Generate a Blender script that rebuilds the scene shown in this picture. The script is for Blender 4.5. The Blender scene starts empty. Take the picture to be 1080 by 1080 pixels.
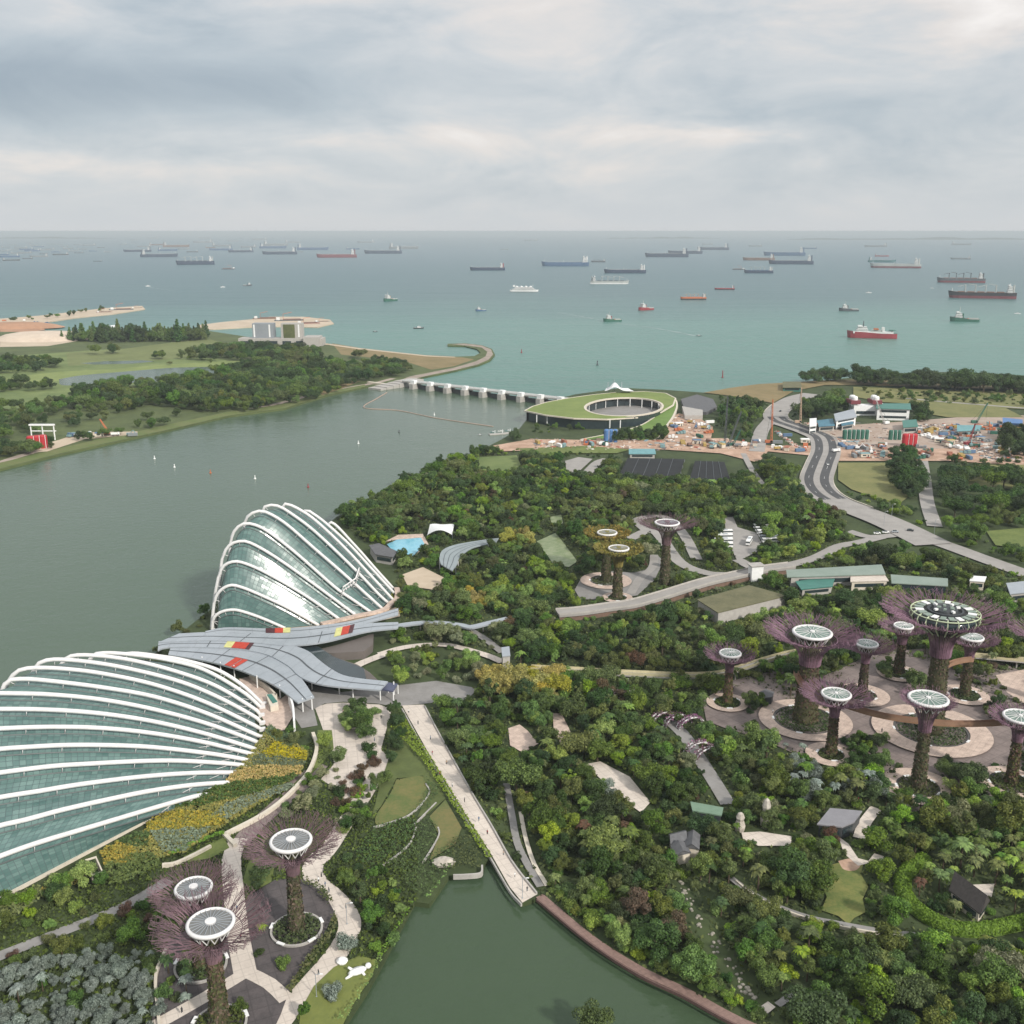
import bpy, math, random
import numpy as np
from mathutils import Vector
from mathutils.geometry import tessellate_polygon
random.seed(7); rng = np.random.default_rng(7)
S = bpy.context.scene
COL = S.collection
R = math.radians
# ------------------------------------------------------------------ camera
F = 1080.0; TH = R(15.33); H = 195.0
cam = bpy.data.objects.new("camera", bpy.data.cameras.new("camera")); COL.objects.link(cam)
cam.location = (0, 0, H); cam.rotation_euler = (R(90)-TH, 0, 0)
cam.data.sensor_width = 36; cam.data.lens = 36.0; cam.data.clip_start = 1; cam.data.clip_end = 500000
S.camera = cam
# ------------------------------------------------------------------ sky, sun, exposure
SUN_EL, SUN_AZ = 33.0, 139.0      # degrees; azimuth clockwise from the view direction
S.view_settings.view_transform = 'Standard'; S.view_settings.look = 'None'
S.view_settings.exposure = 0.3; S.view_settings.gamma = 1.0
S.cycles.use_denoising = True; S.cycles.max_bounces = 5; S.cycles.diffuse_bounces = 2; S.cycles.glossy_bounces = 3
S.cycles.transmission_bounces = 3; S.cycles.transparent_max_bounces = 6; S.cycles.volume_bounces = 0
S.cycles.caustics_reflective = False; S.cycles.caustics_refractive = False
sd = bpy.data.lights.new("sun", 'SUN'); sd.energy = 3.3; sd.angle = R(4); sd.color = (1, 0.95, 0.87)
sun = bpy.data.objects.new("sun", sd); COL.objects.link(sun)
dirn = Vector((math.sin(R(SUN_AZ))*math.cos(R(SUN_EL)), math.cos(R(SUN_AZ))*math.cos(R(SUN_EL)), math.sin(R(SUN_EL))))
sun.rotation_euler = dirn.to_track_quat('Z', 'Y').to_euler(); sun.location = dirn*500 + Vector((0, 0, 300))

class NT:
    def __init__(s, tree): s.t = tree
    def n(s, typ, **kw):
        nd = s.t.nodes.new(typ)
        for k, v in kw.items():
            if k in ('op',): nd.operation = v
            elif hasattr(nd, k) and k not in nd.inputs: setattr(nd, k, v)
            else: nd.inputs[k].default_value = v
        return nd
    def l(s, a, b): s.t.links.new(a, b)
    def m(s, op, a, b=None, c=None, clamp=False):
        nd = s.t.nodes.new('ShaderNodeMath'); nd.operation = op; nd.use_clamp = clamp
        for i, v in enumerate((a, b, c)):
            if v is None: continue
            if isinstance(v, (int, float)): nd.inputs[i].default_value = v
            else: s.l(v, nd.inputs[i])
        return nd.outputs[0]
    def mix(s, fac, a, b, typ='MIX'):
        nd = s.t.nodes.new('ShaderNodeMix'); nd.data_type = 'RGBA'; nd.blend_type = typ
        for i, v in ((0, fac), (6, a), (7, b)):
            if isinstance(v, (int, float)): nd.inputs[i].default_value = v
            elif isinstance(v, tuple): nd.inputs[i].default_value = (*v[:3], 1)
            else: s.l(v, nd.inputs[i])
        return nd.outputs[2]
    def noise(s, vec, scale, detail=4, rough=0.55, dist=0.0):
        nd = s.t.nodes.new('ShaderNodeTexNoise'); nd.inputs['Scale'].default_value = scale
        nd.inputs['Detail'].default_value = detail; nd.inputs['Roughness'].default_value = rough
        nd.inputs['Distortion'].default_value = dist
        if vec is not None: s.l(vec, nd.inputs['Vector'])
        return nd.outputs[0]
    def ramp(s, fac, stops):
        nd = s.t.nodes.new('ShaderNodeValToRGB'); e = nd.color_ramp.elements
        while len(e) < len(stops): e.new(0.5)
        for x, (p, c) in zip(e, stops): x.position = p; x.color = (*c, 1)
        s.l(fac, nd.inputs[0]); return nd.outputs[0]
    def xyz(s, x, y, z):
        nd = s.t.nodes.new('ShaderNodeCombineXYZ')
        for i, v in enumerate((x, y, z)):
            if isinstance(v, (int, float)): nd.inputs[i].default_value = v
            else: s.l(v, nd.inputs[i])
        return nd.outputs[0]

W = bpy.data.worlds.new("World"); S.world = W; W.use_nodes = True
w = NT(W.node_tree); W.node_tree.nodes.clear()
sky = w.n('ShaderNodeTexSky'); sky.sky_type = 'NISHITA'; sky.sun_disc = False
sky.sun_elevation = R(SUN_EL); sky.sun_rotation = R(SUN_AZ) % (2*math.pi); sky.dust_density = 2.0
b1 = w.n('ShaderNodeBackground', Strength=0.1); w.l(sky.outputs[0], b1.inputs[0])
tc = w.n('ShaderNodeTexCoord'); sp = w.n('ShaderNodeSeparateXYZ'); w.l(tc.outputs['Generated'], sp.inputs[0])
az = w.m('ARCTAN2', sp.outputs[0], sp.outputs[1]); el = w.m('ARCSINE', sp.outputs[2])   # radians
v1 = w.xyz(w.m('MULTIPLY', az, 3.2), w.m('MULTIPLY', el, 9.0), 0.7)
n1 = w.noise(v1, 2.0, 7, 0.56, 0.5)
v2 = w.xyz(w.m('MULTIPLY', az, 5.0), w.m('MULTIPLY', el, 17.0), 4.1)
n2 = w.noise(v2, 2.2, 6, 0.62, 0.3)
def bump(a0, e0, sa, se):   # a cloud mass: soft hill in azimuth / elevation (degrees)
    da = w.m('DIVIDE', w.m('SUBTRACT', az, R(a0)), R(sa)); de = w.m('DIVIDE', w.m('SUBTRACT', el, R(e0)), R(se))
    return w.m('EXPONENT', w.m('MULTIPLY', w.m('ADD', w.m('MULTIPLY', da, da), w.m('MULTIPLY', de, de)), -1.0))
B = w.m('ADD', w.m('MULTIPLY', w.m('SUBTRACT', n1, 0.5), 0.80), w.m('MULTIPLY', w.m('SUBTRACT', n2, 0.5), 0.24))
B = w.m('ADD', B, 0.58)
for a0, e0, sa, se, k in ((-22, 7.0, 15, 2.0, -0.34), (-14, 10.8, 12, 1.5, 0.04), (8, 8.6, 9, 1.5, 0.06), (24, 10.6, 7, 2.0, 0.30), (-7, 4.7, 8, 0.75, 0.15), (9, 5.0, 6, 0.6, 0.20), (-26, 3.6, 6, 1.0, 0.10), (20, 6.6, 9, 1.3, -0.08), (-16, 3.0, 8, .8, .06)):
    B = w.m('ADD', B, w.m('MULTIPLY', bump(a0, e0, sa, se), w.m('MULTIPLY', w.m('ADD', n2, n1), k)))
fl = w.m('MULTIPLY', el, 1/R(3.2), clamp=True)                                  # the cloud deck melts into the murk near the horizon
B = w.m('ADD', w.m('MULTIPLY', B, fl), w.m('MULTIPLY', w.m('SUBTRACT', 1.0, fl), 0.62))
cc = w.ramp(B, [(0.15, (0.27, 0.325, 0.38)), (0.42, (0.41, 0.46, 0.50)), (0.60, (0.525, 0.55, 0.57)), (0.76, (0.655, 0.625, 0.605)), (1.0, (0.80, 0.77, 0.745))])
hz = w.m('MULTIPLY', w.m('SUBTRACT', el, R(12)), 1/R(40), clamp=True)
cc = w.mix(hz, cc, (0.86, 0.88, 0.90))                                          # overcast deck is brighter overhead
b2 = w.n('ShaderNodeBackground', Strength=1.0); w.l(cc, b2.inputs[0])
mx = w.n('ShaderNodeMixShader'); mx.inputs[0].default_value = 0.93
w.l(b1.outputs[0], mx.inputs[1]); w.l(b2.outputs[0], mx.inputs[2])
wo = w.n('ShaderNodeOutputWorld'); w.l(mx.outputs[0], wo.inputs[0])

# ------------------------------------------------------------------ geometry of the place: bearings measured from the terrace
_c, _s = math.cos(TH), math.sin(TH)
def ray(px, py):
    u = (px-540)/F; v = (540-py)/F
    return np.array([u, _c+v*_s, -_s+v*_c])
def P(px, py, z=2.0):
    r = ray(px, py); t = (z-H)/r[2]
    return (r[0]*t, r[1]*t, z)
def Q(px, py, dist):
    r = ray(px, py); t = dist/r[1]
    return (r[0]*t, dist, H+r[2]*t)
def proj(x, y, z):
    d = y*_c-(z-H)*_s
    return 540+x/d*F, 540-(y*_s+(z-H)*_c)/d*F
def axial(p): return p[1]*_c-(p[2]-H)*_s
def mpp(p): return axial(p)/F          # metres per picture element at a point
def PP(pts, z=2.0): return [P(a, b, z) for a, b in pts]

# ------------------------------------------------------------------ materials
MATS = {}
def mat(name, c1, c2=None, scale=0.3, rough=0.8, bump=0.0, metal=0.0, spec=0.3, rnd=0.0, coord='Object', detail=5, stretch=None, bscale=None, joints=None):
    if name in MATS: return MATS[name]
    m = bpy.data.materials.new(name); m.use_nodes = True; t = NT(m.node_tree)
    b = m.node_tree.nodes['Principled BSDF']
    b.inputs['Roughness'].default_value = rough; b.inputs['Metallic'].default_value = metal
    b.inputs['Specular IOR Level'].default_value = spec
    tcn = t.n('ShaderNodeTexCoord'); vec = tcn.outputs[coord]
    if coord == 'Object': 
        g = t.n('ShaderNodeNewGeometry'); vec = g.outputs['Position']
    if stretch:
        mp = t.n('ShaderNodeMapping'); mp.inputs['Scale'].default_value = stretch; t.l(vec, mp.inputs[0]); vec = mp.outputs[0]
    c2 = c2 or tuple(x*0.75 for x in c1)
    n = t.noise(vec, scale, detail, 0.6)
    n = t.m('ADD', n, t.m('MULTIPLY', t.m('SUBTRACT', t.noise(vec, scale*7, 3, 0.6), 0.5), 0.5))
    col = t.mix(t.m('MULTIPLY', t.m('SUBTRACT', n, 0.3), 2.5, clamp=True), c2, c1)
    if joints:      # paving joints on a grid of the given pitch and bearing
        sx = t.n('ShaderNodeSeparateXYZ'); t.l(vec, sx.inputs[0]); cs, sn = math.cos(joints[1]), math.sin(joints[1])
        ln = None
        for a_, b_ in ((cs, sn), (-sn, cs)):
            q_ = t.m('FRACT', t.m('DIVIDE', t.m('ADD', t.m('MULTIPLY', sx.outputs[0], a_), t.m('MULTIPLY', sx.outputs[1], b_)), joints[0])); k_ = t.m('LESS_THAN', q_, 0.09); ln = k_ if ln is None else t.m('MAXIMUM', ln, k_)
        col = t.mix(t.m('MULTIPLY', ln, 0.28), col, tuple(x*0.5 for x in c2))
    if rnd:
        oi = t.n('ShaderNodeObjectInfo'); hs = t.n('ShaderNodeHueSaturation')
        t.l(t.m('MULTIPLY_ADD', oi.outputs['Random'], rnd*2, 1-rnd), hs.inputs['Value'])
        t.l(t.m('MULTIPLY_ADD', t.m('FRACT', t.m('MULTIPLY', oi.outputs['Random'], 7.31)), rnd*0.10, 0.5-rnd*0.05), hs.inputs['Hue'])
        t.l(col, hs.inputs['Color']); col = hs.outputs[0]
    t.l(col, b.inputs['Base Color'])
    if bump:
        bn = t.n('ShaderNodeBump', Strength=bump); bn.inputs['Distance'].default_value = 0.3
        t.l(t.noise(vec, bscale or scale*4, 4, 0.6), bn.inputs['Height']); t.l(bn.outputs[0], b.inputs['Normal'])
    MATS[name] = m; return m

def leafmat(name, c1, c2, rnd=0.3, nscale=0.5):
    if name in MATS: return MATS[name]
    m = bpy.data.materials.new(name); m.use_nodes = True; t = NT(m.node_tree); b = m.node_tree.nodes['Principled BSDF']
    b.inputs['Roughness'].default_value = 0.6; b.inputs['Specular IOR Level'].default_value = 0.25
    tcn = t.n('ShaderNodeTexCoord'); g = t.n('ShaderNodeNewGeometry')
    n = t.noise(g.outputs['Position'], nscale, 3, 0.6)
    isl = g.outputs['Random Per Island']
    f = t.m('ADD', t.m('MULTIPLY', t.m('SUBTRACT', n, 0.5), 1.6), isl, clamp=True)
    col = t.mix(f, c2, c1)
    oi = t.n('ShaderNodeObjectInfo'); hs = t.n('ShaderNodeHueSaturation')
    t.l(t.m('MULTIPLY_ADD', oi.outputs['Random'], rnd*2, 1-rnd), hs.inputs['Value'])
    t.l(t.m('MULTIPLY_ADD', t.m('FRACT', t.m('MULTIPLY', oi.outputs['Random'], 9.7)), 0.05, 0.475), hs.inputs['Hue'])
    t.l(t.m('MULTIPLY_ADD', t.m('FRACT', t.m('MULTIPLY', oi.outputs['Random'], 5.3)), 0.3, 0.80), hs.inputs['Saturation'])
    t.l(col, hs.inputs['Color']); t.l(hs.outputs[0], b.inputs['Base Color'])
    tr = t.n('ShaderNodeBsdfTranslucent'); t.l(t.mix(1.0, hs.outputs[0], (1.25, 1.35, 0.6), 'MULTIPLY'), tr.inputs[0]); mxs = t.n('ShaderNodeMixShader'); mxs.inputs[0].default_value = 0.20
    t.l(b.outputs[0], mxs.inputs[1]); t.l(tr.outputs[0], mxs.inputs[2]); t.l(mxs.outputs[0], m.node_tree.nodes['Material Output'].inputs[0])
    MATS[name] = m; return m

def watermat(name, base, rough, bumps, ramp=None):
    m = bpy.data.materials.new(name); m.use_nodes = True; t = NT(m.node_tree); b = m.node_tree.nodes['Principled BSDF']
    b.inputs['Roughness'].default_value = rough; b.inputs['IOR'].default_value = 1.33
    b.inputs['Base Color'].default_value = (*base, 1)
    g = t.n('ShaderNodeNewGeometry'); pos = g.outputs['Position']
    h = None
    for sc, k, st in bumps:
        mp = t.n('ShaderNodeMapping'); mp.inputs['Scale'].default_value = st; t.l(pos, mp.inputs[0])
        x = t.m('MULTIPLY', t.noise(mp.outputs[0], sc, 4, 0.6), k); h = x if h is None else t.m('ADD', h, x)
    bn = t.n('ShaderNodeBump', Strength=1.0); bn.inputs['Distance'].default_value = 1.0
    t.l(h, bn.inputs['Height']); t.l(bn.outputs[0], b.inputs['Normal'])
    if ramp: ramp(t, pos, b)
    return m

# ------------------------------------------------------------------ mesh builder
class MB:
    def __init__(s): s.v = []; s.f = []; s.mi = []; s.uv = {}
    def vert(s, p): s.v.append(tuple(float(x) for x in p[:3])); return len(s.v)-1
    def face(s, ids, mi=0, uv=None):
        s.f.append(tuple(ids)); s.mi.append(mi)
        if uv: s.uv[len(s.f)-1] = uv
    def box(s, cx, cy, z0, sx, sy, sz, rz=0.0, mi=0, taper=1.0):
        c, n = math.cos(rz), math.sin(rz); b = len(s.v)
        for z, k in ((z0, 1), (z0+sz, taper)):
            for x, y in ((-1, -1), (1, -1), (1, 1), (-1, 1)):
                x *= sx/2*k; y *= sy/2*k
                s.vert((cx+x*c-y*n, cy+x*n+y*c, z))
        for q in ((3, 2, 1, 0), (4, 5, 6, 7), (0, 1, 5, 4), (1, 2, 6, 5), (2, 3, 7, 6), (3, 0, 4, 7)): s.face([b+i for i in q], mi)
        return s
    def poly(s, pts, mi=0, holes=()):
        """flat or sloping filled outline"""
        loops = [[Vector(p) for p in pts]]+[[Vector(p) for p in h] for h in holes]
        flat = [p for l in loops for p in l]; b = len(s.v)
        for p in flat: s.vert(p)
        for t in tessellate_polygon([[Vector((p.x, p.y, 0)) for p in l] for l in loops]):
            a, c, d = (flat[i] for i in t)
            up = (c.x-a.x)*(d.y-a.y)-(c.y-a.y)*(d.x-a.x)
            s.face([b+i for i in (t if up > 0 else t[::-1])], mi)
        return s
    def prism(s, pts, z0, z1=None, mi=0, mi_side=None, holes=()):
        """pts (x,y[,z]); top at z1 (or each point's own z), sides down to z0"""
        top = [(p[0], p[1], z1 if z1 is not None else p[2]) for p in pts]
        hl = [[(p[0], p[1], z1 if z1 is not None else p[2]) for p in h] for h in holes]
        s.poly(top, mi, hl)
        ms = mi if mi_side is None else mi_side
        for l in [top]+hl:
            n = len(l); b = len(s.v)
            for p in l: s.vert(p); s.vert((p[0], p[1], z0))
            for i in range(n):
                j = (i+1) % n; s.face((b+2*i, b+2*i+1, b+2*j+1, b+2*j), ms)
        return s
    def tube(s, pts, r, n=6, mi=0, cap=True, rz=None):
        pts = [Vector(p) for p in pts]; b = len(s.v); k = len(pts)
        rr = r if hasattr(r, '__len__') else [r]*k
        for i, p in enumerate(pts):
            t = (pts[min(i+1, k-1)]-pts[max(i-1, 0)])
            t = t.normalized() if t.length > 1e-9 else Vector((0, 0, 1))
            u = t.cross(Vector((0, 0, 1)) if abs(t.z) < 0.95 else Vector((0, 1, 0))).normalized(); w_ = t.cross(u)
            for j in range(n):
                a = 2*math.pi*(j+0.5)/n; s.vert(p+(u*math.cos(a)+w_*math.sin(a))*rr[i])
        for i in range(k-1):
            for j in range(n):
                j2 = (j+1) % n; s.face((b+i*n+j, b+i*n+j2, b+(i+1)*n+j2, b+(i+1)*n+j), mi)
        if cap:
            s.face([b+j for j in range(n)][::-1], mi); s.face([b+(k-1)*n+j for j in range(n)], mi)
        return s
    def lathe(s, prof, n=24, c=(0, 0, 0), mi=0, sx=1.0, sy=1.0, cap=True):
        b = len(s.v)
        for r, z in prof:
            for j in range(n):
                a = 2*math.pi*j/n; s.vert((c[0]+r*math.cos(a)*sx, c[1]+r*math.sin(a)*sy, c[2]+z))
        for i in range(len(prof)-1):
            for j in range(n):
                j2 = (j+1) % n; s.face((b+i*n+j, b+i*n+j2, b+(i+1)*n+j2, b+(i+1)*n+j), mi)
        if cap and prof[0][0] > 1e-6: s.face([b+j for j in range(n)][::-1], mi)
        if cap and prof[-1][0] > 1e-6: s.face([b+(len(prof)-1)*n+j for j in range(n)], mi)
        return s
    def band(s, A, Bp, mi=0, thick=0.0):
        """surface between two lines of equal length; optional thickness downwards"""
        b = len(s.v); n = len(A)
        for p, q in zip(A, Bp): s.vert(p); s.vert(q)
        for i in range(n-1): s.face((b+2*i, b+2*i+2, b+2*i+3, b+2*i+1), mi)
        if thick:
            d = len(s.v)
            for p, q in zip(A, Bp): s.vert((p[0], p[1], p[2]-thick)); s.vert((q[0], q[1], q[2]-thick))
            for i in range(n-1):
                s.face((d+2*i, d+2*i+1, d+2*i+3, d+2*i+2), mi)
                s.face((b+2*i, d+2*i, d+2*i+2, b+2*i+2), mi); s.face((b+2*i+1, b+2*i+3, d+2*i+3, d+2*i+1), mi)
            s.face((b, b+1, d+1, d), mi); e = 2*n-2; s.face((b+e, d+e, d+e+1, b+e+1), mi)
        return s
    def build(s, name, mats, parent=None, origin=None, smooth=False):
        o = np.array(origin if origin is not None else (0, 0, 0), float)
        V = np.array(s.v, float)-o
        me = bpy.data.meshes.new(name); me.from_pydata(V.tolist(), [], s.f)
        for m in (mats if isinstance(mats, (list, tuple)) else [mats]): me.materials.append(m)
        me.polygons.foreach_set('material_index', s.mi)
        if smooth: me.polygons.foreach_set('use_smooth', [True]*len(s.f))
        if s.uv:
            ul = me.uv_layers.new(name='UVMap')
            for p in me.polygons:
                if p.index in s.uv:
                    for li, q in zip(p.loop_indices, s.uv[p.index]): ul.data[li].uv = q
        return link(name, me, parent)
def link(name, me, parent=None):
    ob = bpy.data.objects.new(name, me); COL.objects.link(ob)
    if parent is not None: ob.parent = parent
    return ob
def tag(o, label=None, cat=None, group=None, kind=None):
    if label: o['label'] = label
    if cat: o['category'] = cat
    if group: o['group'] = group
    if kind: o['kind'] = kind
    return o
def thing(name, loc, label, cat, group=None, rz=0.0):
    o = bpy.data.objects.new(name, None); COL.objects.link(o); o.location = loc; o.rotation_euler = (0, 0, rz)
    o.empty_display_size = 1
    return tag(o, label, cat, group)
def smoothline(pts, per=6):
    """Catmull-Rom through points (any dimension)"""
    p = [np.array(q, float) for q in pts]; p = [2*p[0]-p[1]]+p+[2*p[-1]-p[-2]]; out = []
    for i in range(1, len(p)-2):
        for k in range(per):
            t = k/per; a, b, c, d = p[i-1:i+3]
            out.append(0.5*((2*b)+(c-a)*t+(2*a-5*b+4*c-d)*t*t+(3*b-a-3*c+d)*t**3))
    out.append(p[-2]); return out
def offsetline(L, wid):
    """two sides of a centre line in plan; wid number or list"""
    n = len(L); A = []; Bp = []
    for i in range(n):
        t = np.array(L[min(i+1, n-1)][:2])-np.array(L[max(i-1, 0)][:2]); t = t/(np.linalg.norm(t)+1e-9)
        h = (wid[i] if hasattr(wid, '__len__') else wid)/2
        A.append((L[i][0]-t[1]*h, L[i][1]+t[0]*h, L[i][2])); Bp.append((L[i][0]+t[1]*h, L[i][1]-t[0]*h, L[i][2]))
    return A, Bp
def ell(c, rx, ry, n=40, z=None, a0=0, a1=2*math.pi):
    return [(c[0]+rx*math.cos(a0+(a1-a0)*i/n), c[1]+ry*math.sin(a0+(a1-a0)*i/n), c[2] if z is None else z) for i in range(n)]

# plan of what must stay free of trees, kept in the same bearings as the survey
PADX, PADY, GW, GH = 150, 150, 1380, 1450
CLEAR = np.zeros((GH, GW), bool)
def fillmask(M, pts):
    pts = np.array(pts, float)+(PADX, PADY)
    y0 = max(int(pts[:, 1].min()), 0); y1 = min(int(pts[:, 1].max())+1, GH-1)
    for y in range(y0, y1+1):
        xs = []
        for i in range(len(pts)):
            (xa, ya), (xb, yb) = pts[i], pts[(i+1) % len(pts)]
            if (ya <= y+0.5) != (yb <= y+0.5): xs.append(xa+(y+0.5-ya)/(yb-ya)*(xb-xa))
        xs.sort()
        for a, b in zip(xs[::2], xs[1::2]): M[y, max(int(round(a)), 0):max(int(round(b)), 0)] = True
def keep(world_pts): fillmask(CLEAR, [proj(*p) for p in world_pts])
SHEETZ = [2.0]
def sheet(name, px, material, z=None, lift=0.012, clear=True, kind='structure', world=False, smooth=False):
    """a flat surface on the ground, each a little above the last"""
    if z is None: SHEETZ[0] += lift; z = SHEETZ[0]
    if smooth: px = [tuple(q) for q in smoothline(list(px)+[px[0]], 5)[:-1]]
    pts = [(p[0], p[1], z) for p in px] if world else PP(px, z)
    o = MB().poly(pts).build(name, material); o['kind'] = kind
    if clear: keep(pts)
    return o
def strip(name, px, wid, material, clear=True, lift=0.012, per=6):
    """a path or road along a line of bearings; width in metres"""
    SHEETZ[0] += lift; z = SHEETZ[0]
    L = smoothline([P(a, b, z) for a, b in px], per); A, Bp = offsetline(L, wid)
    o = MB().band(Bp, A).build(name, material); o['kind'] = 'structure'
    if clear: keep([*A, *Bp[::-1]])
    return o
def wall_line(name, px, h, wid, material, label, z0=2.0, per=5, cat='wall', group=None, clear=False):
    L = smoothline([P(a, b, z0+h) for a, b in px], per); A, Bp = offsetline(L, wid)
    o = MB().band(Bp, A, thick=h).build(name, material); tag(o, label, cat, group)
    if clear: keep([*A, *Bp[::-1]])
    return o

# ------------------------------------------------------------------ leaves
def leafmesh(C, N, size, rg=rng, asp=1.6):
    """many small leaf-clump quads: centres C, facing N"""
    n = len(C); N = N/(np.linalg.norm(N, axis=1, keepdims=True)+1e-9)
    r = rg.normal(size=(n, 3)); U = np.cross(N, r); U /= (np.linalg.norm(U, axis=1, keepdims=True)+1e-9); Vv = np.cross(N, U)
    sz = np.asarray(size)*rg.uniform(0.6, 1.25, n); a = (U.T*sz*0.5*math.sqrt(asp)).T; b = (Vv.T*sz*0.5/math.sqrt(asp)).T
    v = np.stack([C-a, C-b*0.9+a*0.1, C+a, C+b*1.1-a*0.1], 1).reshape(-1, 3)
    return v
def quadmesh(name, v, mats, mi=None):
    n = len(v)//4; me = bpy.data.meshes.new(name)
    me.vertices.add(n*4); me.vertices.foreach_set('co', v.ravel().astype(np.float32))
    me.loops.add(n*4); me.loops.foreach_set('vertex_index', np.arange(n*4, dtype=np.int32))
    me.polygons.add(n); me.polygons.foreach_set('loop_start', np.arange(0, n*4, 4, dtype=np.int32))
    if mi is not None: me.polygons.foreach_set('material_index', mi.astype(np.int32))
    for m in (mats if isinstance(mats, (list, tuple)) else [mats]): me.materials.append(m)
    me.update(calc_edges=True); me.validate(); return me
def crown_pts(seed, shape):
    g = np.random.default_rng(seed)
    if shape == 'round': rx, z0, z1, nl, n, ls = 4.6, 1.6, 9.0, 20, 5200, 0.40
    elif shape == 'spread': rx, z0, z1, nl, n, ls = 6.6, 3.4, 8.6, 26, 6400, 0.43
    elif shape == 'tall': rx, z0, z1, nl, n, ls = 3.1, 1.4, 11.5, 18, 4400, 0.40
    elif shape == 'conifer': rx, z0, z1, nl, n, ls = 2.6, 1.0, 12.5, 18, 3200, 0.45
    else: rx, z0, z1, nl, n, ls = 3.2, 0.2, 3.6, 14, 2400, 0.34      # shrub
    zc, rz = (z0+z1)/2, (z1-z0)/2; lob = []
    for i in range(nl):
        if shape == 'conifer':
            f = (i+0.5)/nl; a = i*2.4; q = (1-f)*0.75; c = np.array([math.cos(a)*rx*q, math.sin(a)*rx*q, z0+(z1-z0)*f*0.95]); rl = rx*(0.25+0.42*(1-f))
        else:
            d = g.normal(size=3); d /= np.linalg.norm(d); d *= g.uniform(0.35, 1.08)
            c = np.array([d[0]*rx*0.8, d[1]*rx*0.8, zc+d[2]*rz*0.75]); rl = g.choice([0.2, 0.28, 0.36, 0.46])*g.uniform(.9, 1.1)*rx*(0.8 if shape == 'spread' else 1)
        lob.append((c, rl))
    wts = np.array([l[1]**2 for l in lob]); k = g.choice(nl, n, p=wts/wts.sum())
    d = g.normal(size=(n, 3)); d[:, 2] = d[:, 2]*0.9+0.25; d /= np.linalg.norm(d, axis=1, keepdims=True)
    C = np.array([lob[i][0] for i in k])+d*np.array([lob[i][1] for i in k])[:, None]*g.uniform(0.62, 1.08, n)[:, None]*np.array([1, 1, 0.8])
    N = d+g.normal(size=(n, 3))*0.55+np.array([0, 0, 0.35])
    return leafmesh(C, N, ls*g.choice([0.7, 1.0, 1.0, 1.5], n), g)
# ------------------------------------------------------------------ palette
M_paving = mat('paving_stone', (0.62, 0.55, 0.48), (0.50, 0.44, 0.385), 0.16, 0.85, joints=(3.0, 0.45))
M_plaza = mat('plaza_stone', (0.60, 0.53, 0.465), (0.47, 0.415, 0.365), 0.14, 0.85, joints=(4.0, 0.2))
M_greypath = mat('grey_path', (0.26, 0.25, 0.24), (0.20, 0.19, 0.18), 0.15, 0.85)
M_dark = mat('dark_paving', (0.105, 0.09, 0.09), (0.065, 0.058, 0.058), 0.3, 0.85, joints=(4.0, 0.4))
M_asph = mat('asphalt', (0.085, 0.085, 0.088), (0.06, 0.06, 0.062), 0.2, 0.9)
M_road = mat('road_concrete', (0.33, 0.31, 0.29), (0.26, 0.245, 0.23), 0.12, 0.9)
M_conc = mat('concrete', (0.42, 0.40, 0.37), (0.33, 0.31, 0.29), 0.4, 0.85)
M_cream = mat('cream_concrete', (0.62, 0.56, 0.47), (0.50, 0.45, 0.37), 0.5, 0.8)
M_white = mat('white_paint', (0.80, 0.80, 0.79), (0.70, 0.70, 0.69), 0.6, 0.45)
M_grass = mat('lawn', (0.155, 0.185, 0.055), (0.085, 0.12, 0.032), 0.08, 0.9)
M_golf = mat('golf_grass', (0.17, 0.21, 0.075), (0.10, 0.14, 0.045), 0.02, 0.9)
M_dry = mat('dry_grass', (0.24, 0.18, 0.09), (0.17, 0.135, 0.06), 0.03, 0.9)
M_soil = mat('garden_soil', (0.055, 0.072, 0.026), (0.030, 0.042, 0.016), 0.08, 0.95)
M_field = mat('field_grass', (0.20, 0.19, 0.075), (0.13, 0.14, 0.05), 0.04, 0.9)
M_dirt = mat('bare_earth', (0.52, 0.36, 0.27), (0.30, 0.19, 0.13), 0.09, 0.95, detail=8)
M_sand = mat('sand', (0.52, 0.43, 0.33), (0.42, 0.34, 0.25), 0.03, 0.95)
M_pink = mat('pink_tile', (0.62, 0.49, 0.41), (0.40, 0.31, 0.26), 0.35, 0.8, joints=(2.2, 0.9))
M_mauve = mat('mauve_paving', (0.24, 0.195, 0.18), (0.16, 0.13, 0.12), 0.2, 0.85, joints=(5.0, 0.6))
M_wood = mat('boardwalk_timber', (0.26, 0.17, 0.145), (0.18, 0.12, 0.10), 0.9, 0.8, joints=(1.6, 0.5))
M_metal = mat('grey_roof_metal', (0.40, 0.43, 0.46), (0.34, 0.37, 0.40), 0.12, 0.45, metal=0.3)
M_seam = mat('roof_seam', (0.10, 0.11, 0.12), None, 0.5, 0.6)
M_darkm = mat('dark_metal', (0.05, 0.055, 0.06), None, 0.5, 0.5)
M_red = mat('red_panel', (0.50, 0.055, 0.03), None, 0.5, 0.5)
M_maroon = mat('maroon_panel', (0.08, 0.025, 0.03), None, 0.5, 0.5)
M_yel = mat('yellow_panel', (0.62, 0.60, 0.25), None, 0.5, 0.5)
M_teal = mat('teal_roof', (0.06, 0.20, 0.16), (0.045, 0.15, 0.125), 0.2, 0.5)
M_palegreen = mat('pale_green_roof', (0.24, 0.29, 0.25), (0.19, 0.24, 0.20), 0.1, 0.5)
M_sedum = mat('roof_sedum', (0.16, 0.15, 0.085), (0.10, 0.10, 0.055), 0.12, 0.95)
M_glassd = mat('dark_glass', (0.03, 0.045, 0.05), (0.02, 0.03, 0.035), 0.3, 0.12, spec=0.6)
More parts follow.
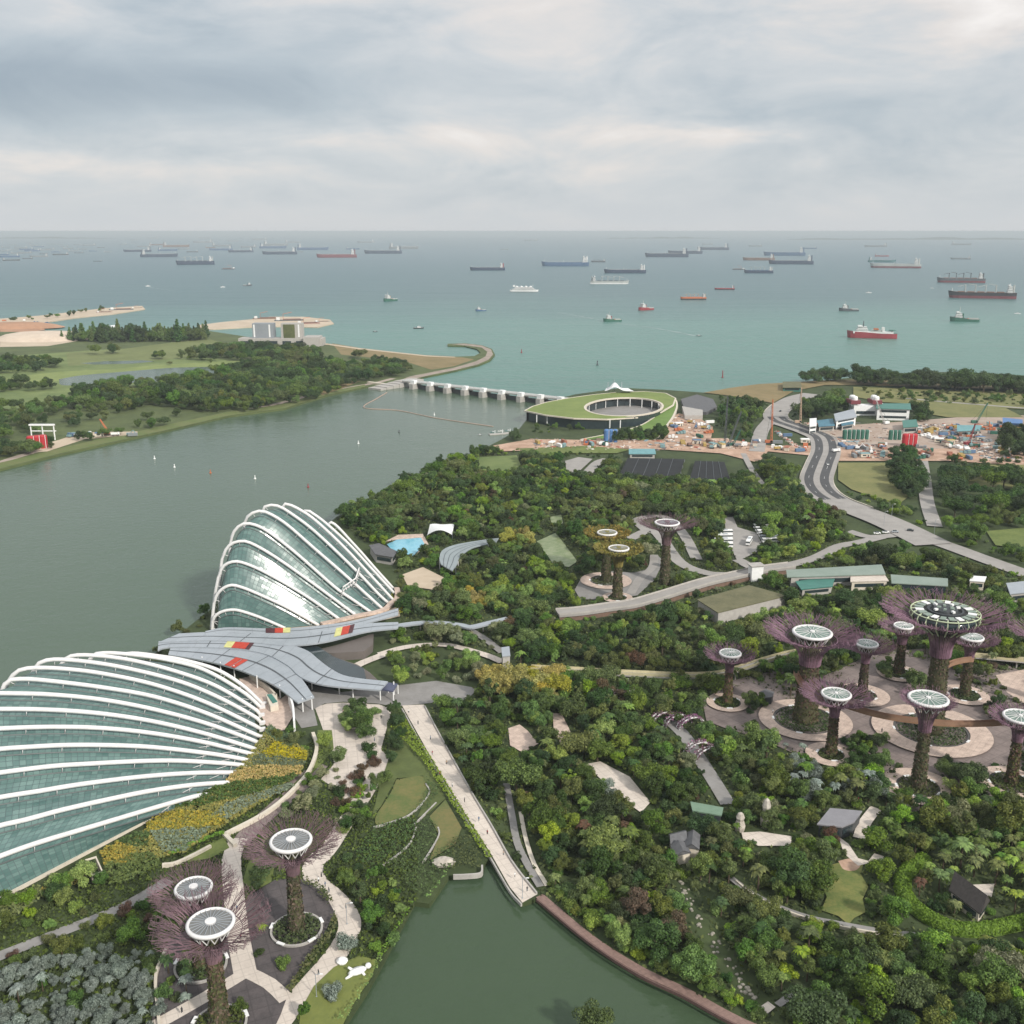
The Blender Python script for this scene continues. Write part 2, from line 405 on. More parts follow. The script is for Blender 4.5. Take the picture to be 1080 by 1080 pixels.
M_blue = mat('blue_paint', (0.09, 0.20, 0.42), None, 0.5, 0.5)
M_net = mat('black_shade_net', (0.022, 0.024, 0.026), (0.016, 0.017, 0.019), 0.15, 0.9)
M_trunk = mat('bark', (0.10, 0.075, 0.05), (0.06, 0.045, 0.03), 1.5, 0.9)
M_rock = mat('pale_rock', (0.50, 0.46, 0.40), (0.30, 0.27, 0.23), 0.8, 0.9)
M_slate = mat('slate_roof', (0.13, 0.13, 0.135), (0.085, 0.085, 0.09), 0.6, 0.7)
M_thatch = mat('dark_thatch', (0.07, 0.062, 0.058), (0.045, 0.04, 0.038), 1.2, 0.95)

# ------------------------------------------------------------------ water
def sea_ramp(t, pos, b):
    sx = t.n('ShaderNodeSeparateXYZ'); t.l(pos, sx.inputs[0])
    mp = t.n('ShaderNodeMapping'); mp.inputs['Scale'].default_value = (0.6, 1.6, 1); t.l(pos, mp.inputs[0])
    n = t.noise(mp.outputs[0], 0.0011, 4, 0.55, 0.8)
    d = t.m('ADD', t.m('ADD', sx.outputs[1], t.m('MULTIPLY', sx.outputs[0], -0.12)), t.m('MULTIPLY', t.m('SUBTRACT', n, 0.5), 1100.0))
    k = t.m('MULTIPLY', d, 1/10000.0, clamp=True)
    col = t.ramp(k, [(0.10, (0.070, 0.168, 0.138)), (0.165, (0.082, 0.198, 0.162)), (0.215, (0.086, 0.202, 0.172)), (0.31, (0.045, 0.118, 0.124)),
                     (0.48, (0.036, 0.108, 0.125)), (0.75, (0.048, 0.118, 0.145)), (1.0, (0.065, 0.135, 0.165))])  # far stops lightened in the water colour, standing in for distant haze
    n2 = t.noise(pos, 0.006, 4, 0.6)
    col = t.mix(t.m('MULTIPLY', n2, 0.16), col, (0.03, 0.07, 0.08)); t.l(col, b.inputs['Base Color'])
M_sea = watermat('sea_water', (0.08, 0.15, 0.16), 0.30, [(0.05, 3.0, (1, 1, 1)), (0.006, 8.0, (0.5, 1.5, 1))], sea_ramp)
def res_ramp(t, pos, b):
    n = t.noise(pos, 0.008, 4, 0.6); col = t.mix(n, (0.062, 0.100, 0.064), (0.074, 0.110, 0.075)); t.l(col, b.inputs['Base Color'])
M_res = watermat('reservoir_water', (0.09, 0.12, 0.09), 0.16, [(0.20, 0.38, (1, 1, 1)), (0.015, 1.0, (1, 1, 1))], res_ramp)
def lake_ramp(t, pos, b):
    n = t.noise(pos, 0.02, 4, 0.6); col = t.mix(n, (0.043, 0.071, 0.038), (0.052, 0.080, 0.045)); t.l(col, b.inputs['Base Color'])
M_lake = watermat('lake_water', (0.05, 0.08, 0.045), 0.10, [(0.35, 0.16, (1, 1, 1)), (0.03, 0.7, (1, 1.6, 1))], lake_ramp)

def wsheet(name, pts, m): o = MB().poly(pts).build(name, m); o['kind'] = 'structure'; return o
M_sea.node_tree.nodes['Principled BSDF'].inputs['Specular IOR Level'].default_value = 0.36; M_res.node_tree.nodes['Principled BSDF'].inputs['Specular IOR Level'].default_value = 0.42; M_lake.node_tree.nodes['Principled BSDF'].inputs['Specular IOR Level'].default_value = 0.4
SEA_R = 130000.0
wsheet('sea', [(-SEA_R, -3000, 0), (SEA_R, -3000, 0), (SEA_R, SEA_R, 0), (-SEA_R, SEA_R, 0)], M_sea)
BW = P(408, 405, 0.25); BE = P(606, 424, 0.25)
wsheet('reservoir', [(-1500, -200, 0.25), (-120, -200, 0.25), (-60, 500, 0.25), (60, 900, 0.25), (BE[0]+40, BE[1]-60, 0.25), BE, BW, (BW[0]-120, BW[1]-80, 0.25), (-1500, 900, 0.25)], M_res)
wsheet('lake', [(-90, 60, 0.35), (160, 60, 0.35), (160, 260, 0.35), (20, 320, 0.35), (-60, 300, 0.35)], M_lake)

# ------------------------------------------------------------------ land
GZ = 2.0
shoreL = [(-265, 60), (-232, 150), (-226, 240), (-220, 320), (-205, 385)]
px_main = [(160, 692), (190, 668), (222, 643)]
shoreB = [(-160, 520), (-140, 560)]
px_main2 = [(355, 545), (375, 535), (402, 525), (430, 510), (462, 494), (500, 478), (528, 464), (548, 452), (556, 442), (556, 434), (575, 424), (606, 416), (655, 409), (700, 411), (742, 414),
            (770, 409), (800, 405), (838, 403), (870, 401), (910, 397), (960, 393), (1010, 392), (1080, 396), (1200, 398), (1400, 400)]
land = [(x, y) for x, y in shoreL]+[P(a, b)[:2] for a, b in px_main]+shoreB+[P(a, b)[:2] for a, b in px_main2]+[(1600, 700), (900, 60), (130, 60)]
px_lake = [(800, 1100), (790, 1087), (767, 1074), (722, 1049), (672, 1026), (622, 992), (565, 947), (550, 952), (538, 938), (517, 906), (512, 908), (508, 921), (473, 924), (453, 953), (437, 951), (400, 1021), (387, 1044), (362, 1082), (352, 1120)]
land += [P(a, b)[:2] for a, b in px_lake]+[(-60, 60)]
M_ground = mat('park_ground', (0.060, 0.082, 0.030), (0.032, 0.046, 0.018), 0.05, 0.95, detail=7)
g = MB().prism(land, -2.0, GZ).build('ground', M_ground); g['kind'] = 'structure'
px_w = [(-400, 640), (-150, 548), (0, 495), (60, 480), (100, 471), (180, 453), (240, 439), (300, 431), (345, 417), (385, 408), (412, 407), (430, 401), (455, 396), (480, 391), (505, 385), (517, 380), (522, 374),
        (519, 368), (508, 364), (490, 362), (472, 362.5), (472, 364.5), (490, 365), (503, 368), (507, 372), (500, 375.5), (482, 376), (450, 374.5), (410, 371), (380, 367), (345, 362), (320, 361), (280, 358),
        (240, 352), (214, 348), (180, 350), (120, 352), (60, 350), (0, 348), (-150, 346), (-500, 350)]
g2 = MB().prism([P(a, b)[:2] for a, b in px_w], -2.0, GZ).build('ground', mat('coastal_ground', (0.10, 0.125, 0.045), (0.06, 0.08, 0.03), 0.02, 0.95)); g2['kind'] = 'structure'
px_sp1 = [(-200, 336), (0, 336), (40, 333), (75, 329), (110, 325), (150, 322.5), (153, 326), (120, 331), (80, 335), (40, 341), (0, 345), (-200, 345)]
px_sp2 = [(208, 343), (235, 339.5), (262, 337), (285, 334), (320, 334), (348, 337), (352, 341), (335, 345), (300, 344), (260, 345), (225, 347), (210, 347)]
for q in (px_sp1, px_sp2):
    MB().prism([P(a, b)[:2] for a, b in q], -2.0, GZ).build('sand_spit', M_sand)['kind'] = 'structure'
# distant islands on the horizon, low hills
M_hill = mat('island_forest', (0.04, 0.055, 0.03), None, 0.002, 0.95)
for ci, (xa, xb, d, hh) in enumerate(((830, 1130, 26000, 60), (640, 760, 30000, 55), (-60, 120, 30000, 50))):
    mb = MB(); xs = np.linspace(xa, xb, 40); fr = []; pk = []; bk = []
    for i, x in enumerate(xs):
        q = Q(x, 245, d); h = hh*(0.35+0.65*abs(math.sin(i*0.37+ci)*math.cos(i*0.13)))*math.sin(math.pi*i/39)**0.5
        fr.append((q[0], d-500, -1)); pk.append((q[0], d, h)); bk.append((q[0], d+700, -1))
    mb.band(fr, pk).band(pk, bk); o = mb.build('island_hill', M_hill, smooth=True); o['kind'] = 'structure'

# ------------------------------------------------------------------ far shore: golf course
def fs(name, px, m, **k): return sheet(name, px, m, clear=True, **k)
fs('golf_lawn', [(0, 500-60), (60, 428), (120, 412), (190, 398), (240, 380), (180, 372), (120, 368), (60, 372), (0, 376), (-60, 380), (-60, 450)], M_golf, smooth=False).__setitem__('kind', 'structure')
CLEAR[:] = False
sheet('golf_lawn', [(0, 400), (60, 392), (120, 389), (180, 384), (240, 381), (285, 379), (290, 384), (235, 388), (180, 390), (120, 394), (70, 400), (0, 412)], mat('bright_fairway', (0.21, 0.25, 0.085), (0.15, 0.19, 0.06), 0.02, 0.9))
sheet('golf_lawn', [(70, 372), (130, 368), (190, 360), (222, 358), (250, 366), (240, 372), (190, 378), (120, 383), (72, 386)], mat('mid_fairway', (0.165, 0.19, 0.07), (0.12, 0.14, 0.05), 0.02, 0.9), clear=True)
sheet('pond', [(62, 400), (85, 396), (130, 392), (180, 388), (215, 387), (245, 386), (240, 389), (225, 394), (205, 398), (170, 402), (120, 404.5), (85, 406), (65, 406)], M_res, smooth=True)
sheet('pond', [(85, 383), (110, 381), (150, 380), (165, 381), (140, 383.5), (100, 384.5)], M_res)
sheet('sand_mound_base', [(0, 358), (30, 354), (75, 353), (92, 355), (80, 360), (50, 365), (0, 366)], M_sand)
sheet('dirt_field', [(0, 342), (40, 343), (48, 348), (30, 350), (0, 350)], mat('orange_earth', (0.42, 0.24, 0.15), None, 0.02, 0.95))
sheet('dry_field', [(350, 362), (380, 367), (450, 375), (488, 377), (500, 379), (480, 386), (455, 390), (430, 382), (400, 378), (360, 374)], M_dry, clear=True)
sheet('breakwater_path', [(412, 405), (432, 397), (455, 392.5), (480, 387.5), (502, 381), (512, 376), (514, 371), (508, 366.5), (490, 364.2), (476, 363), (490, 362.4), (508, 364.4), (518, 368.5), (520, 374), (515, 379.5), (503, 384.5), (480, 390.3), (455, 395.3), (432, 400.6), (415, 407)], mat('breakwater_stone', (0.36, 0.30, 0.25), (0.22, 0.18, 0.15), 0.08, 0.95))
sheet('beach', [(345, 362.2), (380, 367.2), (450, 374.8), (480, 376.3), (480, 377), (450, 375.8), (380, 368.4), (345, 363.6), (320, 362.5), (320, 361.2)], M_sand)
strip('riverside_path', [(-40, 507), (0, 488), (45, 474), (90, 462), (145, 457), (180, 450), (222, 440), (268, 431), (300, 424), (330, 416), (360, 410), (395, 404), (415, 399)], 9, mat('river_path', (0.40, 0.33, 0.28), None, 0.05, 0.9))
sheet('river_bank', [(-40, 511), (0, 494), (60, 479), (100, 470), (180, 452.5), (240, 438.5), (300, 430.5), (345, 416.5), (385, 408), (385, 405.5), (345, 413), (300, 426), (240, 434.5), (180, 447), (145, 455), (100, 464), (60, 473.5), (0, 488)], mat('bank_grass', (0.10, 0.14, 0.04), (0.14, 0.15, 0.06), 0.05, 0.9), clear=True)
sheet('site_yard', [(40, 470), (62, 464), (85, 456), (145, 455), (145, 458), (90, 463), (50, 476), (38, 477)], M_sand)
sheet('orange_bank', [(335, 412), (345, 410), (362, 404), (372, 402), (380, 402), (360, 410), (340, 417)], M_dry)
# inlet behind the dry field stays water: cut by coast outline above

# ------------------------------------------------------------------ near garden: surfaces
CL2 = True
sheet('plaza', [(332, 746), (345, 742), (362, 741), (400, 743), (414, 748), (410, 760), (402, 790), (410, 800), (405, 818), (387, 835), (378, 850), (368, 850), (352, 830), (338, 822), (352, 806), (352, 795), (345, 782), (338, 762)], M_plaza)
sheet('forecourt', [(300, 735), (330, 720), (360, 730), (400, 725), (460, 718), (505, 726), (492, 738), (448, 742), (415, 745), (398, 742), (362, 740), (342, 742), (331, 748), (335, 765), (318, 768), (308, 752)], M_greypath)
strip('promenade_branch', [(407, 800), (395, 820), (380, 845), (366, 865), (350, 890), (337, 907)], 6.0, M_plaza)
strip('garden_walk', [(340, 900), (330, 914), (334, 930), (350, 944), (364, 960), (369, 976), (362, 995), (350, 1012), (330, 1035), (306, 1063), (286, 1090)], [6.5]*61, M_paving)
sheet('promenade', [(424, 744), (447, 743), (460, 770), (493, 830), (517, 870), (540, 910), (567, 943), (551, 952), (538, 936), (517, 899), (493, 862), (453, 796)], M_paving)
brd = [(569, 944.5), (623, 989.5), (675, 1022.5), (722, 1045), (767, 1070), (800, 1085), (850, 1100)]
strip('boardwalk', brd, 2.8, M_wood)
strip('cross_path', [(300, 833), (318, 820), (340, 806)], 5, M_mauve)
strip('pink_path', [(252, 890), (268, 872), (290, 852), (318, 828), (338, 806)], 6.5, M_mauve)
sheet('dark_plaza', [(158, 1100), (165, 1020), (178, 992), (205, 975), (245, 985), (262, 945), (290, 928), (318, 926), (342, 942), (353, 962), (342, 985), (318, 1020), (304, 1048), (296, 1070), (282, 1100)], M_dark)
strip('avenue', [(252, 884), (244, 905), (246, 935), (251, 984), (259, 1028)], 6.0, M_paving, per=2)
strip('avenue_branch', [(262, 1024), (212, 1054), (166, 1080), (120, 1106)], 4.0, M_paving, per=2)
strip('avenue_branch', [(258, 1024), (284, 1037), (302, 1054)], 4.0, M_paving, per=2)
strip('service_path', [(178, 928), (152, 944), (128, 957), (100, 969), (56, 986), (0, 1008), (-40, 1024)], 4.2, M_greypath)
sheet('lawn', [(314, 1100), (317, 1065), (331, 1040), (352, 1020), (378, 1008), (398, 1012), (392, 1030), (372, 1060), (352, 1100)], mat('lakeside_lawn', (0.17, 0.19, 0.05), (0.12, 0.145, 0.04), 0.15, 0.9))
sheet('lawn', [(194, 903), (236, 883), (242, 894), (222, 905), (194, 910)], M_grass)
sheet('lawn', [(262, 908), (282, 900), (290, 912), (286, 930), (268, 940), (256, 930)], M_grass)
sheet('lawn', [(335, 770), (350, 770), (352, 790), (344, 800), (330, 815), (300, 836), (325, 812), (333, 795)], M_grass, clear=False)
sheet('terrace_lawn', [(418, 822), (447, 819), (453, 835), (433, 857), (402, 871), (396, 862), (411, 838)], mat('brown_terrace', (0.165, 0.15, 0.055), (0.08, 0.12, 0.035), 0.12, 0.9), smooth=True)
sheet('terrace_lawn', [(453, 861), (470, 843), (487, 873), (480, 890), (453, 907), (463, 881)], mat('brown_terrace2', (0.18, 0.15, 0.06), (0.09, 0.12, 0.04), 0.12, 0.9))
sheet('terrace_bank', [(408, 762), (424, 762), (455, 812), (470, 842), (452, 858), (440, 862), (452, 836), (446, 818), (418, 821), (402, 850), (392, 862), (400, 830), (410, 800)], mat('terrace_grass', (0.10, 0.125, 0.04), (0.07, 0.09, 0.03), 0.2, 0.9))
# visitor centre terrace and dome surrounds
sheet('terrace', [(252, 716), (268, 712), (282, 722), (296, 737), (306, 730), (311, 752), (300, 770), (285, 772), (276, 756), (264, 738)], M_pink)
sheet('terrace', [(305, 662), (420, 640), (422, 650), (360, 664), (300, 672)], M_sand, clear=False)
# supertree grove floor
sheet('grove_plaza', [(738, 742), (770, 718), (815, 708), (870, 712), (925, 688), (975, 684), (1060, 700), (1085, 712), (1140, 760), (1130, 830), (1070, 850), (1000, 838), (960, 860), (935, 842), (905, 805), (850, 800), (800, 778), (765, 768)], M_mauve, clear=False)
sheet('grove_court', [(742, 745), (790, 718), (815, 735), (850, 742), (905, 700), (940, 690), (1000, 702), (1012, 722), (1060, 745), (1085, 760), (1075, 800), (1035, 812), (1000, 800), (985, 812), (960, 818), (935, 800), (905, 790), (860, 790), (825, 785), (795, 760), (770, 770), (745, 760)], M_mauve)
sheet('grove_walk', [(1050, 712), (1085, 705), (1120, 745), (1085, 745), (1062, 730)], M_pink)
strip('rust_path', [(706, 760), (722, 776), (738, 800), (752, 822), (768, 848)], 5.5, M_greypath)
sheet('white_terrace', [(617, 806), (633, 803), (664, 819), (686, 846), (676, 857), (650, 838), (634, 822)], M_paving)
sheet('pink_court', [(536, 768), (548, 764), (556, 770), (568, 784), (552, 794), (538, 786)], M_pink)
sheet('pink_court', [(583, 752), (592, 752), (600, 768), (604, 778), (592, 786), (584, 770)], M_pink)
sheet('lawn', [(874, 913), (890, 908), (911, 909), (908, 922), (916, 935), (910, 948), (913, 962), (901, 968), (895, 975), (884, 966), (866, 960), (872, 946), (868, 936), (876, 926)], mat('worn_lawn', (0.19, 0.185, 0.06), (0.085, 0.125, 0.034), 0.16, 0.9, detail=7))
sheet('worn_patch', [(884, 908), (900, 905), (908, 911), (902, 918), (890, 917)], M_dirt, smooth=True)
sheet('pavilion_court', [(884, 882), (895, 890), (905, 905), (916, 908), (922, 900), (932, 903), (936, 912), (918, 910), (905, 913), (890, 900)], M_paving)
strip('pavilion_path', [(906, 884), (912, 868), (924, 852)], 4.0, M_paving)
sheet('garden_terrace', [(782, 878), (802, 877), (835, 882), (834, 892), (800, 892), (784, 886)], M_paving)
sheet('house_terrace', [(1024, 933), (1049, 932), (1045, 950), (1034, 946)], M_paving)
strip('garden_path', [(770, 925), (790, 940), (816, 954), (852, 967), (886, 974), (925, 981), (966, 986)], 2.2, M_greypath)
strip('garden_track', [(534, 826), (540, 860), (546, 890), (560, 918), (570, 935)], 2.4, M_greypath)
strip('garden_track', [(549, 856), (554, 882), (563, 910), (577, 934)], 1.4, M_cream)
strip('corner_path', [(820, 1060), (838, 1048), (850, 1052)], 2.0, M_greypath)
sheet('corner_terrace', [(798, 1064), (810, 1056), (818, 1062), (806, 1072)], M_paving)
# mid garden
sheet('lily_pond', [(566, 571), (586, 562), (594, 572), (609, 592), (600, 598), (584, 595)], mat('lily_water', (0.26, 0.29, 0.17), (0.13, 0.18, 0.07), 0.25, 0.4))
sheet('lily_pond', [(580, 545), (592, 543), (594, 552), (582, 554)], MATS['lily_water'])
sheet('splash_pool', [(408, 574), (419, 569), (444, 567), (448, 574), (436, 586), (414, 581)], mat('pool_water', (0.25, 0.52, 0.62), (0.16, 0.42, 0.55), 0.4, 0.15))
sheet('pool_deck', [(404, 572), (420, 564), (446, 563), (452, 574), (437, 586.5), (448, 574), (444, 567), (419, 569)], M_pink)
sheet('playground', [(424, 606), (446, 598), (470, 610), (458, 622), (430, 618)], M_sand)
sheet('golden_court', [(606, 622), (614, 608), (640, 602), (668, 604), (686, 600), (694, 586), (700, 592), (690, 612), (672, 628), (640, 632), (612, 632)], M_greypath)
strip('mid_path', [(665, 626), (675, 610), (688, 598), (690, 585)], 5, M_road)
strip('service_road', [(664, 568), (690, 560), (716, 592), (745, 604), (770, 606)], 8, M_road)
strip('service_road', [(682, 560), (672, 548), (700, 545), (720, 562), (735, 590)], 7, M_road)
strip('park_path', [(400, 690), (430, 682), (470, 680), (510, 690), (530, 698)], 4.5, M_plaza)
strip('park_path', [(360, 712), (380, 700), (405, 690)], 5.0, M_plaza)
strip('park_path', [(494, 663), (512, 674), (530, 688)], 4.0, M_greypath)
sheet('coach_park', [(764, 545), (773, 545), (778, 556), (798, 562), (803, 572), (798, 582), (778, 592), (772, 580), (766, 566)], M_road)
strip('coach_road', [(778, 590), (800, 600), (830, 596), (860, 588), (885, 576), (905, 572), (930, 566)], 8, M_road)
strip('cross_road', [(905, 540), (925, 550), (955, 562), (990, 572), (1040, 590), (1085, 606)], 14, M_road)
strip('cross_road', [(895, 560), (920, 566), (960, 562)], 8, M_road)
strip('side_road', [(972, 484), (975, 505), (978, 530), (986, 555)], 10, M_road)
# construction belt
sheet('construction_ground', [(520, 470), (560, 463), (620, 464), (680, 464), (760, 462), (812, 470), (870, 470), (900, 462), (960, 462), (1010, 448), (1100, 448), (1200, 480), (1100, 492), (1000, 486), (940, 486), (872, 486), (852, 480), (810, 476), (800, 488), (760, 478), (700, 474), (620, 472), (530, 476)], M_dirt)
sheet('construction_ground', [(700, 444), (716, 436), (736, 440), (752, 450), (750, 462), (700, 464)], M_dirt)
sheet('plant_yard', [(846, 452), (900, 448), (960, 444), (1010, 440), (1080, 438), (1080, 470), (960, 474), (880, 472)], mat('yard_concrete', (0.40, 0.33, 0.28), (0.30, 0.22, 0.17), 0.04, 0.9), clear=True)
sheet('meadow', [(884, 488), (942, 488), (948, 508), (958, 524), (950, 530), (926, 526), (898, 516), (884, 506)], M_field)
sheet('meadow', [(1000, 490), (1080, 490), (1090, 520), (1060, 515), (1010, 512)], M_field, clear=False)
sheet('meadow', [(1040, 560), (1100, 555), (1100, 580), (1050, 575)], M_grass)
sheet('dry_shore', [(742, 414), (770, 409), (800, 405), (838, 403), (870, 401), (910, 400), (1000, 402), (1100, 404), (1100, 412), (1000, 409), (910, 406), (870, 406), (838, 412), (815, 425), (790, 420), (760, 416)], M_dry, clear=True)
sheet('tree_nursery', [(900, 408), (1000, 411), (1100, 414), (1100, 432), (1000, 428), (930, 424), (900, 418)], M_field, clear=True)
sheet('meadow', [(970, 426), (1060, 430), (1080, 440), (1000, 440), (975, 436)], M_field, clear=True)
strip('shore_road', [(955, 420), (1000, 424), (1050, 428), (1100, 432)], 7, M_road)
sheet('nursery_yard', [(596, 486), (610, 482), (625, 484), (612, 496), (598, 500)], M_road)
strip('nursery_road', [(618, 500), (630, 488), (640, 484)], 9, M_road)
sheet('lawn', [(545, 473), (620, 470), (665, 474), (650, 478), (560, 478)], M_grass)
sheet('allotment', [(505, 482), (545, 480), (550, 492), (530, 498), (505, 494)], M_golf)
strip('west_road', [(784, 478), (793, 495), (805, 512)], 5, M_road)
strip('viaduct_slip', [(798, 476), (803, 455), (812, 443), (820, 430), (835, 420), (860, 416)], 14, M_road)
# ------------------------------------------------------------------ the two glass conservatories
def glassmat(name, c1, c2, pane, rough=0.25):
    m = bpy.data.materials.new(name); m.use_nodes = True; t = NT(m.node_tree); b = m.node_tree.nodes['Principled BSDF']
    uv = t.n('ShaderNodeTexCoord').outputs['UV']; s = t.n('ShaderNodeSeparateXYZ'); t.l(uv, s.inputs[0])
    u = t.m('DIVIDE', s.outputs[0], pane[0]); v = t.m('DIVIDE', s.outputs[1], pane[1])
    line = t.m('MAXIMUM', t.m('LESS_THAN', t.m('FRACT', u), 0.085), t.m('LESS_THAN', t.m('FRACT', v), 0.085))
    wn = t.n('ShaderNodeTexWhiteNoise'); wn.noise_dimensions = '2D'
    t.l(t.xyz(t.m('FLOOR', u), t.m('FLOOR', v), 0), wn.inputs['Vector'])
    g = t.n('ShaderNodeNewGeometry'); big = t.noise(g.outputs['Position'], 0.06, 4, 0.6)  # broad tone patches put varied reflections into the glass colour
    f = t.m('ADD', t.m('MULTIPLY', wn.outputs[0], 0.55), t.m('MULTIPLY', t.m('SUBTRACT', big, 0.35), 1.3), clamp=True)
    col = t.mix(f, c2, c1); col = t.mix(line, col, (0.05, 0.08, 0.08)); t.l(col, b.inputs['Base Color'])
    t.l(t.m('ADD', t.m('MULTIPLY', line, 0.3), rough), b.inputs['Roughness'])
    b.inputs['Specular IOR Level'].default_value = 0.5
    # panes are never perfectly coplanar
    wv = t.n('ShaderNodeTexWhiteNoise'); wv.noise_dimensions = '2D'; t.l(t.xyz(t.m('FLOOR', u), t.m('ADD', t.m('FLOOR', v), 37.0), 0), wv.inputs['Vector'])
    va = t.n('ShaderNodeVectorMath', op='SUBTRACT'); t.l(wv.outputs['Color'], va.inputs[0]); va.inputs[1].default_value = (0.5, 0.5, 0.5)
    vs = t.n('ShaderNodeVectorMath', op='SCALE'); t.l(va.outputs[0], vs.inputs[0]); vs.inputs['Scale'].default_value = 0.045
    vd = t.n('ShaderNodeVectorMath', op='ADD'); t.l(g.outputs['Normal'], vd.inputs[0]); t.l(vs.outputs[0], vd.inputs[1])
    vn = t.n('ShaderNodeVectorMath', op='NORMALIZE'); t.l(vd.outputs[0], vn.inputs[0]); t.l(vn.outputs[0], b.inputs['Normal'])
    return m
M_glassA = glassmat('conservatory_glass', (0.15, 0.235, 0.215), (0.052, 0.11, 0.103), (2.0, 2.0))
M_steelw = mat('white_steel', (0.70, 0.685, 0.68), (0.60, 0.59, 0.58), 0.4, 0.45)
M_reflband = mat('reflection_band_grey', (0.10, 0.12, 0.12), None, 0.4, 0.5)

# elevations of each arch: (metres along the ground from the inland foot, height above the park); survey of the skyline
FD = [((-106.1, 321.8), 139, None), ((-100.2, 330.1), 133, None), ((-100.1, 336.8), 128, None), ((-98.5, 341.8), 123, None), ((-97.9, 345.2), 119, None), ((-97.7, 350.0), 115, None), ((-97.7, 354.0), 112, None),
      ((-97.9, 359.0), 109, None), ((-98.6, 364.2), 107, None), ((-100.1, 370.6), 105, None), ((-101.4, 376.0), 104, None), ((-103.3, 382.8), 103, None), ((-104.6, 389.7), 102, None), ((-105.0, 393.3), 101, None)]
FDPX = [[(222.9, 836.5), (206.7, 839.7), (171.8, 849.4), (134.2, 860.6), (80.6, 876.7), (40.3, 888.8), (0.0, 903.1)],
        [(247.0, 823.6), (204.1, 827.9), (161.1, 833.8), (120.8, 841.8), (67.1, 853.9), (26.9, 864.7), (0.0, 870.8)],
        [(252.4, 813.6), (214.8, 815.0), (174.5, 817.1), (134.2, 820.9), (80.6, 827.9), (40.3, 834.6), (0.0, 841.0)],
        [(260.4, 806.4), (236.3, 805.1), (188.0, 802.4), (147.7, 802.9), (94.0, 805.6), (53.7, 808.3), (0.0, 815.0)],
        [(264.5, 801.6), (249.7, 799.4), (214.8, 794.0), (161.1, 788.1), (112.8, 786.0), (67.1, 786.0), (26.9, 788.1), (0.0, 790.0)],
        [(268.5, 794.9), (255.1, 792.7), (214.8, 782.8), (161.1, 773.4), (107.4, 768.0), (53.7, 766.7), (0.0, 768.5)],
        [(271.2, 789.5), (255.1, 785.5), (214.8, 773.4), (161.1, 760.8), (107.4, 752.7), (53.7, 748.7), (0.0, 747.9)],
        [(273.9, 782.8), (257.8, 777.4), (214.8, 762.1), (161.1, 747.9), (107.4, 737.9), (53.7, 732.6), (0.0, 731.2)],
        [(275.2, 776.1), (263.1, 772.0), (214.8, 751.1), (161.1, 734.4), (107.4, 725.0), (53.7, 718.3), (26.9, 716.2), (8.1, 718.3)],
        [(275.2, 768.0), (265.8, 764.0), (214.8, 739.8), (161.1, 721.6), (107.4, 710.3), (67.1, 705.4), (34.9, 704.4), (18.8, 707.6), (12.1, 714.3)],
        [(275.2, 761.3), (268.5, 755.9), (228.2, 734.4), (188.0, 718.3), (134.2, 704.9), (94.0, 698.2), (61.8, 695.5), (45.6, 697.4), (38.9, 702.2)],
        [(274.4, 753.2), (268.5, 747.9), (228.2, 723.7), (188.0, 708.9), (147.7, 698.2), (115.5, 692.8), (88.6, 690.9), (75.2, 692.0), (68.5, 695.5)],
        [(275.2, 745.2), (255.1, 729.1), (214.8, 706.2), (174.5, 695.5), (142.3, 690.9), (118.1, 688.8), (104.7, 689.3), (98.0, 691.5)],
        [(276.6, 741.2), (255.1, 722.4), (228.2, 706.2), (193.3, 696.3), (166.5, 692.0), (145.0, 689.3), (134.2, 689.6), (127.5, 691.5)]]
CFPX = [[(300.6, 661.6), (277.2, 652.4), (256.9, 645.3), (244.6, 643.2), (232.4, 645.9), (225.3, 652.4), (223.9, 662.6)],
        [(336.3, 658.5), (301.7, 640.2), (271.1, 625.9), (252.8, 618.8), (242.6, 617.4), (232.4, 622.9), (226.3, 634.1), (223.2, 660.6)],
        [(359.7, 653.4), (322.0, 628.0), (281.3, 604.5), (258.9, 594.4), (246.7, 592.3), (236.5, 596.4), (231.4, 605.6), (227.3, 623.9)],
        [(377.0, 649.3), (332.2, 616.8), (291.5, 588.2), (265.0, 573.0), (252.8, 570.9), (242.6, 574.6), (236.5, 583.1), (233.4, 595.4)],
        [(393.3, 646.3), (373.0, 633.1), (352.6, 618.8), (311.9, 583.1), (281.3, 559.7), (265.0, 552.6), (254.8, 553.2), (246.7, 560.7), (243.6, 570.9)],
        [(404.5, 642.2), (362.8, 605.6), (332.2, 579.1), (301.7, 552.6), (281.3, 540.4), (271.1, 539.4), (263.0, 543.4), (258.5, 550.6)],
        [(410.6, 636.1), (399.4, 626.9), (373.0, 599.4), (332.2, 560.7), (303.7, 539.4), (291.5, 533.2), (284.4, 533.2), (277.2, 538.3)],
        [(415.7, 633.1), (393.3, 609.6), (362.8, 577.0), (332.2, 548.5), (313.9, 536.3), (304.7, 532.6), (297.6, 534.7)],
        [(416.8, 625.9), (393.3, 601.5), (368.9, 575.0), (344.4, 552.6), (330.2, 542.0), (321.0, 539.4)],
        [(415.7, 620.8), (397.4, 601.5), (373.0, 574.0), (348.5, 550.6)]]
CFR = [((-113.4, 477.8), 95), ((-97.2, 481.7), 95), ((-87.1, 488.3), 95), ((-79.5, 493.7), 95), ((-72.1, 497.8), 95), ((-67.3, 503.4), 95), ((-65.2, 512.0), 95), ((-63.2, 516.4), 95), ((-63.8, 527.0), 95), ((-65.2, 534.8), 95)]
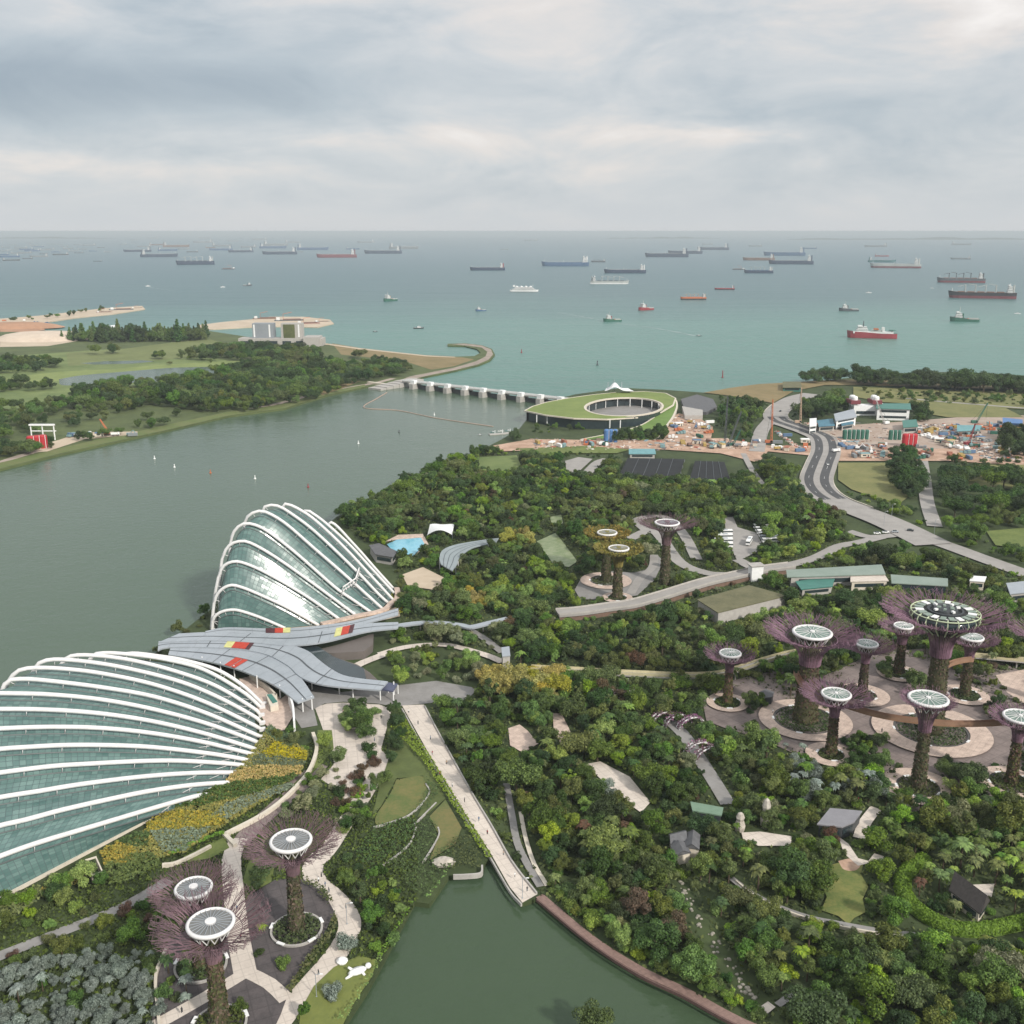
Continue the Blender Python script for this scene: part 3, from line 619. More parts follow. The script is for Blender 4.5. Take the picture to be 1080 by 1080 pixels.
def arch_profile(foot, ang, px):
    """distance/height profile of one arch from bearings to points along it"""
    d = np.array([-math.sin(R(ang)), math.cos(R(ang))]); n = np.array([d[1], -d[0], 0.0]); A = np.array([foot[0], foot[1], 3.0]); out = []
    for q in px:
        r = ray(*q); C = np.array([0, 0, H]); t = np.dot(A-C, n)/np.dot(r, n); p = C+r*t
        out.append((float(np.dot(p[:2]-A[:2], d)), float(p[2])))
    return d, out
def resample(pts, n):
    p = np.array(pts, float); L = np.r_[0, np.cumsum(np.linalg.norm(np.diff(p, axis=0), axis=1))]
    q = np.linspace(0, L[-1], n); return np.stack([np.interp(q, L, p[:, k]) for k in range(p.shape[1])], 1)
def conservatory(root, ribs, inset, r_rib, nseg, facade_front=None, strut_every=3):
    """ribs: list of world-space polylines; glass is stretched inside them"""
    O = root.location; outs = []; ins = []
    for pl in ribs:
        q = resample([tuple(p) for p in smoothline(pl, 6)], nseg); outs.append(q)
        T = np.gradient(q, axis=0); T /= np.linalg.norm(T, axis=1, keepdims=True)
        hd = q[-1]-q[0]; hd[2] = 0; hd /= np.linalg.norm(hd)
        Nrm = np.stack([-T[:, 2]*hd[0], -T[:, 2]*hd[1], T[:, 0]*hd[0]+T[:, 1]*hd[1]], 1)
        g = q-Nrm*inset; g[:, 2] = np.maximum(g[:, 2], 2.4); ins.append(g)
    for k, (q, g) in enumerate(zip(outs, ins)):
        mb = MB(); mb.tube([tuple(p) for p in q], r_rib, 8)
        for j in range(2, nseg-1, strut_every): mb.tube([tuple(q[j]), tuple(g[j])], 0.16, 4, mi=0)
        for j in (2, 5, nseg-3, nseg-6):
            if 0 < j < nseg-1: mb.tube([tuple(q[j]), tuple(g[min(j+2, nseg-1)])], 0.14, 4)
        mb.build('arch_rib', M_steelw, root, O, smooth=True)
        MB().tube([tuple(p) for p in g], 0.30, 5).build('rib_reflection_tube', M_reflband, root, O)  # dark tube added to draw the rib's dark reflected band on the glass
    gl = MB()
    def addgrid(A, Bp, v0, width):
        m_ = 7; u = np.r_[0, np.cumsum(np.linalg.norm(np.diff((A+Bp)/2, axis=0), axis=1))]; b = len(gl.v)
        for i in range(len(A)):
            for j in range(m_+1):
                t = j/m_; p = A[i]*(1-t)+Bp[i]*t; mid = outs_mid
                bulge = 4*t*(1-t)*mid; p = p+bulge*(0.35 if len(A) == nseg else 0)
                gl.vert(p)
        for i in range(len(A)-1):
            for j in range(m_):
                a = b+i*(m_+1)+j
                gl.face((a, a+1, a+m_+2, a+m_+1), 0, [(u[i], v0+width*j/m_), (u[i], v0+width*(j+1)/m_), (u[i+1], v0+width*(j+1)/m_), (u[i+1], v0+width*j/m_)])
    v0 = 0.0
    for k in range(len(ins)-1):
        wd = float(np.linalg.norm(ins[k][nseg//2]-ins[k+1][nseg//2])); outs_mid = np.array([0, 0, 0.25*inset]); addgrid(ins[k], ins[k+1], v0, max(wd, 3)); v0 += round(wd/2.0+1)*2.0
    outs_mid = np.zeros(3)
    if facade_front is not None:
        for base, rib in facade_front:
            bq = resample(base, nseg); addgrid(bq, rib if not isinstance(rib, int) else ins[rib], v0, 18.0); v0 += 20.8
    # seaward end wall
    last = ins[-1]; bq = np.array([[p[0], p[1], 2.3] for p in last]); addgrid(bq, last, v0, 40.0)
    gl.build('glass_shell', M_glassA, root, O)
    return outs, ins

fd = thing('conservatory', (-150, 320, GZ), 'long low glass dome with white arched ribs at the left edge of the photo', 'greenhouse')
ribs = []
FDEND = [122, 119, 117, 115, 114, 113, 112, 110]
for k, ((foot, ang, _), px) in enumerate(zip(FD, FDPX)):
    foot = P(*px[0], 3.0)[:2]
    d, pr = arch_profile(foot, ang, px)
    pr = [p for p in pr if p[0] >= -0.1]; pr[0] = (0.0, 2.5)
    s, z = pr[-1]
    if k < 8:
        e = FDEND[k]; slope = (pr[-1][1]-pr[-2][1])/max(pr[-1][0]-pr[-2][0], 1)
        top = z+max(min(slope, 0.15), -0.1)*6
        pr += [(s+(e-s)*0.35, top+0.3), (s+(e-s)*0.66, top-1.2), (s+(e-s)*0.85, top*0.80), (e-1.2, top*0.45), (e, 2.5)]
    else:
        pr += [(s+3.0, z*0.86), (s+5.2, z*0.62), (s+6.6, z*0.32), (s+7.0, 2.5)]
    ribs.append([(foot[0]+d[0]*a, foot[1]+d[1]*a, b) for a, b in pr])
base = [P(207, 838), P(190, 847.5), P(172, 858), P(90, 902), P(0, 950), P(-60, 982)]
fbase = [(p[0], p[1], 2.3) for p in base]+[(ribs[0][-1][0]+4, ribs[0][-1][1]-3, 2.3)]
fo, fi = conservatory(fd, ribs, 2.6, 0.82, 46, [(fbase, 0)], 4)
MB().tube([(p[0], p[1], 2.7) for p in smoothline(fbase, 4)], 0.7, 4).build('base_kerb', M_cream, fd, fd.location)
# springing blocks where the arches land on the terrace
for q in fo:
    p = q[0]; MB().box(p[0]+0.6, p[1]-0.2, 1.6, 2.4, 1.6, 1.7, 0.3).build('rib_footing', M_steelw, fd, fd.location)
for i in range(9):
    p, q = fo[i+4][0], fo[i+4][0]+np.array([5.5, -2.0, -0.8]); MB().tube([tuple(p), tuple(q)], 0.22, 4).build('stay_rod', mat('rust_steel', (0.42, 0.28, 0.18), None, 0.5, 0.7), fd, fd.location)
# entrance portal in the flank of the dome
pt = P(104, 912); po = [P(95, 906), P(101, 904), P(112, 924), P(108, 927)]
mb = MB(); A = np.array(P(97, 915)); B_ = np.array(P(104, 931)); dv = (B_-A)/np.linalg.norm(B_-A); nv = np.array([-dv[1], dv[0], 0])
ln = float(np.linalg.norm(B_-A)); mb.box(*(A+dv*ln/2+nv*1.5)[:2], 2, ln, 0.4, 3.2, math.atan2(dv[1], dv[0])); mb.box(*(A+dv*ln/2-nv*1.5)[:2], 2, ln, 0.4, 3.2, math.atan2(dv[1], dv[0]))
mb.box(*A[:2], 5.0, 0.5, 3.4, 0.4, math.atan2(dv[1], dv[0])); mb.box(*B_[:2], 5.0, 0.5, 3.4, 0.4, math.atan2(dv[1], dv[0]))
mb.build('entrance_portal', M_cream, fd, fd.location)
keep([P(a, b) for a, b in [(-20, 955), (172, 862), (215, 842), (285, 800), (290, 745), (200, 690), (0, 700), (-100, 800)]])

cf = thing('conservatory', (-110, 500, GZ), 'tall glass dome with white arched ribs beside the reservoir behind the grey canopy', 'greenhouse')
ribs = []
for k, ((foot, ang), px) in enumerate(zip(CFR, CFPX)):
    foot = P(*px[0], 3.0)[:2]
    d, pr = arch_profile(foot, ang, px)
    pr = [p for p in pr if p[1] > 2.6 or p[0] < 20]; pr[0] = (0.0, 2.5)
    s, z = pr[-1]; tail = max(2.0, z*0.08)
    pr += [(s+tail*0.55, z*0.7), (s+tail*0.9, z*0.35), (s+tail, 2.5)] if z > 8 else [(s+0.3, 2.5)]
    ribs.append([(foot[0]+d[0]*a, foot[1]+d[1]*a, b) for a, b in pr])
co, ci = conservatory(cf, ribs, 2.6, 0.80, 44, None, 4)
mb = MB()
q = ci[0]; bl = np.array([[p[0], p[1], 2.3] for p in q])
ufac = MB(); n_ = len(q); u = np.r_[0, np.cumsum(np.linalg.norm(np.diff(bl, axis=0), axis=1))]
for i in range(n_): ufac.vert(bl[i]); ufac.vert(q[i])
for i in range(n_-1): ufac.face((2*i+2, 2*i, 2*i+1, 2*i+3), 0, [(u[i+1], bl[i+1][2]), (u[i], bl[i][2]), (u[i], q[i][2]), (u[i+1], q[i+1][2])])
ufac.build('front_glazing', M_glassA, cf, cf.location)
ring = [tuple(r_[0]+np.array([1.5, -1.0, 0.8])) for r_ in co]
A, Bp = offsetline([(p[0], p[1], 4.2) for p in smoothline(ring[1:], 4)], 3.0); MB().band(A, Bp, thick=1.2).build('ring_walkway', M_pink, cf, cf.location)
# maintenance gantry parked on the ribs
mb = MB(); gp = [np.array(co[i][4+i//2])+np.array([0, 0, 1.5]) for i in (4, 5, 6)]
for i in range(2):
    for dz in (0, 2.0): mb.tube([tuple(gp[i]+np.array([0, 0, dz])), tuple(gp[i+1]+np.array([0, 0, dz]))], 0.35, 5)
    for t in np.linspace(0, 1, 6):
        p = gp[i]*(1-t)+gp[i+1]*t; mb.tube([tuple(p), tuple(p+np.array([0, 0, 2.0]))], 0.2, 4); mb.tube([tuple(p), tuple(p+np.array([0.8, -2.5, 0.6]))], 0.25, 4)
mb.build('maintenance_gantry', M_steelw, cf, cf.location)
keep([P(a, b) for a, b in [(222, 660), (224, 610), (262, 545), (300, 532), (350, 545), (418, 630), (410, 645), (300, 665)]])

# ------------------------------------------------------------------ grey arrival canopy: sweeping roof blades
def cpx(q): return [(160+a/4.154, 630+b/4.154) for a, b in q]
can = thing('arrival_canopy', P(300, 690, GZ), 'sweeping grey canopy of overlapping metal blades between the two glass domes', 'canopy')
def blade(top, bot, z, zend=None, seams=(), thick=0.7, n=44):
    zend = z if zend is None else zend
    A = [P(a, b, z) for a, b in cpx(top)]; Bp = [P(a, b, z) for a, b in cpx(bot)]
    A = resample([tuple(p) for p in smoothline(A, 6)], n); Bp = resample([tuple(p) for p in smoothline(Bp, 6)], n)
    for i in range(n):
        e = (i/(n-1)); dz = (zend-z)*max(0, (e-0.55)/0.45)**2
        A[i][2] += dz; Bp[i][2] += dz-0.5
    mb = MB(); mb.band(Bp, A, thick=thick); o = mb.build('roof_blade', M_metal, can, can.location)
    sm = MB(); C = (A+Bp)/2+np.array([0, 0, 0.10])
    sA = C+(A-C)*0.06; sB = C+(Bp-C)*0.06; sm.band([tuple(p) for p in sB], [tuple(p) for p in sA])
    for f in seams:
        i = int(f*(n-1)); j = min(i+1, n-1); t = 0.15
        a0, a1 = A[i], A[i]*(1-t)+A[j]*t; b0, b1 = Bp[i], Bp[i]*(1-t)+Bp[j]*t
        up = np.array([0, 0, 0.12]); sm.band([tuple(b0+up), tuple(b1+up)], [tuple(a0+up), tuple(a1+up)])
    for i in range(2, n-1, 4):
        up = np.array([0, 0, 0.06]); t = 0.04; j = i+1
        sm.band([tuple(Bp[i]+up), tuple(Bp[i]*(1-t)+Bp[j]*t+up)], [tuple(A[i]+up), tuple(A[i]*(1-t)+A[j]*t+up)], 1)
    sm.build('roof_seam', [M_seam, mat('soft_seam', (0.27, 0.29, 0.31), None, .5, .5)], o, can.location)
    return A, Bp, o
def patch(bl, f0, f1, t0, t1, m, shear=0.0):
    A, Bp, o = bl; n = len(A)-1
    def at(f, t):
        x = f*n; i = min(int(x), n-1); k = x-i
        a = A[i]*(1-k)+A[i+1]*k; b = Bp[i]*(1-k)+Bp[i+1]*k; return a*(1-t)+b*t+np.array([0, 0, 0.18])
    fs_ = np.linspace(f0, f1, 4)
    MB().band([tuple(at(f+shear*t1, t1)) for f in fs_], [tuple(at(f+shear*t0, t0)) for f in fs_]).build('colour_panel', m, o, can.location)
a1 = blade([(235, 148), (330, 131), (520, 136), (700, 127), (900, 98), (1080, 47)], [(235, 158), (330, 150), (520, 158), (700, 150), (900, 118), (1080, 70)], 10.5)
patch(a1, .30, .345, 0, .8, M_maroon); patch(a1, .345, .385, 0, .8, M_red); patch(a1, .385, .42, 0, .8, M_yel)
a2 = blade([(120, 158), (260, 152), (420, 158), (600, 152), (760, 134), (900, 116), (1080, 108)], [(30, 192), (250, 184), (430, 192), (600, 206), (760, 190), (940, 146), (1080, 130)], 10.0, seams=(.33, .66))
patch(a2, .715, .745, .02, .8, M_yel); patch(a2, .745, .78, .02, .8, M_red); patch(a2, .78, .80, .02, .8, M_maroon)
a3 = blade([(30, 192), (250, 186), (480, 194), (600, 207), (680, 232), (735, 275), (785, 312), (860, 346), (1035, 368)], [(26, 228), (80, 213), (300, 216), (480, 238), (590, 290), (640, 335), (690, 362), (780, 382), (1000, 401)], 9.2, seams=(.2, .48, .78))
patch(a3, .25, .28, 0.05, .95, M_yel, .0); patch(a3, .28, .335, 0.05, .95, M_red, .0); patch(a3, .335, .352, 0.05, .95, M_maroon)
a4 = blade([(84, 216), (300, 220), (470, 240), (560, 272), (612, 308), (662, 362), (712, 436)], [(72, 246), (200, 266), (330, 296), (450, 338), (540, 382), (600, 425), (640, 456)], 8.2, seams=(.3, .5, .75))
patch(a4, .36, .40, .5, 1.0, M_red); patch(a4, .405, .435, .5, 1.0, M_red)
mb = MB()
for a, b in [(700, 436), (660, 445), (1000, 395), (1060, 372), (820, 370), (880, 384), (560, 385), (460, 345), (360, 300), (300, 285), (220, 262), (700, 350)]:
    p = P(*cpx([(a, b)])[0], 8.0); MB().tube([(p[0], p[1], 2), (p[0], p[1], 8.2)], 0.28, 6).build('column', M_white, can, can.location)
# glazed ticket hall beneath
MB().prism([P(a, b, 5)[:2] for a, b in cpx([(110, 235), (260, 240), (450, 300), (560, 370), (640, 350), (760, 370), (940, 375), (930, 330), (800, 280), (700, 215), (500, 200), (200, 195)])], 2, 7.2).build('ticket_hall', M_glassd, can, can.location)
MB().prism([P(a, b, 6)[:2] for a, b in cpx([(712, 232), (800, 212), (900, 182), (972, 156), (968, 205), (930, 236), (800, 244), (735, 242)])], 2, 6.0).build('oval_roof', mat('brown_grey_roof', (0.145, 0.125, 0.115), (0.12, 0.105, 0.095), 0.1, 0.8), can, can.location)
MB().prism([P(a, b, 6)[:2] for a, b in cpx([(740, 268), (830, 268), (900, 290), (955, 325), (990, 358), (920, 352), (850, 342), (785, 310)])], 2, 5.6).build('oval_roof', MATS['brown_grey_roof'], can, can.location)
# small bus-stop roof at the tip
ks = thing('shelter', P(419, 737), 'small dark open shelter on white posts at the right tip of the grey canopy', 'shelter')
q = [P(a, b, 7) for a, b in cpx([(1000, 402), (1035, 372), (1078, 378), (1058, 410)])]
mb = MB(); mb.prism(q, 6.4, 7.0); mb.build('roof', mat('navy_roof', (0.08, 0.09, 0.15), None, 0.5, 0.4), ks, ks.location)
for p in q: MB().tube([(p[0], p[1], 2), (p[0], p[1], 6.4)], 0.25, 6).build('post', M_white, ks, ks.location)
keep([P(a, b, 9) for a, b in cpx([(26, 190), (330, 130), (900, 98), (1080, 50), (1080, 135), (960, 240), (1000, 330), (1078, 375), (1060, 412), (820, 400), (712, 445), (640, 458), (440, 345), (75, 250)])])
# terrace furniture block
tb = thing('terrace_kiosk', P(296, 738), 'pale terrace block with green roof lights beside the low dome', 'kiosk')
MB().prism([P(a, b, 5)[:2] for a, b in cpx([(500, 425), (545, 420), (555, 470), (520, 478)])], 2, 5).build('roof_block', M_cream, tb, tb.location)
MB().prism([P(a, b, 5.3)[:2] for a, b in cpx([(505, 425), (525, 423), (550, 455), (530, 462)])], 5, 5.3).build('roof_light', M_teal, tb, tb.location)
o = wall_line('retaining_wall', cpx([(430, 330), (500, 380), (545, 425)]), 3.0, 0.8, M_cream, 'curved cream wall beside the foot of the low glass dome under the canopy')
o = wall_line('retaining_wall', cpx([(600, 420), (618, 470), (624, 540)]), 5.0, 0.8, M_white, 'white fin wall below the lower tip of the grey canopy')

# ------------------------------------------------------------------ cream garden walls
wall_line('garden_wall', [(330, 772), (334, 786), (330, 803), (320, 820), (297, 843), (273, 860), (238, 878)], 1.6, 1.3, M_cream, 'long curved cream wall edging the flower beds right of the low dome', clear=True)
wall_line('garden_wall', [(236, 878), (248, 890)], 1.4, 1.3, M_cream, 'short cream wall stub where the curved wall meets the avenue', per=2)
wall_line('garden_wall', [(222, 891), (205, 900), (185, 909), (171, 911)], 1.3, 1.0, M_cream, 'broken cream wall above the leftmost rust canopied tower')
wall_line('garden_wall', [(449, 826), (453, 835), (445, 847), (430, 860), (408, 868), (394, 872)], 0.6, 0.5, M_conc, 'low curved white wall around the upper brown terrace')
wall_line('garden_wall', [(437, 869), (448, 858), (460, 846)], 0.6, 0.5, M_conc, 'low white wall between the two brown terraces')
wall_line('garden_wall', [(439, 872), (433, 888), (418, 902), (402, 913)], 0.6, 0.5, M_conc, 'low white wall between the dark green terraces')
wall_line('garden_wall', [(462, 872), (463, 880), (455, 895), (446, 909)], 0.6, 0.5, M_conc, 'low white wall left of the lower brown terrace')
wall_line('garden_wall', [(478, 922.5), (492, 922), (507, 920), (508.5, 912)], 1.6, 0.6, M_conc, 'concrete edge wall of the reed bed at the lake tip')
wall_line('promenade_kerb', [(424, 747), (452, 798), (492, 864), (516, 902), (537, 938), (550, 953)], 1.0, 0.5, M_conc, 'pale kerb along the left edge of the stone promenade', cat='kerb')
wall_line('promenade_kerb', [(448, 744), (461, 769), (494, 829), (518, 869), (541, 909), (566, 941)], 0.8, 0.5, M_conc, 'pale kerb along the wooded right edge of the stone promenade', cat='kerb')
wall_line('boardwalk_edge', [(566, 948), (621, 993), (673, 1027), (721, 1050), (766, 1075), (799, 1090)], 0.9, 0.5, mat('dark_timber', (0.14, 0.085, 0.075), None, 0.8, 0.8), 'dark timber edge of the brown boardwalk along the lake', cat='edge')
wall_line('garden_wall', [(776, 928), (795, 943), (820, 956), (856, 969), (886, 976), (925, 983), (966, 988)], 1.0, 0.5, M_cream, 'broken pale wall along the path below the right hand lawn')
wall_line('garden_wall', [(168, 1080), (164, 1040), (166, 1020), (176, 998)], 1.2, 0.8, M_cream, 'thin cream wall beside the silver shrubs at the bottom left')
# ------------------------------------------------------------------ tree-shaped steel towers
M_branch = mat('purple_steel', (0.26, 0.15, 0.205), (0.135, 0.08, 0.105), 0.10, 0.6)
M_branch2 = mat('rust_steel_branch', (0.20, 0.12, 0.14), (0.10, 0.065, 0.075), 0.12, 0.6)
M_branchg = mat('golden_branch', (0.24, 0.19, 0.055), (0.15, 0.14, 0.04), 0.15, 0.6)
M_stem = mat('tower_bark', (0.085, 0.075, 0.04), (0.045, 0.05, 0.022), 0.5, 0.9)
M_vine = leafmat('tower_vines', (0.10, 0.105, 0.035), (0.045, 0.055, 0.02), 0.15, 0.25)
M_vinep = leafmat('tower_bromeliads', (0.16, 0.10, 0.075), (0.06, 0.05, 0.03), 0.15, 0.25)
M_disc = mat('canopy_glass', (0.20, 0.27, 0.235), (0.15, 0.21, 0.18), 0.4, 0.25)
M_discg = mat('canopy_glass_grey', (0.20, 0.20, 0.195), (0.15, 0.15, 0.145), 0.4, 0.3)
FOOT = []
def supertree(base, top, Rc, Rd, rt, label, ring=None, tiles=True, golden=False, dark=False, disc='green', H_=None, seed=1, bar=False, group='tree shaped steel towers', nmain=54, ring_lab=''):
    b = P(*base); d = b[1]; h = H_ if H_ else Q(top[0], top[1], d)[2]-2.0
    if H_: pass
    rg_r = ring[0] if ring else 3
    g = np.random.default_rng(seed)
    root = thing('supertree_tower', b, label, 'tower', group)
    # trunk: column that flares into the canopy
    zn = h*0.74; prof = []
    for i in range(15):
        f = i/14; z = f*(h-1.5); r = rt*(1.18-0.35*min(f/0.55, 1)) if f < 0.62 else rt*(0.83-((f-0.62)/0.38)*0.15)
        prof.append((r, z-0.3))
    MB().lathe(prof, 20).build('trunk', M_stem, root, smooth=True)
    # planted skin
    n = int(900+rt*160); zz = g.uniform(0, zn*1.05, n)**1.0; a = g.uniform(0, 2*math.pi, n); rr = np.interp(zz, [p[1] for p in prof], [p[0] for p in prof])+g.uniform(-0.05, 0.35, n)
    C = np.stack([rr*np.cos(a), rr*np.sin(a), zz], 1); N = np.stack([np.cos(a), np.sin(a), np.full(n, 0.3)], 1)+g.normal(size=(n, 3))*0.5
    mi = (g.uniform(size=n) < (0.35+0.5*zz/zn*(0 if golden else 1))).astype(int)
    link('climbing_plants', quadmesh('climbing_plants', leafmesh(C, N, np.full(n, 0.9), g), [M_vine, M_vinep], mi), root)
    # rods up the flare and the spreading canopy
    mb = MB(); zt = h; kr = (0.08+Rc*0.0028)*(0.8 if dark else 1)
    def zc(r):       # the canopy is a shallow bowl: height at radius r
        return h-0.35*Rc*0.22-0.9+ (r/Rc)**2*Rc*0.20
    for i in range(nmain):
        a = 2*math.pi*(i+g.uniform(-0.25, 0.25))/nmain
        r1 = rt*0.9; r2 = rt*1.9 if not bar else rt*2.3
        q = lambda r, z, aa: (r*math.cos(aa), r*math.sin(aa), z)
        low = [q(rt*0.98, h*0.66, a), q(rt*1.03, h*0.73, a), q(rt*1.28, h*0.81, a), q(rt*1.75+Rc*0.03, h*0.89, a), q(Rc*0.52, zc(Rc*0.45)-0.6, a+0.02)]
        mb.tube(low, kr*1.1, 3, cap=False)
        # forks
        for k in range(3):
            aa = a+g.uniform(-0.10, 0.10); r3 = Rc*g.uniform(0.60, 0.76); p1 = q(r3, zc(r3)+g.uniform(-0.5, 0.4), aa)
            mb.tube([low[-1], p1], kr*0.85, 3, cap=False)
            for k2 in range(2):
                a3 = aa+g.uniform(-0.11, 0.11); r4 = Rc*g.uniform(0.84, 1.04); p2 = q(r4, zc(r4)+g.uniform(-0.5, 0.9), a3)
                mb.tube([p1, p2], kr*0.62, 3, cap=False)
                if k2 == 0: mb.tube([p2, q(r4*0.97, p2[2]+g.uniform(0.8, 1.8), a3+g.uniform(-.05, .05))], kr*0.5, 3, cap=False)
    for k in range(nmain*2):           # fine crossing twigs
        a = g.uniform(0, 2*math.pi); r = Rc*math.sqrt(g.uniform(0.22, 1.0)); a2 = a+g.uniform(-0.16, 0.16); r2_ = min(r*g.uniform(1.0, 1.22), Rc*1.05)
        mb.tube([(r*math.cos(a), r*math.sin(a), zc(r)+g.uniform(-0.4, 0.5)), (r2_*math.cos(a2), r2_*math.sin(a2), zc(r2_)+g.uniform(-0.2, 1.0))], kr*0.5, 3, cap=False)
    mbr = M_branchg if golden else (M_branch2 if dark else M_branch)
    mb.build('branch_canopy', mbr, root)
    for zr, rr_ in ((zc(Rc*0.5)-0.7, Rc*0.52),):
        L = [(rr_*math.cos(t_), rr_*math.sin(t_), zr) for t_ in np.linspace(0, 2*math.pi, 41)]
        MB().tube(L, kr*1.3, 4, cap=False).build('hoop', mbr, root)
    if golden:
        n = 900; a = g.uniform(0, 2*math.pi, n); r = Rc*np.sqrt(g.uniform(0.12, 1, n)); z = np.array([zc(x) for x in r])+g.uniform(-0.6, 1.0, n)
        C = np.stack([r*np.cos(a), r*np.sin(a), z], 1); N = g.normal(size=(n, 3))+np.array([0, 0, 1.0])
        link('golden_foliage', quadmesh('golden_foliage', leafmesh(C, N, np.full(n, 1.3), g), leafmat('golden_leaves', (0.27, 0.20, 0.05), (0.12, 0.12, 0.035), 0.1)), root)
    # top: ring, spokes, glass
    zt = h+0.4
    if bar:
        MB().lathe([(Rd*0.62, zt-6.5), (Rd*0.95, zt-3.0), (Rd, zt-1.0), (Rd*0.96, zt)], 40).build('restaurant_drum', M_glassd, root, smooth=True)
        MB().lathe([(Rd*0.97, zt), (Rd*0.97, zt+0.4), (0, zt+0.5)], 40).build('terrace_deck', mat('dark_deck', (0.12, 0.12, 0.115), (0.08, 0.08, 0.08), 0.3, 0.8), root)
        MB().lathe([(Rd*0.56, zt+0.5), (Rd*0.56, zt+1.7), (Rd*0.50, zt+1.75), (Rd*0.46, zt+0.9), (Rd*0.40, zt+0.9), (Rd*0.36, zt+2.1), (0, zt+2.2)], 36).build('roof_house', M_darkm, root)
        M_lime = mat('lime_steel', (0.55, 0.62, 0.42), None, 0.5, 0.45)
        for i in range(20):
            a = 2*math.pi*i/20; q = lambda r, z, aa=a: (r*math.cos(aa), r*math.sin(aa), z)
            MB().tube([q(Rd*0.60, zt-7.0), q(Rd*1.0, zt-3.2), q(Rd*1.08, zt-0.8), q(Rd*1.03, zt+0.8), q(Rd*0.92, zt+1.1)], 0.26, 5).build('bent_fin', M_lime, root)
            am = a+math.pi/20
            pb = MB(); pb.box(Rd*0.80*math.cos(am), Rd*0.80*math.sin(am), zt+1.2, Rd*0.26, Rd*0.17, 0.3, am); pb.box(Rd*0.80*math.cos(am), Rd*0.80*math.sin(am), zt+0.4, 0.4, 0.4, 0.8, am)
            pb.build('parasol', M_palegreen if i % 3 else M_white, root)
        for r_, m_ in ((1.05, M_lime), (0.80, M_steelw)):
            MB().tube([(Rd*r_*math.cos(t_), Rd*r_*math.sin(t_), zt+0.9) for t_ in np.linspace(0, 2*math.pi, 49)], 0.22, 5, cap=False).build('ring_rail', m_, root)
        for i in range(10):
            a = i*0.7; MB().box(Rd*0.2*math.cos(a)*(1+i % 2), Rd*0.2*math.sin(a)*(1+i % 2), zt+2.0, 1.4, 1.0, 0.7, a).build('roof_unit', M_white if i % 2 else M_palegreen, root)
    else:
        md = M_disc if disc == 'green' else M_discg
        MB().lathe([(Rd*0.99, zt-0.25), (Rd*0.99, zt), (0, zt+0.35)], 36).build('glass_disc', md if ring_lab != 'hollow' else mbr, root)
        MB().lathe([(Rd*0.90, zt-0.5), (Rd*1.03, zt-0.5), (Rd*1.05, zt+0.15), (Rd*0.98, zt+0.5), (Rd*0.90, zt+0.45), (Rd*0.90, zt-0.5)], 40, cap=False).build('rim_ring', M_steelw, root, smooth=True)
        MB().lathe([(Rd*(0.24 if disc != 'green' else 0.13), zt+0.2), (Rd*(0.24 if disc != 'green' else 0.13), zt+0.75), (0, zt+0.85)], 20).build('hub', M_steelw if ring_lab != 'hollow' else mbr, root)
        mb = MB(); ns = 16 if disc == 'green' else 24; hw = 0.10 if disc == 'green' else 0.07
        for i in range(ns):
            a = 2*math.pi*i/ns; c, s_ = math.cos(a), math.sin(a)
            mb.tube([(Rd*0.2*c, Rd*0.2*s_, zt+0.6), (Rd*0.95*c, Rd*0.95*s_, zt+0.35)], hw, 4)
        mb.build('spoke_wheel', M_steelw if disc == 'green' else M_metal, root)
        mb = MB()
        for i in range(14):
            a = 2*math.pi*i/14; c, s_ = math.cos(a), math.sin(a); a2 = a+0.22
            mb.tube([(Rd*0.97*c, Rd*0.97*s_, zt-0.2), (Rd*0.7*math.cos(a2), Rd*0.7*math.sin(a2), zt-h*0.055-1.6)], 0.16, 4); mb.tube([(Rd*0.97*c, Rd*0.97*s_, zt-0.2), (Rd*0.7*math.cos(a-0.22), Rd*0.7*math.sin(a-0.22), zt-h*0.055-1.6)], 0.16, 4)
        mb.build('ring_bracing', M_steelw, root)
    # planter ring and tiled circle round the foot
    if ring:
        rp, rt_ = ring
        if tiles:
            SHEETZ[0] += 0.012; o = MB().band(*[[(b[0]+r__*math.cos(t_), b[1]+r__*math.sin(t_), SHEETZ[0]) for t_ in np.linspace(0, 2*math.pi, 49)] for r__ in (rt_, rp)]).build('tiled_ring', M_pink); o['kind'] = 'structure'
        pl = thing('ring_planter', (b[0], b[1], GZ), ring_lab if ring_lab != 'hollow' else ('kerbed round planter at the foot of '+RL[14 if seed == 114 else 15]), 'planter', 'planters at the tower feet')
        MB().lathe([(rp, -0.2), (rp*1.02, 0.9), (rp*0.93, 0.9), (rp*0.92, 0.1)], 44, cap=False).build('kerb', M_conc if not tiles or tiles is not True else mat('dark_kerb', (0.10, 0.095, 0.09), None, 0.4, 0.7), pl)
        n = int(500+rp*rp*5); a = g.uniform(0, 2*math.pi, n); r = rp*0.9*np.sqrt(g.uniform(0.1, 1, n)); C = np.stack([r*np.cos(a), r*np.sin(a), g.uniform(0.5, 1.7, n)], 1)
        link('bed_plants', quadmesh('bed_plants', leafmesh(C, g.normal(size=(n, 3))*0.5+np.array([0, 0, 1]), np.full(n, 0.8), g), [leafmat('bed_leaf', (0.09, 0.12, 0.03), (0.035, 0.055, 0.018), 0.1)]), pl)
        for i in range(5 if rp > 6 else 3):
            a = 0.5+i*2*math.pi/(5 if rp > 6 else 3); MB().box(math.cos(a)*rp*1.0, math.sin(a)*rp*1.0, 0.95, 0.9, 2.4, 0.25, a).build('bench_top', M_white, pl)
        keep(ell((b[0], b[1], 2.0), rp*1.05, rp*1.05)); 
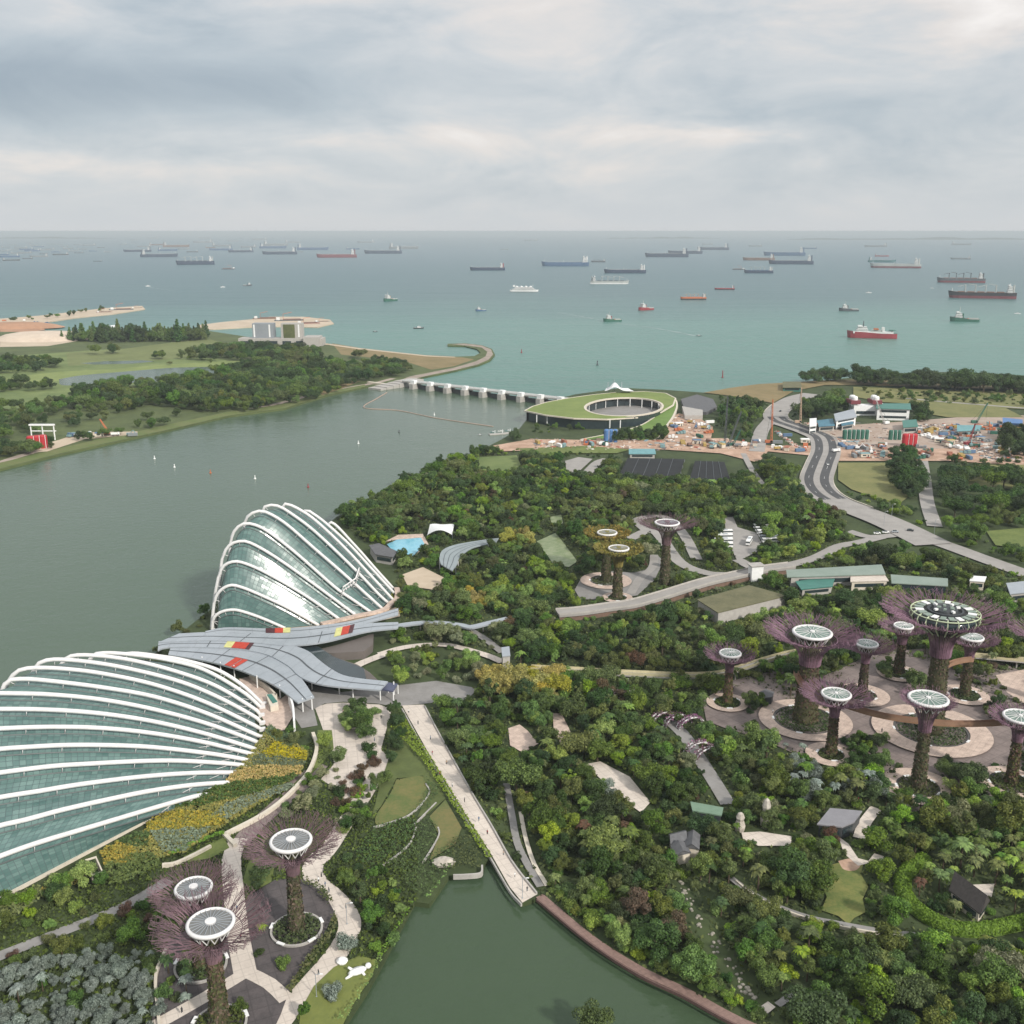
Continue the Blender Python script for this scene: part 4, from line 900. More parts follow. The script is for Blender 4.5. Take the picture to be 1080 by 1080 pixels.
    keep([(b[0]+rt*1.3*c1, b[1], z1) for c1, z1 in ((-1, 2), (1, 2), (1, h*0.3), (-1, h*0.3))])
    FOOT.append((b[0], b[1], max(rt*1.6, rg_r)))
    return root, h
def pxr(base, px): return px*mpp(P(*base))
ST = [ # base, disc centre, canopy radius px, disc radius px, trunk radius px, ring px
 dict(base=(313, 982), top=(301, 888), c=55, d=22.5, t=7.4, ring=(27, 0), tiles=None, disc='grey', dark=True, lab='lone rust canopied steel tower with grey disc beside the curving pale garden walk'),
 dict(base=(212, 1020), top=(201, 938), c=48, d=20, t=6.6, ring=(27, 0), tiles=None, disc='grey', dark=True, lab='rust canopied steel tower half hidden behind the nearest tower, left of the avenue'),
 dict(base=(232, 1082), top=(216, 975), c=64, d=25.5, t=8.8, ring=(28, 0), tiles=None, disc='grey', dark=True, lab='nearest rust canopied steel tower at the bottom left with mossy brown trunk'),
 dict(base=(849, 761), top=(853, 668), c=53, d=21, t=11.5, ring=(33, 48), disc='green', lab='wide purple canopied tower with green glass disc at the left of the skyway'),
 dict(base=(767, 743), top=(766, 690), c=29, d=12, t=4.2, ring=(14, 22), disc='green', lab='small purple canopied tower standing alone left of the tower grove'),
 dict(base=(909, 735), top=(910, 680), c=31, d=12, t=4.4, ring=(15, 28), disc='green', lab='small purple canopied tower just right of the widest green disc tower'),
 dict(base=(947.5, 712), top=(949, 661), c=27, d=10.5, t=4.8, ring=(13.5, 22), disc='green', lab='small tower with white rimmed disc tucked under the restaurant tower canopy at its left'),
 dict(base=(982, 772), top=(988, 648), c=67, d=34, t=11, ring=(38, 60), disc='green', bar=True, lab='tallest purple tower carrying a round rooftop restaurant with lime fins'),
 dict(base=(1017, 735), top=(1025, 673), c=29, d=12.5, t=4.8, ring=(16, 25), disc='green', lab='small tower with pale disc tucked under the restaurant tower canopy at its right'),
 dict(base=(876, 798), top=(876, 733), c=40, d=16, t=5.2, ring=(14, 26), disc='green', lab='purple canopied tower with green disc in front of the wide tower, on the skyway bend'),
 dict(base=(968, 832), top=(973, 738), c=30, d=21, t=6.8, ring=(22, 38), disc='green', lab='tower with large green spoked disc standing in front of the restaurant tower'),
 dict(base=(1066, 828), top=(1071, 757), c=33, d=18, t=5.4, ring=(22, 34), disc='green', lab='tower with green spoked disc at the right edge of the photo, end of the skyway'),
 dict(base=(1094, 738), top=(1098, 668), c=40, d=14, t=5.2, ring=None, disc='green', lab='purple canopied tower cut off by the right edge of the photo'),
 dict(base=(701, 616), top=(700, 552), c=34, d=13.5, t=5.0, ring=None, disc='grey', dark=True, lab='brown canopied tower with pink ringed disc, tallest of the three in mid garden'),
 dict(base=(639, 614), top=(640, 562.5), c=26, d=11, t=5.0, ring=(17, 27), disc='grey', golden=True, lab='golden canopied tower standing behind the other golden tower in mid garden'),
 dict(base=(651, 632), top=(650, 579), c=28, d=11.5, t=5.0, ring=(10, 16), disc='grey', golden=True, lab='front golden canopied tower beside the raised white bridge'),
]
RL = ['the lone rust canopied tower', 'the half hidden rust canopied tower', 'the nearest rust canopied tower', 'the wide green disc tower left of the skyway', 'the small tower left of the grove',
      'the small tower right of the widest one', 'the small tower left under the restaurant tower', 'the tallest tower with the restaurant', 'the small tower right under the restaurant tower', 'the tower on the skyway bend',
      'the large disc tower before the restaurant tower', 'the right edge disc tower', '', '', 'the rear golden tower', 'the front golden tower']
STR = []
for i, q in enumerate(ST):
    bs = q['base']; k = mpp(P(*bs)); kt = k*0.93
    rg_ = (q['ring'][0]*k, q['ring'][1]*k) if q['ring'] else None
    tl = q.get('tiles', True)
    r_, h_ = supertree(bs, q['top'], q['c']*kt, q['d']*kt, q['t']*k*0.95, q['lab'], rg_, tl if tl is not None else False, q.get('golden', False), q.get('dark', False), q['disc'], None, 100+i, q.get('bar', False), nmain=66 if q['c'] > 45 else 48, ring_lab=('kerbed round planter at the foot of '+RL[i]) if i < 13 else 'hollow')
    STR.append((r_, h_))
# aerial walkway through the grove
def deck_line(name, px, z, wid, m, label, rail=M_branch2, cat='walkway', posts=6, thick=0.6, per=7, railh=1.2):
    L = smoothline([P(a, b, z if not hasattr(z, '__len__') else z[i]) for i, (a, b) in enumerate(px)], per); A, Bp = offsetline(L, wid)
    root = thing(name, (L[len(L)//2][0], L[len(L)//2][1], 2.0), label, cat)
    MB().band(Bp, A, thick=thick).build('deck', m, root, root.location)
    for E_ in (A, Bp):
        mb = MB(); up = np.array([0, 0, railh]); mb.band([tuple(np.array(p)+up*0.02) for p in E_], [tuple(np.array(p)+up) for p in E_], thick=0.0)
        mb.band([tuple(np.array(p)+up*0.02+np.array([.12, .12, 0])) for p in E_][::-1], [tuple(np.array(p)+up+np.array([.12, .12, 0])) for p in E_][::-1])
        mb.build('railing', rail, root, root.location)
    if posts:
        for i in range(3, len(L)-1, posts): MB().tube([(L[i][0], L[i][1], 1.9), (L[i][0], L[i][1], L[i][2]-thick)], 0.35, 6).build('pier', M_conc, root, root.location)
    return root, A, Bp
M_rustd = mat('orange_deck', (0.30, 0.17, 0.105), (0.22, 0.13, 0.08), 0.3, 0.7)
deck_line('skyway', [(839, 710), (846, 722), (860, 733), (890, 744), (933, 756), (988, 763), (1030, 764), (1066, 762)], 22.0, 1.7, M_rustd, 'orange suspended aerial walkway curving between the purple towers', mat('orange_rail', (0.30, 0.18, 0.12), None, 0.3, 0.6), posts=0)
deck_line('skyway', [(996, 704), (1004, 700), (1016, 697), (1026, 696)], 22.0, 1.6, M_rustd, 'short orange walkway behind the restaurant tower trunk', MATS['orange_rail'], posts=0)
r_, A, Bp = deck_line('raised_walkway', [(560, 705), (600, 707), (640, 709.5), (680, 711.5), (720, 713), (760, 711), (797, 700), (837, 689), (880, 684)], 6.5, 3.2, M_conc, 'long cream edged raised walkway crossing the middle of the garden to the grove', mat('cream_rail', (0.58, 0.52, 0.33), None, 0.5, 0.7), posts=5)
keep([*A, *Bp[::-1]])
r_, A, Bp = deck_line('raised_walkway', [(985, 693), (1010, 691), (1050, 694), (1090, 698)], 6.0, 3.0, M_conc, 'grey raised walkway behind the grove at the right edge', MATS['cream_rail'], posts=5)
# white parapet bridge through mid garden
r_, A, Bp = deck_line('garden_bridge', [(588, 646), (612, 644), (640, 640), (668, 636), (700, 627), (742, 614), (775, 606.5), (806, 600), (835, 596)], 5.4, 8.0, M_road, 'wide raised bridge with white parapet and brown flank crossing mid garden', M_conc, cat='bridge', posts=0, thick=1.2, railh=1.0)
keep([*A, *Bp[::-1]])
MB().band([(p[0], p[1]-0.5, 2.0) for p in Bp], [(p[0], p[1]-0.5, 4.2) for p in Bp], ).build('flank_wall', mat('brown_brick', (0.19, 0.12, 0.09), (0.12, 0.08, 0.06), 0.4, 0.9), r_, r_.location)
keep([(p[0], p[1]-1, 2.0) for p in Bp]+[(p[0], p[1]-1, 4.2) for p in Bp[::-1]])
pv_ = thing('gatehouse', P(797, 604), 'small white gatehouse at the right end of the white parapet bridge', 'kiosk')
k = P(797, 603, 7); MB().box(k[0], k[1], 2, 7, 5, 9, 0.2).build('wall', M_white, pv_, pv_.location); MB().box(k[0], k[1], 11, 8.5, 6.5, 0.5, 0.2).build('roof', M_conc, pv_, pv_.location)
MB().box(k[0]-1, k[1]-2.55, 4, 2.2, 0.2, 3.4, 0.2).build('doorway', M_darkm, pv_, pv_.location)
r_, A, Bp = deck_line('covered_walkway', [(418, 660), (440, 657), (462, 656.5), (485, 659), (497, 661), (515, 657), (536, 652)], 6.0, 4.0, M_metal, 'thin grey covered walkway running right from the arrival canopy', M_metal, posts=5, railh=0.15)
keep([*A, *Bp[::-1]])
# ------------------------------------------------------------------ ships
def hull_mesh(mb, L, bm, zd, zk=-1.0, bowrise=0.25, stern=0.85, mi_top=0, mi_low=1, zband=None, fore=None):
    """x along the ship, bow at +x; two paint bands split at zband"""
    st = [(-0.5, stern*0.85), (-0.47, stern), (-0.40, 0.97), (-0.2, 1.0), (0.2, 1.0), (0.34, 0.93), (0.43, 0.66), (0.48, 0.28), (0.5, 0.03)]
    zb = zband if zband is not None else 0.4*zd; rows = []
    for x, wd in st:
        sheer = zd+(zd*bowrise*max(0, (x-0.3)/0.2)**1.5)
        if fore and x > 0.5-fore[0]: sheer += fore[1]
        xk = x*L-(0.03*L*max(0, (x-0.4)/0.1)); h = wd*bm/2
        rows.append([(xk, h*0.92, zk), (x*L if x < .45 else (x*L+xk)/2, h*0.98, zb), (x*L, h, sheer)])
    for sgn in (1, -1):
        b = len(mb.v)
        for r_ in rows:
            for p in r_: mb.vert((p[0], sgn*p[1], p[2]))
        for i in range(len(rows)-1):
            for k in range(2):
                f = (b+i*3+k, b+(i+1)*3+k, b+(i+1)*3+k+1, b+i*3+k+1); mb.face(f if sgn < 0 else f[::-1], mi_low if k == 0 else mi_top)
    b = len(mb.v)
    for r_ in rows:
        mb.vert((r_[2][0], r_[2][1], r_[2][2]-0.25)); mb.vert((r_[2][0], -r_[2][1], r_[2][2]-0.25))
    for i in range(len(rows)-1): mb.face((b+2*i, b+2*i+1, b+2*i+3, b+2*i+2), 2)
    b = len(mb.v)
    for p in rows[0]: mb.vert((p[0], p[1], p[2])); mb.vert((p[0], -p[1], p[2]))
    mb.face((b, b+1, b+3, b+2), mi_low); mb.face((b+2, b+3, b+5, b+4), mi_top)
SHC = {}
def sc(name, c):
    if name not in SHC: SHC[name] = mat('ship_'+name, c, tuple(x*0.8 for x in c), 0.02, 0.55)
    return SHC[name]
NAVY = sc('navy', (0.035, 0.055, 0.10)); BLACKH = sc('black', (0.03, 0.03, 0.035)); REDH = sc('red', (0.30, 0.05, 0.06)); MAR = sc('maroon', (0.20, 0.05, 0.06)); GREY = sc('grey', (0.22, 0.24, 0.25))
BLUEH = sc('blue', (0.06, 0.12, 0.22)); TEALH = sc('teal', (0.05, 0.16, 0.17)); GRN = sc('green', (0.04, 0.14, 0.10)); WHT = sc('white', (0.75, 0.75, 0.73)); ORG = sc('orange', (0.50, 0.16, 0.07)); DECK = sc('deck', (0.20, 0.12, 0.10)); BRN = sc('brown', (0.20, 0.12, 0.09))
PALE = sc('pale', (0.42, 0.44, 0.42)); DGRY = sc('dark_grey', (0.09, 0.10, 0.11)); LIME = sc('lime', (0.25, 0.32, 0.10)); TAN = sc('tan', (0.50, 0.36, 0.26))
COLN = {'NAVY': (NAVY, 'dark blue'), 'BLACK': (BLACKH, 'black'), 'RED': (REDH, 'red'), 'MAROON': (MAR, 'maroon'), 'GREY': (GREY, 'grey'), 'BLUE': (BLUEH, 'blue'), 'TEAL': (TEALH, 'blue green'), 'GREEN': (GRN, 'green'), 'WHITE': (WHT, 'white'), 'ORANGE': (ORG, 'orange'), 'BROWN': (BRN, 'brown'), 'PALE': (PALE, 'pale grey'), 'DGREY': (DGRY, 'dark grey')}
def house(root, x, zd, lx, wy, tiers, hh, m=WHT, bridge=True):
    mb = MB(); z = zd; k = 1.0
    for i in range(tiers): mb.box(x, 0, z, lx*k, wy*(1 if i < tiers-1 else 0.9), hh); z += hh+0.01; k *= 0.86
    mb.build('deckhouse', m, root)
    w_ = MB(); zz = zd
    for i in range(tiers): w_.box(x, 0, zz+hh*0.45, lx*(0.86**i)+0.3, wy*(1 if i < tiers-1 else 0.9)+0.3, hh*0.28); zz += hh+0.01
    w_.build('window_band', DGRY, root)
    if bridge: MB().box(x+lx*0.2, 0, z, lx*0.35, wy*1.15, hh*0.8).build('bridge', m, root)
    return z
def ship(kind, px, py, lpx, col, low=None, label=None, bow=-1, yaw=0.0, deck=DECK, funnel=None, cat=None, detail=True, name=None):
    p = P(px, py, 0.0); L = lpx*mpp(p)/max(abs(math.cos(yaw)), 0.3)
    rz = (math.pi if bow < 0 else 0)+yaw+math.atan2(-p[0], p[1])*1.0
    hm_, hn = COLN[col]; lm = COLN[low][0] if low else hm_
    nm = name or {'tanker': 'tanker_ship', 'bulk': 'bulk_carrier', 'tug': 'supply_vessel', 'ferry': 'passenger_ship', 'survey': 'survey_ship', 'boat': 'small_boat', 'barge': 'barge', 'far': 'cargo_ship', 'dredger': 'dredger'}[kind]
    root = thing(nm, p, label, cat or {'tug': 'supply vessel', 'boat': 'boat', 'barge': 'barge'}.get(kind, 'ship'), 'ships at anchor' if kind in ('tanker', 'bulk', 'far') else None, rz)
    mb = MB()
    if kind in ('tanker', 'bulk', 'far', 'dredger'):
        L = min(L, 340); bm = L*0.155; zd = L*(0.076 if kind != 'bulk' else 0.092)
        hull_mesh(mb, L, bm, zd, zband=zd*(0.45 if low else 0.3)); mb.build('hull', [hm_, lm, deck], root)
        ztop = house(root, -L*0.40, zd, L*0.075, bm*0.86, 4 if detail else 3, L*0.025)
        MB().tube([(-L*0.455, 0, zd), (-L*0.455, 0, zd+L*0.12)], [L*0.017, L*0.014], 8).build('funnel', funnel or hm_, root)
        MB().tube([(-L*0.40, 0, ztop), (-L*0.40, 0, ztop+L*0.045)], L*0.004, 4).build('mast', WHT, root)
        if kind == 'far': return root
        MB().tube([(L*0.44, 0, zd), (L*0.44, 0, zd+L*0.06)], L*0.004, 4).build('foremast', WHT, root)
        if kind == 'tanker':
            pm = MB(); pm.tube([(-L*0.34, 0, zd+L*0.008), (L*0.40, 0, zd+L*0.008)], L*0.004, 5)
            for xx in (-0.02, 0.0, 0.02): pm.tube([(L*xx, -bm*0.42, zd+L*0.012), (L*xx, bm*0.42, zd+L*0.012)], L*0.003, 4)
            pm.build('deck_pipe', PALE, root)
            MB().tube([(0.03*L, 0, zd), (0.03*L, 0, zd+L*0.05)], L*0.004, 4).build('derrick', WHT, root)
        if kind in ('bulk', 'dredger'):
            for i in range(5):
                x = L*(-0.27+i*0.145); MB().box(x, 0, zd-0.2, L*0.10, bm*0.6, L*0.014).build('hatch_cover', deck, root)
            for i in range(4):
                x = L*(-0.20+i*0.15); cm = MB(); cm.tube([(x, 0, zd), (x, 0, zd+L*0.115)], L*0.009, 6); cm.box(x, 0, zd+L*0.095, L*0.022, L*0.02, L*0.022)
                cm.tube([(x, 0, zd+L*0.112), (x+L*0.11, 0, zd+L*(0.085 if i % 2 else 0.13))], L*0.0065, 4); cm.build('deck_crane', (funnel if kind == 'bulk' and funnel else PALE), root)
    elif kind == 'tug':
        bm = L*0.26; zd = L*0.085
        hull_mesh(mb, L, bm, zd, zband=zd*0.35, fore=(0.38, L*0.06)); mb.build('hull', [hm_, lm, deck], root)
        ztop = house(root, L*0.20, zd+L*0.05, L*0.24, bm*0.78, 3, L*0.055, WHT)
        MB().tube([(L*0.18, 0, ztop), (L*0.18, 0, ztop+L*0.20)], L*0.012, 5).build('mast', PALE, root)
        for s in (-1, 1): MB().tube([(L*0.06, s*bm*0.28, zd), (L*0.06, s*bm*0.28, zd+L*0.20)], L*0.022, 6).build('funnel', funnel or hm_, root)
        MB().box(-L*0.15, 0, zd, L*0.10, bm*0.4, L*0.03).build('winch', ORG, root); MB().box(-L*0.3, bm*0.36, zd, L*0.34, L*0.015, L*0.04).build('cargo_rail', PALE, root); MB().box(-L*0.3, -bm*0.36, zd, L*0.34, L*0.015, L*0.04).build('cargo_rail', PALE, root)
    elif kind == 'ferry':
        bm = L*0.17; zd = L*0.07
        hull_mesh(mb, L, bm, zd, zband=zd*0.25); mb.build('hull', [hm_, lm, WHT], root)
        z = house(root, -L*0.02, zd, L*0.80, bm*0.94, 3, L*0.035, WHT, False)
        for i in range(4): MB().lathe([(L*0.045, 0), (L*0.042, L*0.02), (0.0, L*0.04)], 12, (L*(-0.26+i*0.16), 0, z)).build('tank_dome', WHT, root)
        MB().box(-L*0.36, 0, z, L*0.07, bm*0.4, L*0.06).build('funnel', funnel or hm_, root); MB().tube([(L*0.30, 0, z), (L*0.30, 0, z+L*0.09)], L*0.005, 4).build('mast', WHT, root)
    elif kind == 'survey':
        bm = L*0.18; zd = L*0.10
        hull_mesh(mb, L, bm, zd, zband=zd*0.18, fore=(0.45, L*0.03)); mb.build('hull', [hm_, lm, GRN], root)
        MB().box(-L*0.02, 0, zd, L*0.80, bm*0.9, L*0.035).build('upper_deck', WHT, root)
        z = house(root, L*0.20, zd+L*0.036, L*0.24, bm*0.8, 3, L*0.032)
        MB().tube([(L*0.18, 0, z), (L*0.18, 0, z+L*0.12)], [L*0.014, L*0.008], 6).build('mast', DGRY, root)
        MB().box(-L*0.10, 0, zd+L*0.036, L*0.22, bm*0.6, L*0.035).build('boat_deck', PALE, root)
        for s in (-1, 1):
            MB().box(-L*0.08, s*bm*0.36, zd+L*0.075, L*0.09, bm*0.14, L*0.025).build('lifeboat', ORG, root); MB().box(-L*0.22, s*bm*0.3, zd+L*0.036, L*0.05, bm*0.16, L*0.09).build('funnel', WHT, root)
        MB().lathe([(L*0.0, 0), (L*0.075, 0.1), (L*0.075, L*0.012), (0, L*0.013)], 16, (-L*0.40, 0, zd+L*0.06)).build('helideck', GRN, root)
        MB().box(-L*0.40, 0, zd+L*0.03, L*0.03, bm*0.3, L*0.034).build('pedestal', WHT, root)
    elif kind == 'barge':
        bm = L*0.28; zd = L*0.06; mb.box(0, 0, -1, L, bm, zd+1, 0, 0); mb.build('hull', [hm_], root)
        MB().box(-L*0.38, 0, zd, L*0.12, bm*0.6, L*0.08).build('deckhouse', WHT, root); MB().box(L*0.1, 0, zd, L*0.6, bm*0.7, L*0.03).build('cargo', BRN, root)
        MB().tube([(-L*0.2, 0, zd), (-L*0.2, 0, zd+L*0.2), (L*0.1, 0, zd+L*0.26)], L*0.01, 4).build('crane', ORG, root)
    else:
        bm = L*0.30; zd = L*0.10
        hull_mesh(mb, L, bm, zd, zband=zd*0.3); mb.build('hull', [hm_, lm, WHT], root)
        MB().box(L*0.02, 0, zd-0.1, L*0.36, bm*0.66, L*0.12, 0, 0, 0.85).build('cabin', WHT, root); MB().box(L*0.02, 0, zd+L*0.05, L*0.375, bm*0.68, L*0.035).build('window_band', DGRY, root)
        MB().tube([(0, 0, zd+L*0.11), (0, 0, zd+L*0.28)], L*0.012, 4).build('mast', PALE, root)
    return root
near = [
 ('survey', 919, 356.5, 50, 'RED', None, 'large red hulled ship with tall white superstructure, nearest on the right', -1, 0.12, GRN, None),
 ('bulk', 1035, 314.5, 66, 'BLACK', 'MAROON', 'long maroon and black bulk carrier at the right edge of the sea', -1, 0.10, BRN, PALE),
 ('bulk', 1013, 298, 47, 'DGREY', 'MAROON', 'grey over maroon bulk carrier with dark raised cranes, behind the long maroon one', -1, 0.18, DECK, DGRY),
 ('tug', 1017, 339, 29, 'GREEN', None, 'dark green supply vessel with white wheelhouse and long low stern, at far right', -1, 0.1, MAR, None),
 ('tug', 895, 328, 20, 'DGREY', None, 'dark supply vessel with white wheelhouse just behind the large red ship', -1, 0.2, DGRY, None),
 ('tanker', 944, 282.5, 51, 'PALE', 'MAROON', 'pale decked tanker with thin maroon waterline and white stern house', -1, 0.05, PALE, None),
 ('bulk', 731, 316, 27, 'ORANGE', 'BLACK', 'orange decked cargo ship with pale derricks and white stern house', -1, 0.25, ORG, TAN),
 ('tanker', 764, 305.5, 21, 'RED', 'BLACK', 'short red coaster with white stern house between two larger groups', -1, 0.1, REDH, None),
 ('bulk', 800, 288, 30, 'NAVY', None, 'dark blue bulk carrier with pale cranes beside a thin barge', -1, 0.1, BLUEH, PALE),
 ('barge', 779, 284.5, 13, 'DGREY', None, 'thin dark barge touching the bow of the crane carrying ship', -1, 0.05, DECK, None),
 ('tanker', 834, 278.5, 46, 'NAVY', None, 'dark blue tanker lying in front of the longest blue tanker', -1, 0.05, NAVY, None),
 ('tanker', 827, 269.5, 53, 'BLUE', None, 'longest blue tanker, behind the darker one right of centre', -1, 0.03, BLUEH, None),
 ('tanker', 800, 274.5, 33, 'BROWN', None, 'low brown tanker half hidden behind the dark blue tanker', -1, 0.03, BRN, None),
 ('tug', 681, 327, 15, 'RED', None, 'red supply vessel with tall white wheelhouse seen nearly end on', -1, 0.75, REDH, None),
 ('tug', 645.6, 339, 19, 'GREEN', None, 'green and red tug with a white wake beside it', -1, 0.35, LIME, REDH),
 ('dredger', 643, 299.5, 41, 'PALE', 'WHITE', 'pale grey dredger with derricks standing on its deck', 1, 0.05, DGRY, None),
 ('tanker', 659, 288, 44, 'NAVY', None, 'dark tanker with white stern house behind the pale grey dredger', -1, 0.06, NAVY, WHT),
 ('tanker', 596, 280.5, 50, 'BLUE', None, 'deep blue tanker with white funnel in the middle of the sea', -1, 0.04, BLUEH, WHT),
 ('bulk', 631, 276.5, 15, 'DGREY', None, 'small dark freighter right of the deep blue tanker', -1, 0.1, DGRY, DGRY),
 ('ferry', 553, 308, 30, 'WHITE', 'GREY', 'white livestock carrier with domed upper deck near the middle of the sea', 1, -0.12, WHT, None),
 ('tanker', 514, 285, 37, 'NAVY', None, 'dark blue tanker with a red funnel left of the deep blue tanker', -1, 0.05, NAVY, REDH),
 ('tug', 507, 328, 11, 'BLUE', None, 'blue and white tug with tan wheelhouse alone in mid channel', -1, 0.4, BLUEH, TAN),
 ('tug', 411.5, 317.5, 13.5, 'GREEN', None, 'tan and green tug seen end on, left of the middle', -1, 0.8, GRN, TAN),
 ('boat', 441.6, 346.5, 11, 'BLACK', None, 'small white cabin boat nearest the breakwater hook', 1, 0.1, WHT, None),
 ('boat', 395.6, 350, 5, 'BLACK', None, 'tiny dark boat left of the small white cabin boat', 1, 0.1, WHT, None),
 ('bulk', 206, 279, 39, 'NAVY', None, 'dark blue bulk carrier with pale cranes, lowest of the left hand fleet', -1, 0.03, DGRY, PALE),
 ('barge', 241, 284, 14, 'DGREY', None, 'dark flat barge just below the left hand fleet', -1, 0.02, DECK, None),
 ('tug', 261, 301.5, 9, 'DGREY', None, 'small dark tug below the left hand fleet', 1, 0.2, DGRY, None),
 ('boat', 235, 303, 5, 'WHITE', None, 'white speedboat left of the small dark tug', 1, 0.1, WHT, None),
 ('boat', 156, 302, 5, 'WHITE', None, 'white sailboat hull trailing a pale wake on the left', 1, 0.1, WHT, None),
 ('boat', 737, 354.5, 6, 'DGREY', None, 'dark speedboat at the right end of a long white wake', 1, 0.0, WHT, None),
 ('boat', 916, 309, 6, 'WHITE', None, 'white speedboat between the pale tanker and the dark supply vessel', 1, 0.0, WHT, None),
 ('boat', 983, 304, 3.5, 'WHITE', None, 'tiny white launch left of the two maroon bulk carriers', 1, 0.0, WHT, None),
 ('boat', 1073, 331, 6, 'WHITE', None, 'white speedboat with wake at the right edge of the sea', 1, 0.0, WHT, None),
 ('boat', 506, 459, 6, 'GREY', None, 'small moored boat in the reservoir left of the barrage landing stage', 1, 0.1, WHT, None),
]
for k_, x, y, l_, c1, c2, lab, bw, yw, dk, fn in near: ship(k_, x, y, l_, c1, c2, lab, bw, yw, dk, fn)
far_ = [(703, 271, 46, 'NAVY'), (722.5, 267.5, 36, 'NAVY'), (752, 263.5, 42, 'NAVY'), (746, 258, 11, 'GREY'), (532, 263.5, 9, 'GREY'), (560, 254, 14, 'GREY'), (853.5, 262.5, 15, 'BLUE'), (796.5, 260, 14, 'GREY'),
        (923.5, 260.5, 23, 'GREY'), (930, 270.5, 14, 'RED'), (930, 276.5, 28, 'TEAL'), (1014, 258.5, 20, 'GREY'), (1013, 273.5, 20, 'GREY'),
        (12, 275, 17, 'DGREY'), (10, 271.3, 20, 'BLUE'), (29, 273, 10, 'DGREY'), (41, 271, 18, 'GREY'), (64, 269, 16, 'DGREY'), (26, 267, 14, 'GREY'), (28, 263.5, 14, 'BLUE'), (13, 258.5, 7, 'GREY'), (53, 263, 9, 'GREY'),
        (78, 265, 11, 'GREY'), (94, 259, 13, 'GREY'), (106.5, 261.4, 7, 'DGREY'), (87, 263, 9, 'GREY'), (103, 275.8, 9, 'DGREY'), (54, 257.6, 6, 'GREY'), (145, 265.6, 28, 'NAVY'), (168, 271, 38, 'NAVY'), (130, 258, 7, 'GREY'),
        (142, 253.2, 7, 'GREY'), (141, 257, 5, 'GREY'), (161, 251.5, 12, 'GREY'), (165, 258.6, 14, 'BROWN'), (186, 260.6, 27, 'BROWN'), (194, 263, 12, 'GREY'), (233, 264, 24, 'BLUE'), (254, 266, 26, 'NAVY'), (234, 259.8, 20, 'GREY'),
        (295, 268.2, 36, 'NAVY'), (291, 259.2, 38, 'GREY'), (288, 261.8, 28, 'BLUE'), (330, 263.6, 48, 'BLUE'), (355, 271.6, 42, 'MAROON'), (404, 267.4, 45, 'NAVY'), (426, 262.5, 33, 'GREY'), (214, 256, 20, 'GREY'), (216, 251.5, 18, 'GREY'),
        (246, 254.5, 10, 'GREY'), (274, 253, 30, 'GREY'), (4, 265, 10, 'GREY'), (36, 259, 9, 'GREY'), (68, 260, 8, 'GREY'), (114, 266, 8, 'GREY'), (2, 269, 14, 'BLUE'), (18, 267.5, 12, 'GREY'), (22, 262, 13, 'GREY'), (34, 265, 15, 'BLUE'), (46, 268, 8, 'DGREY'), (48, 264, 12, 'GREY'), (59, 266, 9, 'BLUE'), (72, 262.5, 10, 'GREY'), (83, 267, 9, 'DGREY'), (98, 265, 8, 'BLUE'), (15, 264, 9, 'GREY'), (6, 261, 8, 'GREY'), (31, 256.5, 7, 'GREY'), (41, 260.5, 10, 'BLUE'), (63, 258, 6, 'GREY'), (82, 258.5, 8, 'GREY'), (177, 264.5, 20, 'BLUE'), (152, 260.5, 14, 'GREY'), (203, 266, 12, 'DGREY'), (222, 261.5, 10, 'BROWN'), (262, 261, 16, 'GREY'), (309, 256, 16, 'GREY'), (315, 266, 9, 'GREY'), (372, 263, 14, 'BLUE'), (386, 256, 18, 'GREY')]
from collections import defaultdict
grp = defaultdict(list)
def seaplace(x):
    return 'at the left edge of the horizon' if x < 60 else 'left of the blue ships' if x < 135 else 'in the fleet left of centre' if x < 300 else 'on the horizon left of the middle' if x < 450 else 'on the horizon near the middle' if x < 640 else 'on the horizon right of the middle' if x < 870 else 'on the horizon at the right'
def seasize(l): return 'tiny faint' if l < 9.5 else 'small faint' if l < 17 else 'faint' if l < 27 else 'long' if l < 40 else 'very long'
for q in far_: grp[(seasize(q[2]), q[3], seaplace(q[0]))].append(q)
ORD = ['first', 'second', 'third', 'fourth', 'fifth', 'sixth', 'seventh', 'eighth', 'ninth', 'tenth', 'eleventh', 'twelfth']
for (sz, c, pl), qs in grp.items():
    qs.sort()
    for i, (x, y, l_, c_) in enumerate(qs):
        lab = f'{sz} {COLN[c][1]} cargo ship {pl}' + ('' if len(qs) == 1 else f', {ORD[i]} from left')
        ship('far' if l_ < 24 else 'tanker', x, y, l_, c, None, lab, -1 if (x*7) % 3 else 1, 0.03, COLN[c][0], detail=l_ > 30)
# wakes: foam on the water
M_foam = mat('foam', (0.62, 0.66, 0.66), (0.30, 0.38, 0.38), 0.08, 0.9)
for ci, px in enumerate(([(588, 330), (600, 331.5), (625, 336), (642, 338.5)], [(650, 341), (690, 346), (735, 354.5)], [(156, 302.5), (170, 305), (185, 307)], [(1055, 330), (1073, 331)], [(905, 309), (916, 309.2)], [(908, 358), (922, 360)])):
    w_ = [2.0+1.5*math.sin(i*0.9) for i in range(200)]; L = smoothline([P(a, b, 0.3) for a, b in px], 10)
    ws = [3.5*(0.35+0.65*(0.5+0.5*math.sin(i*1.7+ci))) for i in range(len(L))]
    A, Bp = offsetline(L, ws); o = MB().band(Bp, A).build('wake_foam', M_foam); o['kind'] = 'stuff'
